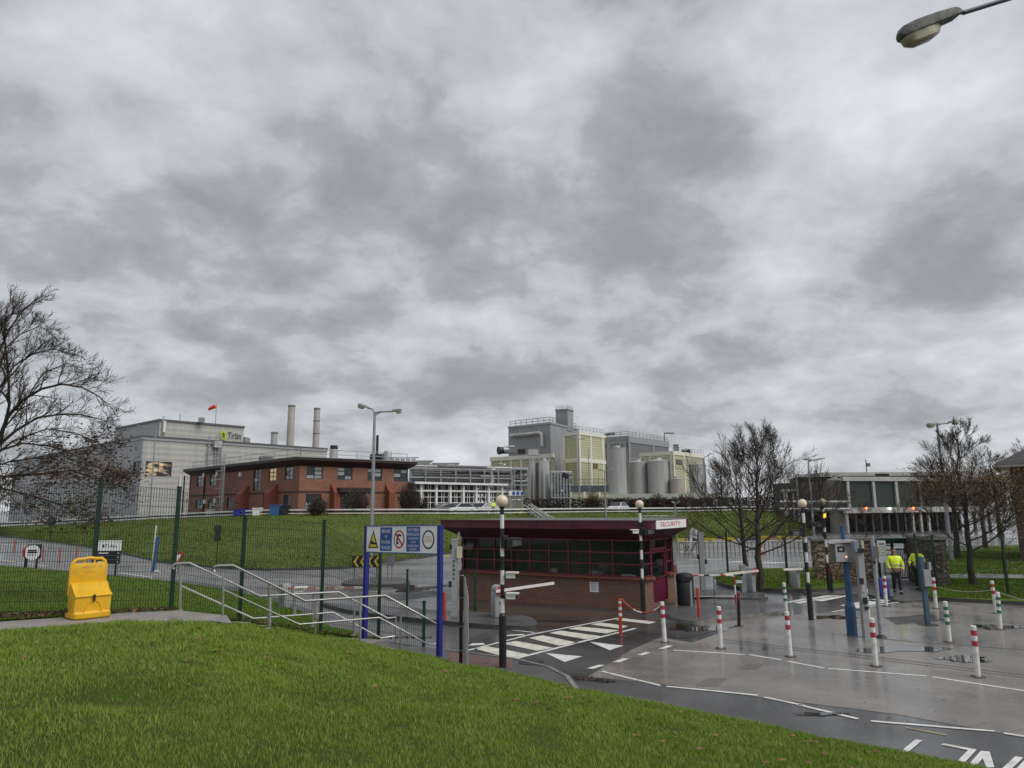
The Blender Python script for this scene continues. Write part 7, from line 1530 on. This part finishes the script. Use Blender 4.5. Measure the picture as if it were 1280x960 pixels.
m = MB(); a, b = P(1080, 597, 103.8), P(1111, 592, 103.8); m.box(((a.x+b.x)/2, 103.85, (a.z+b.z)/2), (b.x-a.x, .2, b.z-a.z), BLACK); m.build('strip_window', None, dgb)
for px, py, col, e, nm in ((1078.5, 635, (1, .16, .05), 9, 'red lamp'), (1137.5, 635, (1, .16, .05), 14, 'red lamp'), (1108, 635.5, (.9, 1, .85), 5, 'white lamp')):
    s, z = onwall(dA, dB, px, py); c = o_+d_*s-in_*.6+Z*z; m = MB(); m.ball(c, .14, pm('lit_'+nm.replace(' ', '_'), col, .4, emit=col, es=e), 10, 8); m.beam(c+Z*.1, c+in_*.3+Z*.2, .1, .1, BLACK); m.build('bulkhead_lamp', None, dgb)
m = MB(); q = P(1083.5, 590, 106); m.tube([(q.x, q.y, zr1-.2), (q.x, q.y, zr1+2.0)], .07, 6, STEELD); m.box((q.x+.3, q.y, zr1+1.2), (.5, .3, .5), STEELD); m.build('mast', None, dgb)
bA, bB = P(980, 660, 100), P(1057, 660, 98); bb_ = thing('brown_panel_building', 'low dark brown panelled building with pipes left of the green panels', 'building', (bA.x, bA.y, 0)); o_, d_, in_ = wallax(bA, bB); zt2 = P(1000, 596.5, 99).z
s1, _ = onwall(bA, bB, 996.5, 620); zl2 = P(985, 614, 100).z
m = MB(); m.wall(bA, o_+d_*s1, 0, zl2, [], CL_BROWN); m.wall(o_+d_*s1, bB, 0, zt2, [], CL_BROWN); m.wall(o_+d_*s1+in_*8, o_+d_*s1, 0, zt2, [], CL_BROWN); m.build('wall', None, bb_)
m = MB(); m.beam(o_+d_*s1-in_*.1+Z*(zt2+.2), XY(bB)-in_*.1+Z*(zt2+.2), .5, .4, pm('grey_white_trim', (.4, .4, .38), .6)); m.beam(o_-in_*.1+Z*(zl2+.1), o_+d_*s1-in_*.1+Z*(zl2+.1), .5, .35, MATS['grey_white_trim']); m.build('trim', None, bb_)
m = MB()
for px in (980.5, 983, 991, 997): s, _ = onwall(bA, bB, px, 620); m.beam(o_+d_*s-in_*.1, o_+d_*s-in_*.1+Z*(zl2 if px < 996 else zt2), .3, .15, MATS['grey_white_trim'], in_)
m.build('pilaster', None, bb_)
for y in (627.5, 636.5): m = MB(); a, b = P(975, y, 88), P(1062, y, 88); m.tube([a, b], .16, 6, STEEL); m.build('pipe', None, bb_)
p = P(1043.5, 600, 94); m = MB(); t = thing('silo', 'stout pale brown tank between the brown and the green panels', 'silo', (p.x, p.y, 0)); zt3 = P(1043, 600, 94).z; m.lathe((p.x, p.y, 0), [(1.0, 0), (1.0, zt3), (.9, zt3+.1), (.2, zt3+.35), (.2, zt3+.6)], 24, pm('brownish_tank', (.22, .20, .175), .5, .2, var=.15, scale=.6, stretch=(1, 1, .2))); m.build('shell', None, t, smooth='auto')
m = MB(); m.beam((p.x+1.02, p.y-.3, 0), (p.x+1.02, p.y-.3, zt3), .4, .1, STEELD, (0, 1, 0)); m.build('ladder', None, t)
# --- brick house at the right edge
A = XY(P(1268.5, 640, 44)); ey = A.normalized(); ex = Vector((ey.y, -ey.x, 0)); ey = (ey+ex*.02).normalized(); hp = lambda x, y, z=0: A+ex*x+ey*y+Vector((0, 0, z))
hs_ = thing('brick_house', 'brick house with a dark slate roof cut off by the right edge', 'house', hp(4, 0).to_tuple()); ez = P(1256, 580, 43.2).z
m = MB(); wr_ = (.9, 2.1, ez-2.2, ez-.4); m.wall(hp(0, 0), hp(9, 0), 0, ez, [wr_], BRICK_D, .15); m.wall(hp(0, 9), hp(0, 0), 0, ez, [], BRICK_D); m.build('wall', None, hs_)
window(hs_, hp(0, 0), hp(9, 0), wr_, 2, 2, WHITE, PANE, .15, .08)
m = MB(); e0, e1 = -.75, 9.75; rp_ = [hp(e0, -.75, ez), hp(e1, -.75, ez), hp(5, 4.5, ez+2.9), hp(4, 4.5, ez+2.9), hp(e0, 9.75, ez), hp(e1, 9.75, ez)]
m.add(rp_, [(0, 1, 2, 3), (3, 2, 5, 4), (0, 3, 4), (1, 5, 2)], SLATE); m.sheet([hp(e0, -.75, ez-.02), hp(e0, 9.75, ez-.02), hp(e1, 9.75, ez-.02), hp(e1, -.75, ez-.02)], WHITE); rf = m.build('roof', None, hs_)
m = MB(); m.beam(hp(e0-.03, -.8, ez-.1), hp(e1, -.8, ez-.1), .14, .14, pm('gutter_grey', (.30, .30, .29), .5)); m.beam(hp(e0-.03, -.8, ez-.1), hp(e0-.03, 9.75, ez-.1), .14, .14, MATS['gutter_grey']); m.build('gutter', None, rf)
# ------------------------------------------------------------------ trees
BARK = pm('bark', (.040, .032, .024), .9, var=.4, scale=6, bump=.8, bscale=20, dirt=(.045, .055, .03), dscale=2, damt=.5)
TWIG = pm('twig_bark', (.058, .044, .034), .9, var=.35, scale=3)
LBROWN = pm('dead_leaf', (.075, .038, .018), .8, var=.55, scale=1.5); LOCHRE = pm('ochre_leaf', (.155, .098, .030), .8, var=.5, scale=1.2)
class Tree:
    def __init__(s, seed): s.r = random.Random(seed); s.T = MB(); s.C = MB(); s.tips = []; s.rmin = .0055
    def limb(s, pts, rs, big):
        n = 7 if big and rs[0] > .06 else (4 if rs[0] > .015 else 3)
        (s.T if big else s.C).tube(pts, rs, n, BARK if big else TWIG, caps=False)
    def grow(s, p, d, L, r, lvl, maxl, upw=.12, spread=.7, kids=(4, 6)):
        R_ = s.r; k = 4 if lvl < maxl else 3; pts = [p.copy()]; rs = [r]; dirs = []
        for i in range(k):
            d = (d+Vector((R_.gauss(0, .13), R_.gauss(0, .13), R_.gauss(0, .10)+upw*.5))).normalized(); pts.append(pts[-1]+d*(L/k)); rs.append(max(s.rmin, r*(1-.62*(i+1)/k))); dirs.append(d.copy())
        s.limb(pts, rs, lvl <= 1)
        if lvl >= maxl: s.tips.append(pts[-1]); return
        nk = R_.randint(*kids)
        for j in range(nk):
            u = .22+.78*(j+.5*R_.random()+.3)/nk; u = min(u, .99); f = u*k; i = min(int(f), k-1); q = pts[i].lerp(pts[i+1], f-i); dd = dirs[i]
            ax = dd.cross(Vector((R_.gauss(0, 1), R_.gauss(0, 1), R_.gauss(0, 1)))).normalized(); ang = R_.uniform(.45, 1.0)*spread
            nd = (Matrix.Rotation(ang, 3, ax)@dd); nd = (nd+Vector((0, 0, upw))).normalized()
            s.grow(q, nd, L*R_.uniform(.50, .76)*(1.14-.45*u), max(s.rmin*1.2, rs[i]*.58), lvl+1, maxl, upw, spread, kids)
    def along(s, pts, r0, r1, lvl, maxl, n, L, upw=.1, spread=.9, kids=(4, 6)):
        """a given main limb, then side growth from it"""
        k = len(pts); rs = [r0+(r1-r0)*i/(k-1) for i in range(k)]; s.limb(pts, rs, True)
        for j in range(n):
            u = .12+.88*(j+s.r.random()*.7)/n; f = min(u, .995)*(k-1); i = int(f); q = pts[i].lerp(pts[i+1], f-i); dd = (pts[i+1]-pts[i]).normalized()
            ax = dd.cross(Vector((s.r.gauss(0, 1), s.r.gauss(0, 1), s.r.gauss(0, 1)))).normalized(); nd = Matrix.Rotation(s.r.uniform(.4, 1.0)*spread, 3, ax)@dd; nd = (nd+Z*upw).normalized()
            s.grow(q, nd, L*s.r.uniform(.6, 1.1)*(1.1-.35*u), max(s.rmin*1.4, rs[i]*.5), lvl+1, maxl, upw, spread, kids)
    def leaves(s, n, mat, size, sel=lambda p: True, spread=.25):
        c = [t for t in s.tips if sel(t)]
        if not c: return
        for i in range(n):
            p = c[s.r.randrange(len(c))]+Vector((s.r.gauss(0, spread), s.r.gauss(0, spread), s.r.gauss(-.05, spread))); q = size*s.r.uniform(.6, 1.3)
            M_ = Matrix.Rotation(s.r.uniform(0, 6.28), 3, 'Z')@Matrix.Rotation(s.r.uniform(-1.5, 1.5), 3, 'X')
            s.C.add([M_@Vector(v)*q+p for v in ((-1, 0, 0), (-.2, -.5, .1), (1, 0, .1), (-.2, .5, .1))], [(0, 1, 2, 3)], mat)
    def done(s, name, label, base, group=None, cat='tree'):
        t = thing(name, label, cat, base.to_tuple(), group=group); s.T.build('trunk', None, t, smooth='auto'); s.C.build('crown', None, t); return t
# the two trees on the island
def bare(label, base, H, seed, lean=(0, 0), wide=1.0, leaf=None, group='bare trees of the yard', low=.20, nl=13, kids=(5, 7), rt=.16, maxl=4, name='bare_tree'):
    t = Tree(seed); R_ = t.r; top = base+Vector((lean[0], lean[1], H)); n = 9; pts = []
    for i in range(n+1): u = i/n; pts.append(base.lerp(top, u)+Vector((R_.gauss(0, .05), R_.gauss(0, .05), 0))*(H/7)*(1 if 0 < i else 0))
    rs = [rt*(1-u/n)**.8+.012 for u in range(n+1)]; rs[0] *= 1.25; t.limb(pts, rs, True)
    for j in range(nl):
        u = low+(1-low)*.93*j/(nl-1); f = u*n; i = min(int(f), n-1); q = pts[i].lerp(pts[i+1], f-i); az = j*2.4+R_.uniform(-.5, .5)
        up_ = .02+1.3*u; d = Vector((math.cos(az), math.sin(az), up_)).normalized(); L = H*.52*wide*(1.10-u*.80)
        t.grow(q, d, L, rs[i]*.36, 1, maxl, .11, .70, kids)
    if leaf: t.leaves(*leaf)
    return t.done(name, label, base, group)
tb1 = G(950, 736, .15); bare('bare tree with a green stained trunk on the grass island, nearer of the twin trunks', tb1, 5.75, 11, (.2, .1), 1.22, rt=.14, low=.24, nl=22, kids=(5, 6))
tb2 = G(935, 729, .15); bare('bare tree on the grass island, left and further of the twin trunks', tb2, 4.6, 23, (-.15, .3), 1.35, rt=.12, low=.30, nl=16, kids=(4, 6))
tb3 = G(1217.5, 731, .14); bare('bare tree with ochre tinted twigs on the lawn at the right', tb3, 6.4, 31, (.1, .2), .82, (11000, LOCHRE, .038, lambda p: p.z < 5.2 and p.z > 1.5, .25), rt=.13, low=.22, nl=22, kids=(5, 6))
tb4 = G(1257, 716, .14); bare('young thin bare tree near the right edge behind the fence', tb4, 4.6, 47, (.1, 0), .8, (700, LOCHRE, .04, lambda p: True, .2), rt=.06, low=.28, nl=10, kids=(4, 5), maxl=3)
tb5 = G(1197, 698, .14); pr5 = bare('grey trunked tree behind the stone wall on the right lawn', tb5, 5.8, 59, (.1, 0), 1.0, (1500, LOCHRE, .045, lambda p: p.z < 5, .3), rt=.19, low=.3, nl=12, kids=(4, 5))
far_g = 'bare trees beyond the yard'
for i, (px, d, sc, rz, lab) in enumerate(((1229, 57, .95, 1.2, 'bare tree standing behind the ochre one, on the far lawn'), (1250, 75, 1.4, 2.2, 'tall dense bare tree left of the house roof'), (1300, 70, 1.45, 4.2, 'tall bare tree behind the house'), (1030, 80, 1.15, 3.3, 'bare tree by the lamp at the brown panelled building'), (1330, 100, 1.5, 1.9, 'far bare tree hidden beside the house'), (905, 112, .9, 2.8, 'far bare tree beyond the hedge right of the silos'), (-60, 130, 1.3, .9, 'far bare tree beyond the left end of the grey hall'), (-10, 150, 1.4, 2.9, 'far bare tree showing left of the grey hall'))):
    p = P(px, 660, d); z = 2.6 if px in (905,) else (.9 if px < 100 else .05); dup(pr5, (p.x, p.y, z), rz, lab, far_g, sc)
# low bare bush behind the stone wall
def bush(label, base, H, W, seed, mats, n=260, leafn=500, lsize=.06, name='shrub', group=None, stem=TWIG):
    R_ = random.Random(seed); t = thing(name, label, 'shrub', base.to_tuple(), group=group); m = MB()
    for i in range(n):
        az = R_.uniform(0, 6.28); rr = math.sqrt(R_.random())*W*.5; tip = base+Vector((rr*math.cos(az), rr*math.sin(az), H*R_.uniform(.5, 1)*(1-.35*(rr/(W*.5))**2))); b = base+Vector((rr*.3*math.cos(az), rr*.3*math.sin(az), 0)); md = b.lerp(tip, .5)+Vector((R_.gauss(0, .1), R_.gauss(0, .1), R_.gauss(0, .1)))*W*.3
        m.tube([b, md, tip], [.012*H, .007*H, .004*H], 3, stem, caps=False)
    m.build('stems', None, t); m = MB()
    for i in range(leafn):
        az = R_.uniform(0, 6.28); rr = math.sqrt(R_.random())*W*.5; z = H*R_.uniform(.08, 1)*(1-.35*(rr/(W*.5))**2); p = base+Vector((rr*math.cos(az), rr*math.sin(az), z))
        k = mnoise.noise(p*1.1)
        if k < -.25: continue
        M_ = Matrix.Rotation(R_.uniform(0, 6.28), 3, 'Z')@Matrix.Rotation(R_.uniform(-1.5, 1.5), 3, 'X'); q = lsize*R_.uniform(.6, 1.4)
        m.add([M_@Vector(v)*q+p for v in ((-1, 0, 0), (-.2, -.6, .1), (1, 0, .1), (-.2, .6, .1))], [(0, 1, 2, 3)], mats[R_.randrange(len(mats))])
    m.build('foliage', None, t); return t
LGRN = pm('dull_evergreen_leaf', (.035, .045, .018), .6, var=.5, scale=1.5); LDRK = pm('dark_twig_leaf', (.045, .032, .022), .8, var=.4, scale=1); LRED = pm('russet_leaf', (.085, .036, .02), .7, var=.4, scale=1)
p = G(1085, 694, 0); bare('wide low bare tree in front of the green panel building', p, 3.0, 71, (0, 0), 1.5, None, rt=.07, low=.2, nl=16, kids=(5, 6), maxl=3); bare('low bare thorn tree right of the other low one, before the green panels', G(1132, 692), 3.0, 77, (0, 0), 1.4, None, rt=.07, low=.2, nl=14, kids=(5, 6), maxl=3)
for px, d, H, W, lab, mt in ((396, 82, 2.6, 2.4, 'dark evergreen shrub below the lower office window', [LGRN, LDRK]), (445, 84, 3.4, 3.6, 'wide evergreen shrub by the office entrance canopy', [LGRN, LGRN, LDRK]), (511, 90, 4.6, 3.0, 'tall brown bare shrub at the right end of the office', [LDRK]), (522, 92, 2.8, 3.0, 'low evergreen shrub at the right end of the office', [LGRN, LDRK]), (741, 103, 3.0, 2.6, 'russet shrub in the hedge below the cream annex', [LRED]), (822, 104, 2.8, 2.4, 'russet shrub in the hedge below the silos', [LRED, LDRK]), (854, 105, 2.7, 2.0, 'russet shrub at the right of the hedge', [LRED])):
    p = P(px, 640, d); p.z = 2.65; bush(lab, p, H, W, int(px), mt, 320, 650, .10)
hd = thing('hedge', 'long brown clipped hedge along the plateau below the silos', 'hedge', P(760, 640, 107).to_tuple()); a, b = P(655, 640, 104), P(1005, 640, 112); R_ = random.Random(5)
m = MB(); HZ = 2.5; 
for i in range(70): u = i/69; p = a.lerp(b, u); m.tube([Vector((p.x, p.y+R_.uniform(.2, 1.2), HZ)), Vector((p.x+R_.uniform(-.3, .3), p.y+.6, HZ+1.9))], [.05, .02], 4, BARK)
m.build('stems', None, hd); m = MB()
for i in range(17000):
    u = R_.random(); p = a.lerp(b, u); hgt = 2.15+.25*mnoise.noise(Vector((u*60, 0, 0))); v = R_.random(); pos = Vector((p.x, p.y+R_.uniform(0, 1.3), HZ+hgt*v+.02)); M_ = Matrix.Rotation(R_.uniform(0, 6.28), 3, 'Z')@Matrix.Rotation(R_.uniform(-1.5, 1.5), 3, 'X'); q = R_.uniform(.07, .2)
    m.add([M_@Vector(w)*q+pos for w in ((-1, 0, 0), (-.2, -.6, .1), (1, 0, .1), (-.2, .6, .1))], [(0, 1, 2, 3)], LDRK if mnoise.noise(Vector((u*25, 7, 0))) < .25 else LGRN)
m.build('foliage', None, hd)
# the big tree at the left edge, limbs as the photo shows them
T = Tree(101); T.rmin = .005; DT = 22.5; bt = G(-75, 752, .8); bt = Vector((P(-75, 700, DT).x, DT, .85))
def lp(pts, drift=0, k0=0): return [P(x, y, DT+k0+drift*i/(len(pts)-1)) for i, (x, y) in enumerate(pts)]
trunk = [bt]+lp([(-72, 700), (-66, 650), (-50, 606), (-22, 572), (0, 548)]); T.limb(trunk, [.30, .26, .23, .19, .14, .09], True)
LIMBS = [([(-6, 554), (12, 514), (34, 494), (62, 480), (92, 474), (122, 478), (148, 490), (160, 500)], .10, -1.5, 15, 1.25), ([(-22, 572), (-14, 500), (-4, 440), (14, 405), (36, 380), (56, 366)], .10, 1.0, 14, 1.15), ([(0, 548), (14, 500), (12, 455), (6, 410), (10, 382)], .08, -2.0, 12, 1.1),
         ([(-4, 552), (24, 532), (56, 516), (88, 512), (120, 512), (158, 520), (162, 532)], .08, 1.8, 14, 1.1), ([(-50, 606), (-10, 592), (30, 588), (70, 586), (108, 582), (140, 592), (166, 606)], .10, -1.2, 16, 1.1), ([(-50, 606), (0, 604), (40, 612), (80, 622), (112, 634), (135, 642)], .07, -2.2, 12, .85), ([(-10, 560), (34, 548), (78, 552), (120, 566), (156, 584), (178, 596)], .07, .8, 14, 1.0),
         ([(-50, 606), (-30, 560), (-20, 520), (10, 470), (40, 440), (70, 420)], .08, 2.5, 14, 1.2), ([(-30, 585), (10, 572), (50, 566), (95, 570), (130, 580)], .06, 2.4, 12, 1.0), ([(-30, 585), (0, 600), (20, 618), (40, 632)], .05, 1.2, 8, .7), ([(-14, 500), (20, 452), (50, 436), (82, 430), (104, 438)], .05, -1.0, 13, 1.0), ([(-8, 480), (8, 430), (30, 412), (58, 402), (72, 408)], .05, 1.6, 13, 1.0), ([(-20, 560), (30, 505), (64, 460), (100, 448), (128, 456)], .05, 2.2, 14, 1.0), ([(-22, 575), (20, 545), (70, 530), (112, 535), (146, 548), (168, 560)], .05, -2.4, 14, 1.0), ([(-30, 520), (-10, 450), (-4, 405), (20, 385)], .05, -1.4, 10, 1.0)]
for pts, r, dr_, n, L in LIMBS: T.along(lp([(x*.84 if x > 0 else x, y+6) for x, y in pts], dr_), r*.62, .010, 1, 4, n+5, L*.80, .08, .85, (4, 6))
T.leaves(2400, LBROWN, .05, lambda p: p.z < 6.0 and p.x > -15.6, .16); T.leaves(150, LBROWN, .04, lambda p: p.z >= 6.0, .1)
T.leaves(1300, LBROWN, .055, lambda p: p.z < 5.0 and p.x > -14.8, .22); T.leaves(500, LOCHRE, .045, lambda p: p.z < 5.2, .2)
T.done('bare_tree', 'large spreading winter tree with brown leaves on its lower limbs at the left edge', bt)
# ------------------------------------------------------------------ parked cars
TYRE = pm('tyre_rubber', (.012, .012, .012), .8); CGL = pm('car_glass', (.02, .025, .03), .05); HLAMP = pm('headlamp', (.5, .5, .5), .1, .3)
def car(px, d, rz, col, label, z=2.62):
    p = P(px, 640, d); base = Vector((p.x, p.y, z)); t = thing('parked_car', label, 'car', (0, 0, 0), group='cars parked on the plateau'); mt = pm('car_paint_%d' % int(px), col, .25, .2, var=.03); m = MB()
    prof = [(-2.1, .32), (-2.12, .62), (-1.95, .80), (-1.15, .92), (1.55, .96), (2.05, .88), (2.12, .6), (2.08, .32)]; m.extr(prof, (0, -.85, 0), X, Z, Y, 1.7, mt)
    lo = [(-1.2, .92), (1.75, .94)]; hi = [(-.35, 1.42), (1.2, 1.44)]; vs = [(-1.2, -.80, .92), (1.75, -.80, .94), (1.75, .80, .94), (-1.2, .80, .92), (-.35, -.62, 1.43), (1.2, -.62, 1.45), (1.2, .62, 1.45), (-.35, .62, 1.43)]
    m.add(vs, [(4, 5, 6, 7), (0, 1, 5, 4), (1, 2, 6, 5), (2, 3, 7, 6), (3, 0, 4, 7)], mt); addbev(m.build('body', None, t), .07, 3)
    V = [Vector(v) for v in vs]
    def quad(i, j, k, l, nm, sh=.10, o=.02):
        c = (V[i]+V[j]+V[k]+V[l])/4; n_ = (V[j]-V[i]).cross(V[l]-V[i]).normalized()
        if n_.dot(c-Vector((.3, 0, 1.0))) < 0: n_ = -n_
        m = MB(); m.sheet([q.lerp(c, sh)+n_*o for q in (V[i], V[j], V[k], V[l])], CGL); m.build(nm, None, t)
    quad(0, 1, 5, 4, 'side_window'); quad(2, 3, 7, 6, 'side_window'); quad(3, 0, 4, 7, 'windscreen', .08); quad(1, 2, 6, 5, 'rear_window')
    for x in (-1.32, 1.32):
        for y in (-.78, .78): m = MB(); m.lathe((x, y, .31), [(.31, -.1), (.31, .1)], 18, TYRE, Matrix.Rotation(R(90), 3, 'X')); m.lathe((x, y, .31), [(.18, -.11), (.18, .11)], 12, STEELL, Matrix.Rotation(R(90), 3, 'X')); m.build('wheel', None, t)
    for y in (-.6, .6): m = MB(); m.box((-2.05, y, .68), (.12, .36, .15), HLAMP); m.build('headlight', None, t)
    t.location = base; t.rotation_euler = (0, 0, rz); return t
car(554, 94, R(35), (.10, .11, .12), 'dark grey parked car, leftmost in front of the glazed hall'); car(575, 95, R(38), (.62, .63, .64), 'white parked car second from the left before the glazed hall'); car(592, 96.5, R(40), (.20, .21, .22), 'mid grey parked car third from the left before the glazed hall'); car(608, 97.5, R(30), (.42, .43, .44), 'silver parked car nearest the worker before the glazed hall'); car(773, 101, R(60), (.66, .66, .66), 'white car parked in front of the hedge below the silos')
# ------------------------------------------------------------------ people
SKIN = pm('skin', (.36, .20, .14), .55, var=.08); HIVIS = pm('hivis_yellow', (.80, .98, .03), .55, var=.08, scale=6); NAVY = pm('navy_trousers', (.012, .014, .026), .75, var=.2); HAIR = pm('dark_hair', (.02, .014, .01), .7); REFL = pm('reflective_band', (.42, .43, .42), .3, .2); SHOE = pm('work_boot', (.01, .009, .008), .6)
def skin(name, V, E, Rr, mat, par, root=0, sub=1):
    me = bpy.data.meshes.new(name); me.from_pydata([tuple(v) for v in V], E, []); me.materials.append(mat); o = bpy.data.objects.new(name, me); COL.objects.link(o); ORG[o] = Vector((0, 0, 0)); o.parent = par
    sm = o.modifiers.new('skin', 'SKIN'); sm.use_smooth_shade = True
    if not me.skin_vertices: me.attributes
    for i, r in enumerate(Rr): me.skin_vertices[0].data[i].radius = r if isinstance(r, tuple) else (r, r); me.skin_vertices[0].data[i].use_root = (i == root)
    ss = o.modifiers.new('sub', 'SUBSURF'); ss.levels = sub; ss.render_levels = sub; return o
def person(loc, rz, label, J, helmet=False, scale=1.0):
    t = thing('person', label, 'person', (0, 0, 0), group='people in yellow high visibility jackets')
    V = []; E = []; Rr = []
    def v(p, r, par=None): V.append(Vector(p)); Rr.append(r); 
    def chain(parent, pts):
        for p, r in pts: V.append(Vector(p)); Rr.append(r); E.append((parent, len(V)-1)); parent = len(V)-1
        return parent
    v((0, 0, .96), (.155, .105)); ch_ = chain(0, [((0, -.01, 1.14), (.15, .105)), ((0, .0, 1.34), (.165, .11))]); nk = chain(ch_, [((0, 0, 1.47), .06), ((0, -.01, 1.54), .058), ((0, -.02, 1.61), (.078, .09)), ((0, -.02, 1.70), (.072, .085)), ((0, -.015, 1.755), (.04, .045))])
    hands = []
    for s in (-1, 1):
        sh, el2, wr = J['sh%d' % s], J['el%d' % s], J['wr%d' % s]
        w_ = chain(ch_, [(sh, .068), (el2, .046), (wr, .031)]); d = (Vector(wr)-Vector(el2)).normalized(); pm_ = Vector(wr)+d*.07; q = chain(w_, [(pm_, (.036, .022))]); hands.append(pm_)
        sd = Vector((0, 1, 0)) if abs(d.y) < .8 else Vector((1, 0, 0))
        for k, l in enumerate((.075, .085, .08, .06)): o_f = sd*(.027-.018*k); chain(q, [(pm_+d*.035+o_f, .009), (pm_+d*(.035+l*.6)+o_f*1.1+Vector((-s*.012, 0, 0)), .008), (pm_+d*(.035+l)+o_f*1.1+Vector((-s*.03, 0, 0)), .006)])
        chain(w_, [(Vector(wr)+d*.035+sd*.04, .010), (Vector(wr)+d*.075+sd*.055, .008)])
        chain(0, [((s*.095, 0, .90), (.09, .095)), (J['kn%d' % s], .058), (J['an%d' % s], .04), (Vector(J['an%d' % s])+Vector((0, -.13, -.05)), (.04, .03))])
    skin('body', V, E, Rr, SKIN, t, 0, 1)
    m = MB(); m.lathe((0, -.10, 1.655), [(.018, -.03), (.022, -.015), (.008, .03)], 6, SKIN); 
    for s in (-1, 1): m.ball((s*.032, -.098, 1.68), .012, SHOE, 8, 6); m.ball((s*.083, -.01, 1.665), .022, SKIN, 8, 6, (.5, 1, 1.3))
    m.box((0, -.098, 1.605), (.05, .008, .010), pm('lip', (.25, .09, .08), .5)); m.build('face', None, t)
    m = MB()
    if helmet: m.lathe((0, -.015, 1.70), [(.135, -.01), (.13, 0), (.12, .06), (.08, .11), (.01, .125)], 16, WHITE); m.build('helmet', None, t, smooth='auto')
    else: m.ball((0, .018, 1.722), .086, HAIR, 14, 10, (.95, 1.0, .85)); m.build('hair', None, t, smooth='auto')
    # jacket
    V, E, Rr = [], [], []; v((0, 0, .90), (.20, .15)); ch_ = chain(0, [((0, -.005, 1.12), (.19, .14)), ((0, .0, 1.35), (.205, .135)), ((0, .01, 1.48), (.085, .085))]); ch2 = 2
    for s in (-1, 1): chain(ch2, [(J['sh%d' % s], .092), (J['el%d' % s], .072), (Vector(J['el%d' % s]).lerp(Vector(J['wr%d' % s]), .92), .055)])
    skin('jacket', V, E, Rr, HIVIS, t, 0, 1)
    m = MB()
    for z in (1.02, 1.16): 
        pts = [(.215*math.cos(a), .162*math.sin(a), z) for a in [2*math.pi*i/20 for i in range(21)]]; m.tube(pts, .020, 4, REFL)
    for s in (-1, 1):
        a, b = Vector(J['el%d' % s]), Vector(J['wr%d' % s]); c = a.lerp(b, .25); dd = (b-a).normalized(); m.tube([c-dd*.02, c+dd*.03], .078, 12, REFL)
    m.build('reflective_bands', None, t)
    V, E, Rr = [], [], []; v((0, 0, .97), (.165, .12))
    for s in (-1, 1): kn, an = Vector(J['kn%d' % s]), Vector(J['an%d' % s]); chain(0, [((s*.098, 0, .86), (.105, .11)), (kn, .08), (kn.lerp(an, .9), .072)])
    skin('trousers', V, E, Rr, NAVY, t, 0, 1)
    for s in (-1, 1): a = Vector(J['an%d' % s]); m = MB(); m.ball(a+Vector((0, -.05, -.035)), .06, SHOE, 12, 8, (.85, 2.1, .8)); m.build('boot', None, t, smooth='auto')
    t.location = loc; t.rotation_euler = (0, 0, rz); t.scale = (scale,)*3; return t
JW = {'sh-1': (-.20, 0, 1.40), 'el-1': (-.29, .03, 1.15), 'wr-1': (-.22, -.10, .95), 'sh1': (.20, 0, 1.40), 'el1': (.30, .02, 1.14), 'wr1': (.27, -.05, .90), 'kn-1': (-.10, -.03, .49), 'an-1': (-.08, .12, .10), 'kn1': (.10, -.10, .50), 'an1': (.07, -.16, .07)}
JS = {'sh-1': (-.20, 0, 1.40), 'el-1': (-.30, -.06, 1.17), 'wr-1': (-.20, -.26, 1.05), 'sh1': (.20, 0, 1.40), 'el1': (.30, -.04, 1.15), 'wr1': (.18, -.24, 1.02), 'kn-1': (-.10, -.02, .49), 'an-1': (-.11, .02, .07), 'kn1': (.10, -.02, .49), 'an1': (.11, .02, .07)}
person(G(1122, 741.5, .065), R(-8), 'person in a yellow hi-vis jacket and dark trousers walking out of the gate', JW)
person(G(1150.5, 737, .065), R(-60), 'person in a yellow hi-vis jacket standing behind the blue reader post', JS)
q = P(616.5, 640, 92); person(Vector((q.x, q.y, 2.55)), R(20), 'far worker in yellow hi-vis and white helmet behind the white rail', JS, True)
